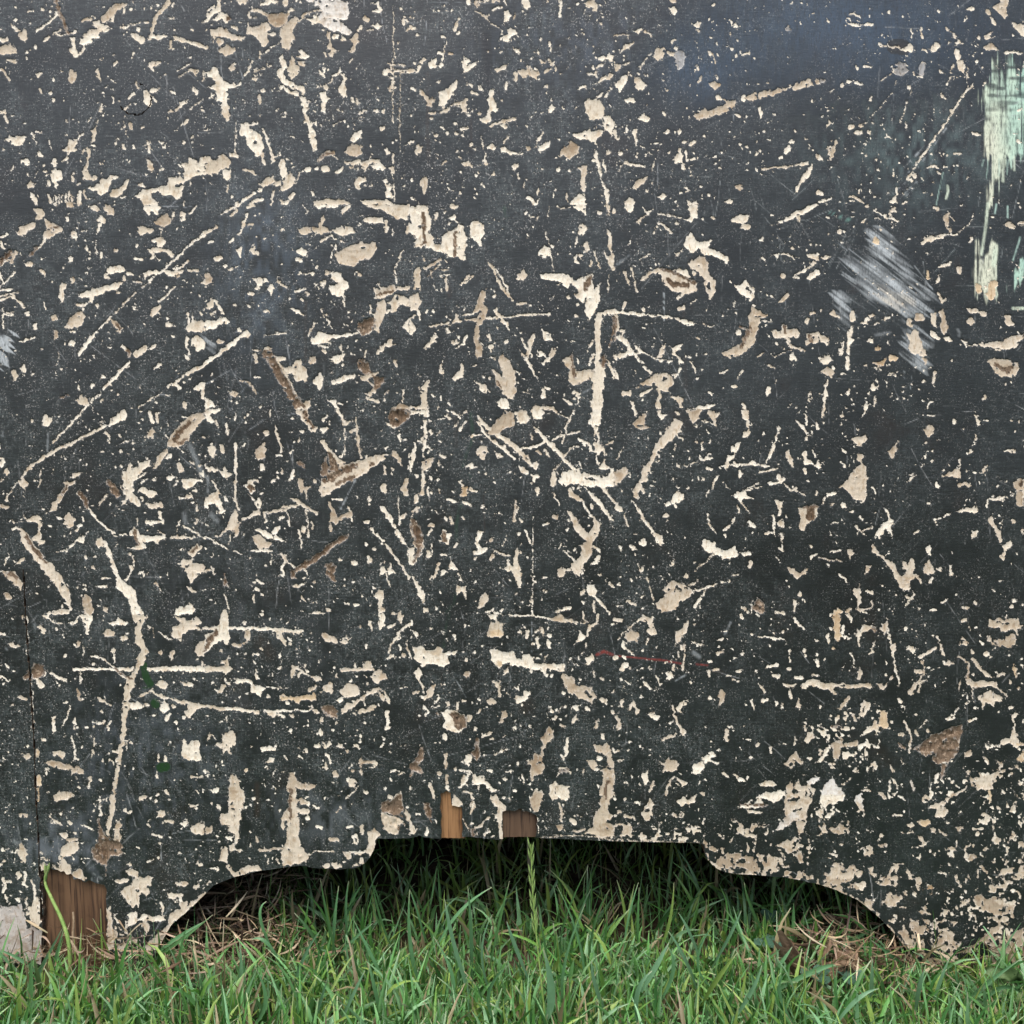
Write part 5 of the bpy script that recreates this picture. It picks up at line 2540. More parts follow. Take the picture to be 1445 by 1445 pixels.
'43': '''
C4 100,0 160,0 150,150 130,190 105,150 110,80
c 22 90,0 85,10
c 18 180,80 170,130
c 20 200,5 235,45
s 26 80,100 180,160 210,170 
c4 34 100,240
c 22 60,150 70,200
c 22 38,320
C 265,100 290,120 310,70 400,90 380,105 310,115 290,150 300,220 285,225 270,160
c2 20 390,105 400,120
c 8 355,280 395,190
c 24 375,255
C1 430,110 470,60 480,0 490,90 455,150 450,120
c 8 475,70 500,190 520,300 545,420 560,495
C1 510,220 540,200 540,250 520,280
c 30 635,235 660,245
C 220,280 235,280 260,330 250,350 235,300
C1 265,410 285,360 300,410 290,460 270,450
C 0,465 40,490 370,490 375,520 200,520 100,515 115,560 60,540 0,520
C1 410,490 440,470 460,510 520,430 525,445 460,535 420,520
c1 24 150,660 205,590
C1 285,720 290,640 320,600 355,620 350,680 320,735
d 16 320,650 310,690
c1 20 245,710 258,750
C4 430,680 480,675 475,740 495,790 480,810 420,790
C 280,860 350,800 400,750 420,790 370,830 300,860
C1 90,910 160,870 175,920 270,890 260,930 150,930 135,1020 100,1010
C 270,930 330,895 330,920 280,960
C 370,910 400,940 425,895 420,940 385,945
c 22 10,1030 60,950
c2 16 100,790 150,780
c 22 0,815 50,830
s 24 340,1085 680,710 1085,265 
c 30 565,605 575,615
c1 22 700,300 760,270 820,240
c1 32 730,340
c1 26 690,405 720,405
c1 16 740,370 740,420 700,480
c1 26 640,560 680,490
c1 14 700,550 720,480 760,460
C1 890,360 905,320 950,350 920,370
C1 820,140 840,150 870,240 895,295 860,290 845,210
C 1000,40 1040,30 1040,55 1010,65
c 12 1060,70 1060,110
C1 990,210 1010,150 1050,200 1040,220
C1 1180,75 1230,35 1360,40 1445,85 1400,105 1400,160 1380,110 1280,125 1270,100 1200,90
d 8 1240,60 1340,60
P1 1170,160 1290,180 1370,130 1410,200 1380,230 1290,240 1200,200
c 22 1150,210
c 24 1170,280 1190,280
c 22 1210,300
c1 14 980,300 1060,350 1040,440 1100,490 1200,480 1280,530 1320,575
C1 1030,450 1070,480 1150,465 1250,480 1280,530 1200,510 1100,520 1050,500
c1 24 1090,320 1140,390
C1 1130,390 1190,410 1225,440 1170,440
c1 10 1000,460 985,540
c1 10 1080,520 1085,600
C1 1110,590 1200,530 1290,580 1300,605 1240,620 1225,665 1210,625 1170,630 1160,675 1140,620
d 6 1150,570 1150,600
d 6 1220,560 1225,595
C4 1360,390 1370,345 1400,380 1390,450
c 18 1260,440 1300,420
c 20 1080,425
c4 20 1410,520
C1 1350,700 1410,690 1370,730 1385,820 1415,890 1400,960 1345,910 1270,930 1280,880 1350,870 1375,800
c 8 1190,950 1280,925
c4 14 1400,918 1445,918
C4 1395,1030 1445,970 1445,1040
C 1430,750 1445,730 1445,770
c 26 1345,660 1360,660
C 880,740 930,700 970,740 920,745
c 10 940,715 985,650
c 14 1050,750 1110,732
c 14 1270,685
C2 660,950 720,910 800,850 860,840 910,800 1000,780 1015,820 985,900 980,970 930,1030 890,1080 880,1160 860,1180 865,1100 800,1020 830,970 760,1000
c1 10 670,955 760,990 830,970
c1 10 1000,790 980,950
C 810,1190 830,1120 855,1130 830,1190
c1 16 600,750 640,830 650,880 640,980
c2 24 560,920 600,950
c 10 700,810 760,745
c 20 680,830 700,850
c 24 570,850 590,850
c1 24 770,820 
C1 1020,980 1070,940 1080,990 1030,1020
P1 1150,980 1300,1040 1300,1090 1220,1100 1160,1010
P1 1020,1120 1060,1100 1200,1130 1330,1080 1410,1060 1410,1110 1330,1170 1230,1190 1210,1250 1090,1250 1060,1180
C1 1100,1150 1220,1130 1220,1230 1110,1240
c4 20 1200,1250 1210,1320
C1 950,1270 1020,1230 1050,1190 1020,1250 930,1300 880,1360 920,1385 870,1430 810,1430 830,1370 760,1360 850,1330
c 20 730,1310 750,1280 780,1305
C1 1245,1340 1290,1380 1260,1380
C 1340,1390 1360,1350 1395,1320 1380,1400
c 22 1150,1410 1200,1430
P1 1390,1250 1445,1260 1445,1310 1400,1300
c 20 1420,1190
C1 415,1240 450,1260 480,1310 450,1300 420,1270
c 14 500,1180 490,1260 500,1295 550,1260
c 16 515,1160 545,1210 555,1230
c 16 510,1070 520,1110
c 14 565,1290 610,1310
C3 640,1180 655,1150 675,1240 660,1265
c1 12 300,1245 360,1235
C3 240,1300 300,1260 310,1350 310,1400 280,1390 260,1330
C3 0,1280 40,1200 90,1150 120,1190 170,1240 175,1310 100,1290 0,1300
P 0,1310 180,1320 180,1420 0,1440
c 12 170,1200 220,1155
c 14 520,1420 580,1420
s 18 485,1380 500,1060 730,1115 
P1 1180,20 1400,30 1430,100 1190,90
Q 900,940 1445,900 1445,1440 700,1440
Q 0,620 500,640 600,1100 0,1100
b 50 130,760 140,820
''',
'44': '''
C 0,0 180,0 170,40 100,60 60,40 0,60
P 0,40 180,50 180,140 0,140
C1 70,240 130,240 180,190 215,195 210,280 150,290 110,270
C1 0,180 40,190 50,280 10,290
c 26 5,298
C 250,30 300,20 310,120 290,135 265,90
C1 430,0 470,10 480,45 440,40
C4 690,200 760,180 800,215 750,240 715,225
c1 30 795,240 800,265
C 615,215 650,205 670,225 640,235
c1 26 600,270 650,270
c1 24 430,365 470,370
C 425,290 450,265 455,300 430,315
P 110,350 210,350 210,375 120,370
C1 650,385 720,350 700,300 740,290 735,340 795,330 740,370 680,390
P 280,400 360,350 400,420 290,460
C1 320,390 360,360 385,430 320,430
c 18 850,260 900,290
C1 950,220 1010,230 1020,250 980,265
c 24 910,205
C 1130,190 1190,155 1200,190 1150,210
c 14 1230,190 1225,250
C1 1230,330 1310,305 1310,330 1250,360
C1 1300,380 1380,270 1420,260 1380,310
c 20 1200,370 1170,400
C1 1400,340 1445,340 1445,400
P 880,375 970,380 960,400 890,400
c 22 1090,372
c1 30 1070,460 1090,450
C 790,410 830,420 850,395 860,430 820,440
c 20 85,430 120,435
c 16 785,475
c1 24 910,500 920,515
c 14 850,560 895,565
C1 1110,510 1150,520 1200,550 1180,560
C1 1270,570 1310,510 1300,460 1340,460 1340,520 1390,520 1350,560 1310,575
c 22 1325,630 1350,630
c 14 1400,650
P1 40,560 90,490 140,490 190,540 220,490 320,560 320,610 330,660 290,690 240,660 150,690 30,640
C1 90,500 130,510 160,560 200,570 210,500 240,520 310,560 280,600 200,600 100,600 50,620 20,630 80,560
C 250,640 330,620 350,640 300,690
C1 395,620 430,590 490,580 520,490 600,500 640,560 675,600 620,610 540,650 420,650
P1 340,530 420,490 430,540 380,600
C1 450,720 500,690 570,700 600,720 560,790 490,810
c1 12 620,710 610,800
P1 430,700 620,690 620,800 440,810
c1 30 700,600 690,670
C4 720,690 760,650 810,650 800,710 730,750
c 20 620,680 650,690 680,720
c1 14 330,740 380,760 
C1 310,760 370,730 370,790 430,850 400,860
c1 14 0,640 130,680 270,750 390,850 490,940 560,1020 640,1150
C1 470,890 540,880 530,920
c 10 550,840 545,890
C 690,820 720,820 800,850 720,850
c1 18 745,800
c 18 595,880 605,920 600,960
P1 640,880 780,880 780,980 700,1010 650,960
C1 660,940 750,930 740,980 690,1000
C 860,840 890,770 915,810 910,880 940,900 980,910 930,970 900,960 930,910 870,900 820,960 800,930 850,880
P1 790,960 960,950 1010,1050 900,1180 790,1180
C1 820,1000 870,980 940,1010 1000,1050 960,1060 900,1030 830,1090 790,1060
P1 560,970 620,960 720,1030 740,1140 660,1160
C1 570,980 610,970 640,1020 700,1040 680,1130 640,1100
c 16 730,1030 740,1100
C1 960,800 1000,750 1060,740 1050,770 1000,790 980,820
P1 1090,720 1260,720 1380,800 1380,920 1290,900 1170,860 1090,780
C1 1100,730 1150,700 1160,750 1260,730 1240,780 1340,810 1340,860 1230,860 1170,820 1130,800
c 10 1290,770 1310,740 1340,760 1345,800
C1 1190,870 1280,880 1290,930 1250,990 1250,1050 1110,1050 1180,1000 1200,930
c 14 1100,860 1110,960
c 14 1030,930 1070,870
c 20 1150,920
C1 1370,800 1385,880 1350,920 1360,850
c 14 1310,910 1390,930
C1 1320,1020 1445,940 1445,1180 1380,1180 1320,1110 1350,1060
C1 1000,1090 1080,1070 1080,1120 1010,1130
C1 1200,1190 1330,1130 1445,1150 1445,1230 1330,1220 1230,1220
c 12 1200,1110 1250,1130 1290,1140
C1 1140,1230 1220,1250 1120,1250
c 24 1120,1110 
C1 740,1170 900,1160 900,1200 740,1200
P1 1200,1020 1445,1000 1445,1220 1240,1220
Q1 900,560 1445,420 1445,760 1000,760
Q 640,440 1000,200 1445,150 1445,420 900,560
Q 760,730 1100,640 1445,700 1445,1230 740,1200
''',
}

TONE = [(.75, .695, .565), (.59, .52, .405), (.155, .112, .075), (.68, .65, .58), (.58, .46, .30), (.34, .345, .34), (.50, .47, .43)]
PITCH_PX = 1.6
xs = np.concatenate([np.arange(-330, -16, 5.), np.arange(-16, 1462, PITCH_PX), np.arange(1462, 1780, 5.)])
ys = np.concatenate([np.arange(-300, -16, 5.), np.arange(-16, 1386, PITCH_PX)])
GX, GY = np.meshgrid(xs, ys)
H_, W_ = GX.shape
# ragged edges: every mark is drawn through a small random warp
WX = GX + (vnoise(GX, GY, 10, 1) - .5) * 2.2 + (vnoise(GX, GY, 3.6, 2) - .5) * 3.2
WY = GY + (vnoise(GX, GY, 10, 3) - .5) * 2.2 + (vnoise(GX, GY, 3.6, 4) - .5) * 3.2
EDGE = vnoise(GX, GY, 5, 5)
PORE = .35 * vnoise(GX, GY, 3.4, 6) + .35 * vnoise(GX, GY * .8, 6, 37) + .3 * vnoise(GX, GY, 13, 7)
PIT = .6 * vnoise(GX, GY, 3.6, 8) + .4 * vnoise(GX, GY, 8, 48)

chip = np.full(GX.shape, -8., np.float32)
sub = np.empty(GX.shape + (3,), np.float32); sub[:] = TONE[0]
deep = np.zeros(GX.shape, np.float32)          # gouge depth, mm
over = np.zeros(GX.shape + (4,), np.float32)

def window(pts, pad):
    x0, y0 = pts.min(0) - pad; x1, y1 = pts.max(0) + pad
    a, b = np.searchsorted(xs, [x0, x1]); c, d = np.searchsorted(ys, [y0, y1])
    return (slice(c, d), slice(a, b)) if b > a and d > c else None

def sd_chain(X, Y, pts):
    best = None
    if len(pts) == 1: return np.hypot(X - pts[0, 0], Y - pts[0, 1])
    for (ax, ay), (bx, by) in zip(pts[:-1], pts[1:]):
        dx, dy = bx - ax, by - ay
        t = np.clip(((X - ax) * dx + (Y - ay) * dy) / (dx * dx + dy * dy + 1e-9), 0, 1)
        d = np.hypot(X - ax - t * dx, Y - ay - t * dy)
        best = d if best is None else np.minimum(best, d)
    return best

def sd_poly(X, Y, pts):
    """positive inside"""
    d = sd_chain(X, Y, np.vstack([pts, pts[:1]]))
    ins = np.zeros(X.shape, bool)
    for (ax, ay), (bx, by) in zip(pts, np.roll(pts, -1, 0)):
        if ay == by: continue
        ins ^= ((ay > Y) != (by > Y)) & (X < (bx - ax) * (Y - ay) / (by - ay) + ax)
    return np.where(ins, d, -d)

def paint_over(s, alpha, col):
    o = over[s]
    a = np.clip(alpha, 0, 1)[..., None]
    keep = o[..., 3:4] * (1 - a)
    o[..., :3] = (np.array(col) * a + o[..., :3] * keep) / np.maximum(a + keep, 1e-4)
    o[..., 3:4] = a + keep

JR = np.random.default_rng(5)
def draw(kind, tone, width, pts):
    solid = kind.isupper()
    s = window(pts, width * .5 + 9)
    if s is None: return
    if kind in 'CcsPQDd':
        X, Y = WX[s], WY[s]
        if solid: d = sd_poly(X, Y, pts) + (EDGE[s] - .5) * 2.0
        else:
            ext = np.ptp(pts, 0).max()
            mw = 1.3 if width < 1.25 else 2.7 if ext > 40 and width < 2.7 else 1.9
            d = max(width, mw) * .5 * ((.86 + .30 * EDGE[s]) if ext > 40 else (.70 + .55 * EDGE[s])) - sd_chain(X, Y, pts)
        if kind in 'Dd':
            np.minimum(chip[s], -d, out=chip[s]); return
        if kind == 'P': d = np.minimum(d, (PORE[s] - .515) * 24)
        elif kind == 'Q': d = np.minimum(d * .3, (PORE[s] - .655) * 24)
        elif pts[:, 1].mean() > 1165 and pts[:, 0].mean() > 860: d = np.minimum(d, (PORE[s] - .41) * 22)
        elif solid or width > 5: d = np.minimum(d, (.80 - PIT[s]) * 20)
        m = d > np.maximum(chip[s], -1.6)
        if tone: m = d > -1.0
        jit = 1 - .34 * JR.random() ** 2.0
        if pts[:, 1].mean() > 1150 and pts[:, 0].mean() > 800: jit *= .86
        np.copyto(sub[s], np.array(TONE[tone], np.float32) * np.array((jit, jit ** 1.18, jit ** 1.4), np.float32), where=m[..., None])
        if tone == 2: np.maximum(deep[s], np.clip(d * .22, 0, 1.5), out=deep[s])
        elif kind not in 'PQ': np.maximum(deep[s], np.clip(d * .05, 0, .3), out=deep[s])
        np.maximum(chip[s], d, out=chip[s])
        return
    X, Y = GX[s], GY[s]
    d = sd_poly(X, Y, pts) if solid else width * .5 - sd_chain(X, Y, pts)
    if kind in 'Ww':
        u = X * .80 + Y * .60; q = -X * .60 + Y * .80            # brush marks run down to the right
        st = .42 * vnoise(q, u * .06, 1.7, 11) + .30 * vnoise(q, u * .05, 5.5, 12) + .28 * vnoise(q * .5, u * .35, 8, 38)
        d = d + (vnoise(q, u * .07, 3.2, 39) - .5) * (26 if solid else 2)
        edge = np.clip(d / (18 if solid else max(width * .5, 1)) + .15, 0, 1)
        if kind == 'W' and pts[:, 0].mean() < 60: a = np.clip(d / 5, 0, 1) * (.5 + .5 * st)
        elif kind == 'W': a = edge ** .5 * np.clip((st - .30) * 2.6, 0, 1) * np.clip(.45 + vnoise(X, Y, 16, 50) * .9, 0, 1) * .92
        else: a = edge * (.35 + .4 * st) * (.5 if width > 3 else .9)
        paint_over(s, a, (.60, .54, .42) if tone == 3 else (.47, .51, .51))
    elif kind == 'G':
        st = .5 * vnoise(X, Y * .05, 1.9, 13) + .3 * vnoise(X, Y * .09, 6.5, 34) + .15; st2 = vnoise(X, Y * .6, 13, 14)
        fine = vnoise(X, Y * .2, 2.2, 35)
        d = d + (st - .5) * 30 + (vnoise(X, Y * .15, 7, 41) - .5) * 14
        low = np.clip((Y - 70) / 60, 0, 1)
        a = np.clip(d / 5 + .25, 0, 1) * np.clip((st - .62 + low * .55) * 3.2, 0, 1) * np.clip(.35 + (fine - .1) * 1.6 + .25 * low, .2, .97)
        g = np.clip((st2 - .3) * 1.8, 0, 1)[..., None]
        blue = np.clip((X - 1405) / 40, 0, 1)[..., None] * .45
        c = np.array((.60, .70, .52)) * g + np.array((.47, .60, .46)) * (1 - g)
        c = c * (1 - blue) + np.array((.30, .62, .52)) * blue
        sc = np.clip((vnoise(X * .35, Y, 5, 40) - .5) * 4, 0, 1) * np.clip((190 - Y) / 60, 0, 1); a = a * (1 - .5 * sc)
        pale = np.clip((Y - 135) / 60, 0, 1)[..., None] * .85 * np.clip((1425 - X) / 25, 0, 1)[..., None]
        c = c * (1 - pale) + np.array((.68, .69, .52)) * pale
        o = over[s]; A = a[..., None]
        o[..., :3] = o[..., :3] * (1 - A) + c * A
        o[..., 3] = np.maximum(o[..., 3], a)
    elif kind == 'g':
        st = vnoise(X, Y * .2, 4, 15)
        if width > 4.3 and pts[:, 0].mean() < 1100: paint_over(s, np.clip(d / 3, 0, 1) * np.clip(st - .15, 0, 1) * .8, (.018, .050, .026))
        else: paint_over(s, np.clip(d / 1.6 + .3, 0, 1) * np.clip(.35 + st * 1.1, 0, .92), (.58, .66, .50) if width > 3 else (.42, .60, .50))
    elif kind == 'b': paint_over(s, np.clip(d / (width * .45), 0, 1) * np.clip(.25 + vnoise(X, Y * .3, 6, 49), 0, 1) * .7, (.030, .022, .016) if tone == 0 else (.004, .004, .004))
    elif kind == 'e': paint_over(s, np.clip(d / 1.6, 0, 1), (.010, .040, .010))
    elif kind == 'r': paint_over(s, np.clip(d / 1.3 + .4, 0, 1) * (.5 + .5 * vnoise(X, Y, 4, 16)), (.20, .035, .028))

def parse(name, text):
    ox, oy = 289 * int(name[0]), 289 * int(name[1])
    if name[1] == '4': oy = 1120
    for line in text.strip().split('\n'):
        f = line.split()
        k = f[0]
        pts = np.array([[float(q) for q in p.split(',')] for p in f[1:] if ',' in p])
        wd = [float(p) for p in f[1:] if ',' not in p and p != 'c']
        pts = pts / 5 + (ox, oy)
        if k == 'gg': k = 'g'; mint = True
        else: mint = False
        tone = int(k[1]) if len(k) > 1 else 0
        yield k[0], tone, (wd[0] / 5 if wd else 0.), pts, mint

marks = [m for name, text in TILES.items() for m in parse(name, text)]
order = {'P': 0, 'Q': 0, 'C': 1, 'c': 1, 's': 1, 'D': 2, 'd': 2}
marks.sort(key=lambda m: (m[0] not in 'GWwgreb', order.get(m[0], 1), m[1] == 2))
for k, tone, wd, pts, mint in marks:
    if k == 's':
        for p in pts: draw('s', tone, wd, p[None])
        continue
    if mint:
        s = window(pts, wd); X, Y = GX[s], GY[s]
        d = wd * .5 - sd_chain(X, Y, pts)
        paint_over(s, np.clip(d / 6, 0, 1) * np.clip((vnoise(X * .7 + Y * .7, X * .1, 2.4, 17) - .45) * 2.4, 0, .6), (.20, .42, .34))
        continue
    draw(k, tone, wd, pts)
# the board goes on beyond what is traced: similar marks, mirrored outwards
for k, tone, wd, pts, mint in marks:
    if k not in 'Ccs' or k == 's' and len(pts) > 3: continue
    c = pts.mean(0)
    for lim, fx, fy in ((c[0] < 330, -1, 1), (c[0] > 1120, -1, 1), (c[1] < 300, 1, -1)):
        if not lim: continue
        q = pts * (fx, fy)
        if fx < 0 and c[0] > 1120: q = q + (2890, 0)
        draw(k, tone, wd, q)

# streaky blue tint near the top right, blue chalk left of it
bl = np.exp(-((GX - 1190) / 190) ** 2 - ((GY - 40) / 75) ** 2) + .8 * np.exp(-((GX - 985) / 60) ** 2 - ((GY - 100) / 45) ** 2)
st = vnoise(GX, GY * .25, 5, 18) * .6 + vnoise(GX, GY, 40, 19) * .4
A = np.clip(bl * (.25 + .55 * st), 0, .6) * (over[..., 3] < .05)
over[..., :3] = np.where((A > .01)[..., None], np.array((.045, .080, .125)), over[..., :3])
over[..., 3] = np.maximum(over[..., 3], A)
# grey-green rubbed veil right of centre and bluish chalky rubs on the left foot
for cx, cy, rx, ry, am, col in ((1290, 215, 120, 70, .35, (.13, .19, .18)), (90, 1200, 70, 60, .45, (.16, .18, .20)), (200, 1080, 120, 120, .25, (.12, .14, .16)),
                                (460, 1150, 90, 50, .3, (.15, .17, .18)), (300, 900, 200, 160, .12, (.13, .14, .15)), (370, 380, 60, 110, .30, (.12, .16, .20)), (840, 60, 160, 80, .2, (.10, .13, .17))):
    g = np.exp(-((GX - cx) / rx) ** 2 - ((GY - cy) / ry) ** 2)
    A = np.clip(g * am * 2 * np.clip(vnoise(GX, GY * .5, 6, 20) - .25 + .4 * (vnoise(GX, GY, 26, 21) - .5), 0, 1), 0, .7)
    m = A > over[..., 3]
    over[..., :3] = np.where(m[..., None], np.array(col), over[..., :3]); over[..., 3] = np.where(m, A, over[..., 3])

# countless pin-prick flecks between the traced marks, clustered, more of them low down
def flecks(n, rmin, rmax, thr, seed):
    r_ = np.random.default_rng(seed)
    px = r_.uniform(-320, 1770, n * 3); py = r_.uniform(-290, 1370, n * 3)
    den = .5 * vnoise(px, py, 70, 22) + .5 * vnoise(px, py, 24, 23)
    keep = np.where(den > thr)[0][:n]
    for i in keep:
        r0 = rmin + (rmax - rmin) * r_.random() ** 3
        p = np.array([[px[i], py[i]]])
        s = window(p, r0 + 3)
        if s is None: continue
        el = .55 + .9 * r_.random(); an = r_.random() * 3.14
        X, Y = WX[s] - px[i], WY[s] - py[i]
        u = X * math.cos(an) + Y * math.sin(an); v = -X * math.sin(an) + Y * math.cos(an)
        np.maximum(chip[s], r0 - np.hypot(u * el, v / el), out=chip[s])
flecks(15000, .45, 1.8, .47, 1)
flecks(2600, .8, 3.0, .45, 2)

# hairlines: fine scratches that only bruise the film
r_ = np.random.default_rng(77)
for i in range(1100):
    x, y = r_.uniform(-20, 1460), r_.uniform(-20, 1300)
    if vnoise(np.array([x]), np.array([y]), 190, 46)[0] < .42: continue
    L = r_.uniform(8, 55) * (2.6 if r_.random() < .1 else 1)
    an = r_.choice([1.57, 1.57, 1.45, .0, 2.3, .8, 2.6]) + r_.normal(0, .18)
    p = np.array([[x, y], [x + L * .5 * math.cos(an) + r_.normal(0, 1), y + L * .5 * math.sin(an)], [x + L * math.cos(an), y + L * math.sin(an)]])
    s = window(p, 4)
    if s is None: continue
    d = r_.uniform(.7, 1.1) - sd_chain(GX[s], GY[s], p)
    paint_over(s, np.clip(d / .8, 0, 1) * r_.uniform(.25, .9) * np.clip(vnoise(GX[s], GY[s], 6, 47) * 1.6 - .2, 0, 1), (.30, .31, .30))

# ------------------------------------------------------------------ panel outline, holes and parts
def P5(txt, ox, oy): return np.array([[float(q) for q in p.split(',')] for p in txt.split()]) / 5 + (ox, oy)
ARCH = np.array([(218, 1352), (228, 1330), (240, 1307), (252, 1296), (268, 1283), (289, 1262), (301, 1250), (329, 1238), (367, 1229), (401, 1224), (425, 1222),
                 (449, 1225.6), (481, 1227), (503, 1225), (514, 1219), (521, 1211), (527, 1201), (530, 1192), (531, 1184), (555, 1184), (578, 1183), (592, 1179), (599, 1182),
                 (618, 1184), (645, 1181), (668, 1181), (690, 1184), (706, 1185), (728, 1180), (748, 1178), (758, 1182), (798, 1184), (867, 1187), (933, 1189), (990, 1190.5), (994, 1194),
                 (995, 1206), (998, 1213), (1004, 1219), (1012, 1226), (1024, 1231), (1040, 1234), (1067, 1235), (1107, 1238.5), (1132, 1243), (1156, 1248), (1182, 1257), (1210, 1270),
                 (1234, 1289), (1254, 1308), (1268, 1324), (1280, 1342), (1291, 1362), (1294, 1372), (1294, 1400), (215, 1400)], float)
HOLES = [np.array([(57, 1231), (64, 1228), (75, 1226), (88, 1231), (97, 1235), (106, 1239), (118, 1243.5), (133, 1245), (148, 1247), (150.5, 1255), (151, 1300), (150, 1390), (61, 1390), (59, 1300)], float),
         np.array([(622.3, 1119), (637, 1118), (638, 1137), (643, 1139), (651, 1140), (652.5, 1154), (652, 1179), (653, 1195), (621.5, 1195), (622.5, 1150)], float),
         np.array([(709.5, 1146), (719, 1143.6), (733, 1143), (750, 1146), (758, 1151), (757.5, 1166), (757, 1178), (756, 1195), (708.5, 1195), (709.5, 1165)], float)]
SEAM = np.array([(33, 805), (36, 867), (38, 899), (42, 963), (48, 1047), (50, 1118), (54, 1170), (57, 1260), (60, 1400)], float)
wob = (vnoise(GX, GY, 6, 24) - .5) * 2.6 + (vnoise(GX, GY * .25, 5, 45) - .5) * 5.0 * (GY < 1300) * (np.abs(GY - 1165) > 22)
f_arch = sd_poly(GX, GY, ARCH) + (vnoise(GX, GY, 10, 25) - .5) * .9
f_hole = np.max([sd_poly(GX, GY, h) for h in HOLES], 0) + wob
f_plug = 22.5 - np.hypot(GX - 190.5, GY - 139.5) + (vnoise(GX, GY, 9, 26) - .5) * 1.2
seam_x = np.interp(GY, SEAM[:, 1], SEAM[:, 0])
f_block = np.minimum(seam_x - GX, GY - 805)
f_base = 1372 + 0 * GX - GY                       # bottom of the feet, below the turf

def cells(f): return .25 * (f[:-1, :-1] + f[1:, :-1] + f[:-1, 1:] + f[1:, 1:])
solid_c = (cells(f_arch) < 0) & (cells(f_hole) < 0) & (cells(f_base) > 0)
ring = (np.abs(cells(f_plug)) < .95) & (cells(vnoise(GX, GY, 16, 36) * .8 + .55 * (GY > 150) + .35 * (GX > 196)) > .62)
crack = (np.abs(cells(seam_x - GX)) < 1.05) & (cells(GY) > 803)
solid_c &= ~ring & ~crack
m_plug = solid_c & (cells(f_plug) > 0)
m_block = solid_c & (cells(f_block) > 0) & ~m_plug
m_front = solid_c & ~m_plug & ~m_block

# dark grooves round the parts
VX, VY = GX.copy(), GY.copy()
def snap(mask, f, lim):
    """pull the ragged grid border of a part onto the true contour"""
    inc = np.zeros((H_, W_), np.int8)
    for a in (slice(0, -1), slice(1, None)):
        for b in (slice(0, -1), slice(1, None)): inc[a, b] += mask
    edge = (inc > 0) & (inc < 4) & (np.abs(f) < lim)
    gy, gx = np.gradient(f); gy = gy / np.gradient(ys)[:, None]; gx = gx / np.gradient(xs)[None]
    n2 = np.maximum(gx * gx + gy * gy, .2)
    VX[edge] -= np.clip((f * gx / n2)[edge], -1.5, 1.5); VY[edge] -= np.clip((f * gy / n2)[edge], -1.5, 1.5)
snap(solid_c, f_arch, 2.2); snap(solid_c, f_hole, 2.2) 

mm = .001
mask_s = np.clip(chip + .5, 0, 1)
depth = (.28 * mask_s + deep) * mm
depth += (vnoise(GX, GY, 120, 27) - .5) * 1.2 * mm + (vnoise(GX, GY * .3, 14, 28) - .5) * .12 * mm
# open crack of the knot on the left foot and a slow bow of the sheet
POS = on_panel(VX, VY)
POS[..., 1] += depth

panel = empty('wooden_panel', (0, 0, 0))
tag(panel, 'black painted wooden panel covered in cream chips and scratches, arched cut-out at its base', 'wooden panel')

def grid_part(name, mask, thick, gap=0., recess=0.):
    idx = -np.ones((H_, W_), np.int64)
    use = np.zeros((H_, W_), bool)
    use[:-1, :-1] |= mask; use[1:, :-1] |= mask; use[:-1, 1:] |= mask; use[1:, 1:] |= mask
    idx[use] = np.arange(use.sum())
    v = POS[use].copy(); v[:, 1] += recess
    c = chip[use]; sb = sub[use]; ov = over[use]
    a, b, d, e = idx[:-1, :-1][mask], idx[:-1, 1:][mask], idx[1:, 1:][mask], idx[1:, :-1][mask]
    F = [np.stack([a, e, d, b], 1)]
    m = np.pad(mask, 1)
    walls = []
    for sl_, p, q in ((m[:-2, 1:-1], (0, 1), (0, 0)), (m[2:, 1:-1], (1, 0), (1, 1)), (m[1:-1, :-2], (0, 0), (1, 0)), (m[1:-1, 2:], (1, 1), (0, 1))):
        r_, k_ = np.where(mask & ~sl_)
        walls.append(np.stack([idx[r_ + p[0], k_ + p[1]], idx[r_ + q[0], k_ + q[1]]], 1))
    wl = np.vstack(walls)
    u, inv = np.unique(wl, return_inverse=True); inv = inv.reshape(wl.shape)
    n0, nu = len(v), len(u)
    f_ = v[u]; bk = f_.copy(); bk[:, 1] = thick; mid_ = f_.copy(); mid_[:, 1] += .0012
    v = np.vstack([v, f_, mid_, bk])
    F.append(np.stack([n0 + inv[:, 0], n0 + inv[:, 1], n0 + nu + inv[:, 1], n0 + nu + inv[:, 0]], 1)[:, ::-1])
    F.append(np.stack([n0 + nu + inv[:, 0], n0 + nu + inv[:, 1], n0 + 2 * nu + inv[:, 1], n0 + 2 * nu + inv[:, 0]], 1)[:, ::-1])
    me = np_mesh(name, v, np.vstack(F))
    wc = np.tile(np.array((.075, .052, .036)), (3 * nu, 1)); wc[:nu] = (.20, .15, .105)
    attr(me, 'chip', np.concatenate([c, np.full(3 * nu, 3.)]))
    attr(me, 'substrate', np.vstack([sb, wc]))
    attr(me, 'overpaint', np.vstack([ov, np.zeros((3 * nu, 4))]))
    o = link_mesh(name, me, PAINT, panel)
    return o
front = grid_part('front_board', m_front, .006)
block = grid_part('corner_block', m_block, .006)
tag(block, 'narrow plank let into the lower left corner, behind an open seam')
plug = grid_part('round_plug', m_plug, .006, recess=.0001)
tag(plug, 'round filled hole with a dark ring-shaped crack')

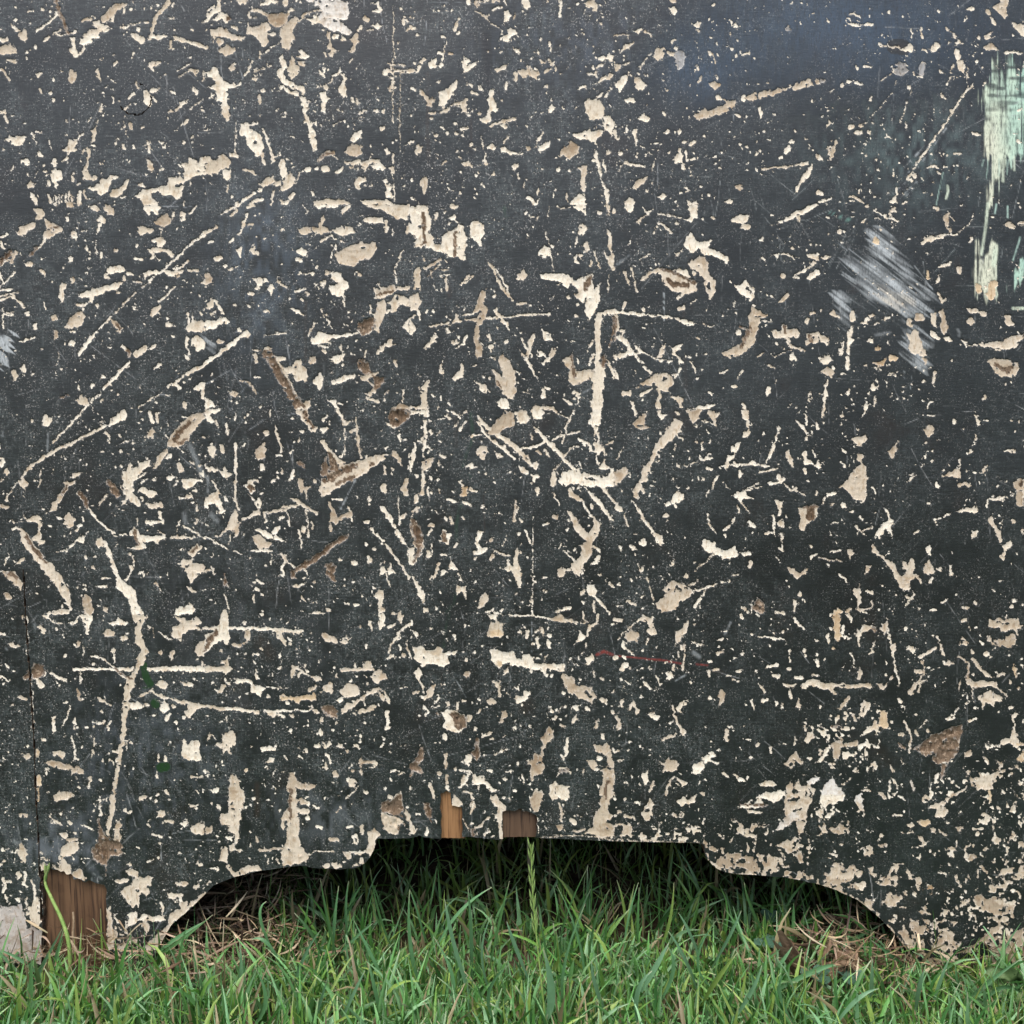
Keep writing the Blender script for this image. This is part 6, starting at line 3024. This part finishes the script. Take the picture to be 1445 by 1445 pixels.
def box(name, x0, x1, y0, y1, z0, z1, mat, parent):
    v = np.array([(x, y, z) for x in (x0, x1) for y in (y0, y1) for z in (z0, z1)])
    f = np.array([(0, 1, 3, 2), (4, 6, 7, 5), (0, 4, 5, 1), (2, 3, 7, 6), (0, 2, 6, 4), (1, 5, 7, 3)])
    return link_mesh(name, np_mesh(name, v, f, False), mat, parent)

# backing layer behind the outer skin: solid where the arch is not, so that edges show the full board thickness
def backing():
    top = on_panel(np.array([-330., 1779.]), np.array([-300., -300.]))
    pts = on_panel(ARCH[:-2, 0], ARCH[:-2, 1])[:, [0, 2]]
    bot = on_panel(np.array([200.]), np.array([1372.]))[0, 2]
    pts[:, 1] = np.maximum(pts[:, 1], bot)
    xl, xr, zt = top[0, 0], top[1, 0], top[0, 2]
    loop = [(xl, zt), (xl, bot)] + [tuple(p) for p in pts] + [(xr, bot), (xr, zt)]
    bm = bmesh.new()
    vs = [bm.verts.new((x, .0055, z)) for x, z in loop]
    f = bm.faces.new(vs)
    r_ = bmesh.ops.extrude_face_region(bm, geom=[f])
    for g in r_['geom']:
        if isinstance(g, bmesh.types.BMVert): g.co.y = .021
    bmesh.ops.triangulate(bm, faces=bm.faces[:])
    bmesh.ops.recalc_face_normals(bm, faces=bm.faces[:])
    me = bpy.data.meshes.new('backing_board'); bm.to_mesh(me); bm.free()
    link_mesh('backing_board', me, DARK_TIMBER, panel)
    return xl, xr, zt, bot
PX0, PX1, PZ1, PZ0 = backing()
ARCH_Z = on_panel(np.array([722.]), np.array([1184.]))[0, 2]
box('added_side_board', PX0, PX0 + .02, .0212, .42, PZ0, PZ1, ADDED_CARCASS, panel)  # unseen closed box of boards, added to keep the space behind the arch dark
box('added_side_board', PX1 - .02, PX1, .0212, .42, PZ0, PZ1, ADDED_CARCASS, panel)
box('added_back_board', PX0, PX1, .4202, .44, PZ0, PZ1, ADDED_CARCASS, panel)
box('added_top_board', PX0, PX1, .0, .44, PZ1 + .0005, PZ1 + .02, ADDED_CARCASS, panel)  # unseen lid, added so that light enters only through the arch
box('added_bottom_shelf', PX0 + .0205, PX1 - .0205, .0212, .4198, ARCH_Z + .004, ARCH_Z + .02, ADDED_CARCASS, panel)  # unseen floor of the added box, shuts off light above the arch

def timber_patch(px0, px1, py0, py1, y, mat, label, steps=()):
    """bare timber seen where the skin has broken away: ridged, grain running up"""
    nx, nz = int((px1 - px0) / 1.6), int((py1 - py0) / 4)
    X, Y = np.meshgrid(np.linspace(px0, px1, nx), np.linspace(py0, py1, nz))
    p = on_panel(X, Y, y)
    p[..., 1] += (vnoise(X, Y * .05, 4, 31) - .5) * .0011 + (vnoise(X, Y * .04, 14, 32) - .5) * .0016
    for sx, dy in steps: p[..., 1] += np.where(X < sx + (vnoise(X, Y, 20, 33) - .5) * 3, dy, 0)
    i = np.arange(nx * nz).reshape(nz, nx)
    f = np.stack([i[:-1, :-1], i[1:, :-1], i[1:, 1:], i[:-1, 1:]], -1).reshape(-1, 4)
    o = link_mesh('exposed_timber', np_mesh('exposed_timber', p.reshape(-1, 3), f), mat, panel)
    tag(o, label)
timber_patch(52, 156, 1222, 1378, .0036, OLD_TIMBER, 'weathered brown timber where the lower left corner has broken away', ((67, .0018), (62, .002)))
timber_patch(617, 657, 1113, 1182.5, .0028, NEW_TIMBER, 'strip of orange brown timber at the bottom edge, left of two')
timber_patch(704, 762, 1138, 1181, .0034, DARK_TIMBER, 'patch of dark brown timber at the bottom edge, right of two')
# ------------------------------------------------------------------ ground
def ground():
    g = np.concatenate([-np.geomspace(400, 1.0, 16), np.arange(-.9, .91, .012), np.geomspace(1.0, 400, 16)])
    gy = np.concatenate([-np.geomspace(400, 1.0, 16), np.arange(-.9, .46, .012), np.geomspace(.5, 400, 16)])
    X, Y = np.meshgrid(g, gy)
    near = (np.abs(X) < .95) & (Y > -.95) & (Y < .46)
    Z = np.where(near, (vnoise(X, Y, .09, 41) - .5) * .016 + (vnoise(X, Y, .025, 42) - .5) * .006 - .004, -.01)
    i = np.arange(X.size).reshape(X.shape)
    f = np.stack([i[:-1, :-1], i[:-1, 1:], i[1:, 1:], i[1:, :-1]], -1).reshape(-1, 4)
    o = link_mesh('ground', np_mesh('ground', np.stack([X, Y, Z], -1).reshape(-1, 3), f), SOIL)
    tag(o, 'dark soil under the lawn', kind='structure')
ground()

def gp(px, py):
    p = on_ground(np.array([float(px)]), np.array([float(py)]))[0]
    return p[0], p[1]
# bare patches: thatch under the left arch, crumbs under the right arch (x, y, rx, ry, amount)
BARE = [(*gp(300, 1290), .062, .085, 1.12), (*gp(325, 1365), .050, .035, 1.08), (*gp(120, 1374), .08, .020, .97), (*gp(1180, 1372), .055, .030, 1.05), (*gp(1215, 1335), .04, .03, .6), (*gp(1270, 1385), .05, .022, .6), (*gp(1400, 1372), .07, .015, .45)]
def bare(x, y):
    b = np.zeros_like(x)
    for cx, cy, rx, ry, a in BARE: b = np.maximum(b, a * np.exp(-((x - cx) / rx) ** 2 - ((y - cy) / ry) ** 2))
    return b
def in_wood(x, y):
    """true where the feet and the boards stand"""
    px = x / .00054 + HALF
    foot = (px < 222) | (px > 1290)
    return foot & (y > -.004) & (y < .026)

def ribbons(base, head, lean, length, width, curl, fold, seg=6):
    """curved blades. base (n,3); head: azimuth it leans to; lean: tilt from upright at the root; curl: added tilt to the tip"""
    n = len(base)
    t = np.linspace(0, 1, seg)
    ang = lean[:, None] + curl[:, None] * t[None] ** 1.4
    step = length[:, None] / (seg - 1)
    dh = np.sin(ang) * step; dz = np.cos(ang) * step
    h = np.concatenate([np.zeros((n, 1)), np.cumsum(dh[:, :-1], 1)], 1)
    z = np.concatenate([np.zeros((n, 1)), np.cumsum(dz[:, :-1], 1)], 1)
    ca, sa = np.cos(head)[:, None], np.sin(head)[:, None]
    C = np.stack([base[:, 0:1] + h * ca, base[:, 1:2] + h * sa, base[:, 2:3] + z], -1)
    wd = width[:, None] * np.minimum(1, .55 + 1.2 * t) * np.clip((1.0 - t) * 2.6, .10, 1) ** .8
    tw = rng.uniform(-.9, .9, (n, 1)) + t[None] * rng.uniform(-.7, .7, (n, 1)) + rng.choice([0, math.pi / 2], (n, 1), p=[.6, .4])
    side = np.stack([-sa * np.cos(tw) + ca * np.sin(tw) * np.cos(ang), ca * np.cos(tw) + sa * np.sin(tw) * np.cos(ang), -np.sin(tw) * np.sin(ang)], -1)
    nrm = np.cross(np.stack([ca * np.sin(ang), sa * np.sin(ang), np.cos(ang)], -1), side)
    L = C - side * (wd * .5)[..., None]; Rr = C + side * (wd * .5)[..., None]
    M = C + nrm * (wd * fold)[..., None]
    V = np.stack([L, M, Rr], 2)                                   # n, seg, 3, 3
    i = np.arange(n * seg * 3).reshape(n, seg, 3)
    q = []
    for a in (0, 1):
        q.append(np.stack([i[:, :-1, a], i[:, :-1, a + 1], i[:, 1:, a + 1], i[:, 1:, a]], -1).reshape(-1, 4))
    return V.reshape(-1, 3), np.vstack(q), np.repeat(np.tile(t, (n, 1))[:, :, None], 3, 2).reshape(-1)

def grass(name, base, head, lean, length, width, curl, col, mat, label, tipcol=(.42, .44, .30), seg=6):
    v, f, t = ribbons(base, head, lean, length, width, curl, .16, seg)
    c = np.repeat(col, seg * 3, 0)
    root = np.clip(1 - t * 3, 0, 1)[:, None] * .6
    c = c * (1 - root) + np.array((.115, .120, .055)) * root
    tip = (np.clip((t - .86) * 9, 0, 1) * np.repeat(rng.random(len(base)) ** 2, seg * 3))[:, None]
    c = c * (1 - tip) + np.array(tipcol) * tip
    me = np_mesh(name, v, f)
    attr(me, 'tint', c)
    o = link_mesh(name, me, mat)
    return tag(o, label, kind='stuff')

GREENS = np.array([(.042, .135, .034), (.105, .275, .070), (.150, .345, .125), (.130, .275, .055), (.052, .155, .032), (.215, .325, .075), (.175, .345, .170)])
def field(n, x0, x1, y0, y1):
    x = rng.uniform(x0, x1, n); y = rng.uniform(y0, y1, n)
    keep = (rng.random(n) > bare(x, y)) & ~in_wood(x, y) & (vnoise(x, y, .035, 43) > .35 * rng.random(n)) & (rng.random(n) > np.clip((y - .02) / .12, 0, .60))
    return x[keep], y[keep]
x1, y1 = field(27000, -.62, .62, -.36, .26)
n = len(x1)
base = np.stack([x1, y1, np.full(n, -.008)], 1)
xf, yf = field(15000, -.50, .50, -.19, .022)
x1 = np.concatenate([x1, xf]); y1 = np.concatenate([y1, yf]); short = np.concatenate([np.ones(n), np.full(len(xf), .62)]); n = len(x1)
base = np.stack([x1, y1, np.full(n, -.006)], 1)
ln = short * rng.uniform(.018, .056, n) * (.75 + .5 * vnoise(x1, y1, .07, 44))
ln *= np.where(y1 > .02, 1.1, np.where(np.abs(y1) < .012, .8, 1.0))
col = GREENS[rng.integers(0, 7, n)] * rng.uniform(.75, 1.35, (n, 1))
dead = rng.random(n) < .10
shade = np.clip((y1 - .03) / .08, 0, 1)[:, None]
col = col * (1 - .3 * shade) + np.array((.03, .012, .0)) * shade   # under-panel shade put into the blade colour: dimmer and browner
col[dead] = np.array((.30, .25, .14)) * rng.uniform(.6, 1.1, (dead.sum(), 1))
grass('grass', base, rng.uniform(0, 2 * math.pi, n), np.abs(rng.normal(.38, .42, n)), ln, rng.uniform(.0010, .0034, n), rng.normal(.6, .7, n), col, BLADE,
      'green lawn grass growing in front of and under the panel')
# the lawn goes on, coarser, round the place
x2, y2 = rng.uniform(-1.9, 1.9, 9000), rng.uniform(-2.2, 1.2, 9000)
k = ((np.abs(x2) > .62) | (y2 < -.36)) & ~((np.abs(x2) < .62) & (y2 > 0)) & (np.hypot(x2, y2 + .75) > .2)
x2, y2 = x2[k], y2[k]; n = len(x2)
grass('grass', np.stack([x2, y2, np.full(n, -.012)], 1), rng.uniform(0, 6.283, n), np.abs(rng.normal(.4, .3, n)), rng.uniform(.05, .09, n), rng.uniform(.004, .009, n), rng.normal(.6, .4, n),
      GREENS[rng.integers(0, 6, n)], BLADE, 'lawn grass farther out round the panel', seg=4)

# dead clippings and thatch lying between the blades
def straw(n, x0, x1, y0, y1, thr, zmax, name, label, cols, lmax=.055):
    x = rng.uniform(x0, x1, n); y = rng.uniform(y0, y1, n)
    k = (bare(x, y) > thr * rng.random(n)) & ~in_wood(x, y)
    x, y = x[k], y[k]; m = len(x)
    z = rng.uniform(-.004, zmax, m) * (.45 + bare(x, y))
    c = np.array(cols)[rng.integers(0, len(cols), m)] * rng.uniform(.6, 1.15, (m, 1))
    grass(name, np.stack([x, y, z], 1), rng.uniform(0, 6.283, m), rng.uniform(1.15, 1.75, m), rng.uniform(.012, lmax, m), rng.uniform(.0007, .0020, m), rng.normal(0, .9, m), c, STRAW, label, (.40, .33, .22))
STR = [(.42, .33, .21), (.30, .21, .13), (.20, .13, .085), (.52, .43, .30), (.34, .25, .19)]
straw(9500, -.45, .45, -.30, .12, .6, .028, 'dead_grass', 'pale dead clippings scattered between the green blades', STR, .035)
straw(9000, -.42, .42, -.12, .16, 1.0, .020, 'thatch', 'tangle of brown dry thatch on the bare patches under the arch', [(.150, .100, .062), (.095, .060, .040), (.20, .135, .085), (.075, .046, .032), (.27, .21, .14)], .045)

# the longest blades, each at its own place: root pixel, tip pixel, distance before the panel, width mm, colour
LONG = '''
95 1412 40 1362 -5 1340 .03 3.5 1
60 1420 75 1365 90 1310 .02 3.5 1
20 1440 55 1372 88 1310 .03 3.8 2
10 1410 30 1360 24 1304 .02 3 0
70 1450 58 1400 47 1345 .05 5 5
90 1430 110 1385 128 1346 .03 3.4 2
120 1450 170 1400 205 1367 .06 3.6 1
150 1400 145 1360 142 1282 .012 2.2 3
160 1365 148 1330 131 1296 .01 1.8 3
185 1440 188 1390 184 1310 .03 2.4 0
235 1430 250 1360 266 1297 .03 2.8 0
222 1345 252 1322 289 1300 .01 3.4 1
225 1346 256 1326 300 1291 .014 3.2 0
265 1440 277 1385 268 1328 .04 3 1
245 1450 290 1400 303 1360 .06 4 2
330 1440 340 1390 338 1329 .05 4.5 2
345 1430 345 1380 344 1343 .04 3 1
395 1360 368 1300 376 1272 .01 3.6 1
398 1366 376 1330 355 1326 .03 3.4 1
395 1420 402 1380 411 1328 .04 3.2 3
405 1430 425 1360 453 1312 .05 3 2
455 1350 440 1318 415 1288 .02 3.2 0
470 1345 472 1300 478 1250 .015 3 1
475 1350 461 1290 452 1240 .02 2.6 0
490 1320 488 1280 492 1243 .005 2.4 1
545 1390 520 1340 499 1298 .04 3.2 1
480 1345 505 1320 526 1303 .03 2.6 1
555 1340 535 1290 522 1225 .005 2.6 0
600 1330 590 1290 578 1255 .02 2.4 1
650 1400 640 1330 627 1268 .04 2.8 2
665 1395 665 1320 660 1250 .03 3.4 1
620 1330 650 1285 694 1252 .02 3.2 1
690 1370 705 1300 719 1243 .02 2.6 0
700 1420 680 1350 695 1290 .05 2.4 2
745 1380 725 1330 715 1300 .05 4 2
772 1400 770 1340 758 1287 .06 2.2 0
770 1440 778 1400 767 1340 .10 7 2
668 1420 640 1330 628 1275 .06 3.5 2
600 1420 580 1340 578 1256 .05 3.5 1
615 1430 640 1390 612 1322 .07 3.5 1
800 1440 795 1370 826 1275 .06 2.6 1
820 1420 820 1340 785 1248 .03 2.4 1
830 1360 840 1300 860 1255 .02 2.2 0
790 1340 800 1290 830 1222 .005 2 0
880 1350 886 1300 901 1245 .02 2.6 1
900 1330 900 1300 902 1252 .02 2.6 0
930 1340 945 1300 951 1245 .02 2.8 3
985 1345 970 1310 957 1288 .03 3 2
985 1400 965 1350 943 1314 .05 3 2
905 1400 925 1365 944 1330 .07 4.5 2
1005 1365 1030 1320 1046 1285 .04 3.2 2
1000 1390 985 1350 1013 1296 .05 2.4 1
930 1415 950 1370 942 1335 .07 3.4 1
990 1420 1010 1385 1040 1345 .09 5 3
1080 1320 1060 1280 1050 1245 .004 2.8 0
1090 1400 1150 1370 1180 1362 .06 4.5 1
1090 1375 1105 1355 1118 1336 .04 3 1
1280 1368 1260 1350 1230 1327 .02 4 1
1228 1440 1230 1390 1231 1353 .06 3.4 2
1350 1440 1380 1400 1445 1350 .06 4.5 1
1290 1440 1298 1390 1305 1370 .07 3.6 2
1310 1440 1325 1390 1340 1352 .06 3.4 2
1360 1425 1352 1390 1348 1358 .05 3.2 1
1250 1420 1245 1390 1234 1366 .06 3.2 0
1440 1400 1410 1395 1380 1425 .07 4 1
860 1440 840 1390 835 1355 .08 3.5 2
540 1445 530 1400 520 1360 .08 3.5 1
480 1445 500 1400 515 1370 .09 3.2 2
700 1445 690 1400 720 1360 .09 3.6 1
900 1445 900 1400 920 1370 .10 4 2
360 1445 375 1410 360 1365 .09 3.6 1
440 1445 450 1420 462 1380 .10 3.6 2
150 1445 160 1410 180 1370 .09 3.6 1
1030 1445 1060 1400 1075 1362 .09 3.6 2
1120 1445 1100 1400 1110 1372 .10 3.2 1
1180 1445 1210 1410 1240 1395 .10 3.4 2
'''
def long_blades():
    V, F, T = [], [], []
    off = 0
    for row in LONG.strip().split('\n'):
        q = [float(a) for a in row.split()]
        x0, y0, xm, ym, x1_, y1_, dep, wd, ci = q
        P = [on_panel(np.array([a]), np.array([b]), d_)[0] for a, b, d_ in ((x0, y0, -dep), (xm, ym, -dep - .004), (x1_, y1_, -dep - .002))]
        seg = 9
        t = np.linspace(0, 1, seg)[:, None]
        A = 2 * P[1] - .5 * (P[0] + P[2])
        C = (1 - t) ** 2 * P[0] + 2 * t * (1 - t) * A + t * t * P[2]
        d = np.gradient(C, axis=0); d /= np.linalg.norm(d, axis=1)[:, None]
        tocam = CAM - C; tocam /= np.linalg.norm(tocam, axis=1)[:, None]
        s0 = np.cross(d, tocam); s0 /= np.linalg.norm(s0, axis=1)[:, None]
        nn = np.cross(s0, d)
        roll = rng.uniform(-.7, .7) + (t - .5) * rng.uniform(-.8, .8)
        side = s0 * np.cos(roll) + nn * np.sin(roll)
        up = np.cross(side, d)
        wdt = wd * .00085 * np.minimum(1, .5 + 1.5 * t) * np.clip((1.02 - t) * 2.2, .08, 1) ** .8
        V.append(np.stack([C - side * wdt / 2, C - up * wdt * .2, C + side * wdt / 2], 1).reshape(-1, 3))
        i = off + np.arange(seg * 3).reshape(seg, 3); off += seg * 3
        for a in (0, 1): F.append(np.stack([i[:-1, a], i[:-1, a + 1], i[1:, a + 1], i[1:, a]], -1))
        c = np.array([(.055, .140, .042), (.090, .215, .090), (.120, .250, .130), (.170, .270, .060), (.33, .27, .16), (.055, .10, .03)][int(ci)])
        cc = np.tile(c, (seg, 1)) * (1 + .12 * rng.normal()); tp = np.clip((t - .9) * 10, 0, 1) * .7
        T.append(np.repeat(cc * (1 - tp) + np.array((.42, .42, .28)) * tp, 3, 0))
    me = np_mesh('tall_grass', np.vstack(V), np.vstack(F)); attr(me, 'tint', np.vstack(T))
    tag(link_mesh('tall_grass', me, BLADE), 'longest green blades standing out of the lawn against the panel', kind='stuff')
long_blades()

# ------------------------------------------------------------------ single plants and leaves
def tube(pts, radii, sides=7):
    pts = np.asarray(pts, float)
    d = np.gradient(pts, axis=0); d /= np.linalg.norm(d, axis=1)[:, None]
    a = np.cross(d, (0, 1, .2)); a /= np.linalg.norm(a, axis=1)[:, None]; b = np.cross(d, a)
    th = np.linspace(0, 2 * math.pi, sides, endpoint=False)
    V = pts[:, None] + (a[:, None] * np.cos(th)[None, :, None] + b[:, None] * np.sin(th)[None, :, None]) * np.asarray(radii)[:, None, None]
    n = len(pts); i = np.arange(n * sides).reshape(n, sides); j = np.roll(i, -1, 1)
    return V.reshape(-1, 3), np.stack([i[:-1], j[:-1], j[1:], i[1:]], -1).reshape(-1, 4)
def spline(ctrl, n):
    ctrl = np.asarray(ctrl, float); t = np.linspace(0, len(ctrl) - 1, n)
    out = np.empty((n, 3)); P = np.vstack([2 * ctrl[0] - ctrl[1], ctrl, 2 * ctrl[-1] - ctrl[-2]])
    for k, s in enumerate(t):
        i = min(int(s), len(ctrl) - 2); f = s - i
        a, b, c, d = P[i:i + 4]
        out[k] = .5 * (2 * b + (c - a) * f + (2 * a - 5 * b + 4 * c - d) * f * f + (3 * b - a - 3 * c + d) * f ** 3)
    return out
def px_path(rows): return [on_panel(np.array([float(a)]), np.array([float(b)]), -c)[0] for a, b, c in rows]

def seed_stem(path, r0, r1, spikes, length, label, mat=STEM):
    ctrl = px_path(path)
    root = empty('grass_stem', Vector(ctrl[0]))
    tag(root, label, 'grass stem')
    cl = spline(ctrl, 40)
    v, f = tube(cl, np.linspace(r0, r1, 40))
    link_mesh('stem', np_mesh('stem', v, f), mat, root)
    me0 = None
    for k in range(spikes):
        u = .54 + .46 * k / max(spikes - 1, 1)
        i = min(int(u * 39), 38)
        p = cl[i]; d = cl[i + 1] - cl[i]; d /= np.linalg.norm(d)
        s = 1 if k % 2 else -1
        if me0 is None:
            t = np.linspace(0, 1, 7); rr = .00105 * np.sin(np.pi * np.clip(t, .04, .985)) ** .8 * (1.25 - .5 * t)
            v, f = tube(np.stack([t * 0 + .0004 * np.sin(t * 3), t * 0, t * length], 1), rr, 6)
            v[:, 1] *= .75
            me0 = np_mesh('spikelet', v, f); me0.materials.append(SEED)
        o = bpy.data.objects.new('spikelet', me0); COL.objects.link(o); o.parent = root
        z = Vector(d) + Vector((s * .16, -.06, 0)); 
        q = z.to_track_quat('Z', 'Y')
        o.rotation_mode = 'QUATERNION'; o.rotation_quaternion = q
        o.location = Vector(p) - root.location + Vector((s * .0006, 0, 0))
        sc_ = 1.0 - .35 * abs(u - .72); o.scale = (sc_, sc_, sc_)
    return root
seed_stem([(772, 1462, .095), (766, 1405, .092), (758, 1330, .088), (752, 1265, .084), (749, 1191, .080)], .0008, .0004, 15, .0105,
          'tall green ryegrass stem with a seed head, standing before the middle of the arch')
st2 = seed_stem([(100, 1385, .030), (97, 1332, .026), (88, 1300, .020), (73, 1268, .012), (64, 1246, .006), (66, 1222, .004)], .0017, .0009, 0, .01,
          'bent light green grass stem leaning on the broken lower left corner')
t = np.linspace(0, 1, 7)
for a, b in (((65, 1240), (63, 1218)), ((66, 1236), (70, 1217)), ((64, 1248), (66, 1225))):
    p = px_path([(*a, .005), ((a[0] + b[0]) / 2, (a[1] + b[1]) / 2, .0065), (*b, .006)])
    v, f = tube(spline(p, 7), .0012 * np.sin(np.pi * np.clip(t, .06, .97)), 6)
    link_mesh('leaf_sheath', np_mesh('leaf_sheath', v, f), SEED, st2)
pth = px_path([(104, 1345, .012), (103, 1320, .009), (104, 1300, .007), (103, 1287, .006)])
v, f = tube(spline(pth, 14), np.linspace(.0012, .0007, 14))
k_ = N('bleached_stalk'); k_.base(k_.mix(k_.ss(k_.noise(k_.obj(), 400, 3), .35, .7), (.36, .27, .17), (.22, .15, .09)), .8, .2)
tag(link_mesh('dry_stalk', np_mesh('dry_stalk', v, f), k_.m), 'short pale dry stalk standing before the brown exposed timber', 'dry stalk')

def crumple(name, c, rx, ry, rise, mat, label, cat, seed, nseg=26, curlup=0.):
    u, v = np.meshgrid(np.linspace(-1, 1, nseg), np.linspace(-1, 1, nseg))
    wv = np.sqrt(np.clip(1 - u * u, 0, 1)) * (1 - .25 * u)
    X = u * rx; Y = v * wv * ry
    Z = (vnoise(u * 10, v * 10, 4.5, seed) - .5) * rise * 1.6 + (vnoise(u * 10, v * 10, 1.7, seed + 1) - .5) * rise * .7 + curlup * (v * wv) ** 2 + .15 * rise * np.abs(v)
    X = X + (vnoise(u * 10, v * 10, 3, seed + 2) - .5) * rx * .5; Y = Y + (vnoise(u * 10, v * 10, 3, seed + 3) - .5) * ry * .5
    i = np.arange(nseg * nseg).reshape(nseg, nseg)
    f = np.stack([i[:-1, :-1], i[:-1, 1:], i[1:, 1:], i[1:, :-1]], -1).reshape(-1, 4)
    me = np_mesh(name, np.stack([X, Y, Z], -1).reshape(-1, 3), f)
    o = link_mesh(name, me, mat); o.location = Vector(c)
    return tag(o, label, cat)
def gnd(px, py, z): 
    x, y, _ = on_ground(np.array([float(px)]), np.array([float(py)]), z)[0]
    return (x, y, z)
o = crumple('dry_leaf', gnd(1176, 1372, .009), .013, .017, .022, DRY_LEAF, 'crumpled brown dead leaf on the bare patch below the right arch', 'dry leaf', 51, curlup=.006)
o.rotation_euler = (R(28), R(10), R(60))
o = crumple('dry_leaf', gnd(1140, 1384, .003), .008, .0045, .009, DRY_LEAF, 'narrow curled brown leaf just left of the crumpled one', 'dry leaf', 61, curlup=.05)
o.rotation_euler = (R(30), R(-18), R(-35))
o = crumple('broad_leaf', gnd(1422, 1396, .010), .019, .012, .007, BROAD, 'broad soft green leaf at the foot of the panel, far right', 'broad leaf', 71, curlup=.01)
o.rotation_euler = (R(42), R(6), R(-12))

def clover(px, py, z, s, yaw, label):
    root = empty('clover', gnd(px, py, 0)); tag(root, label, 'clover', 'clover leaves in the thin turf')
    v, f = tube(np.array([(0, 0, -.004), (.001, 0, z * .5), (0, .001, z)]), [.0006, .0005, .0005], 5)
    link_mesh('stalk', np_mesh('stalk', v + np.array(root.location), f), STEM, root)
    for k in range(3):
        a = yaw + k * 2.094
        r_, th = np.meshgrid(np.linspace(.02, 1, 5), np.linspace(0, 2 * math.pi, 15))
        X = s * (.95 + r_ * np.cos(th) * .9 - .16 * (np.cos(th) > .85) * r_); Y = s * r_ * np.sin(th) * .85
        Z = z + .0025 * r_ * np.abs(np.sin(th)) + X * .18
        P = np.stack([X * math.cos(a) - Y * math.sin(a), X * math.sin(a) + Y * math.cos(a), Z], -1).reshape(-1, 3) + np.array(root.location)
        i = np.arange(r_.size).reshape(r_.shape)
        f = np.stack([i[:-1, :-1], i[:-1, 1:], i[1:, 1:], i[1:, :-1]], -1).reshape(-1, 4)
        link_mesh('leaflet', np_mesh('leaflet', P, f), CLOVER, root)
clover(1087, 1322, .016, .0065, .3, 'blue green clover under the right arch')
clover(1085, 1365, .018, .0075, 1.2, 'blue green clover in the lawn left of the brown leaves')
clover(1152, 1408, .016, .0075, .8, 'blue green clover in front of the crumpled brown leaf')
clover(1200, 1408, .015, .0070, 2.2, 'blue green clover to the right of and before the crumpled leaf')
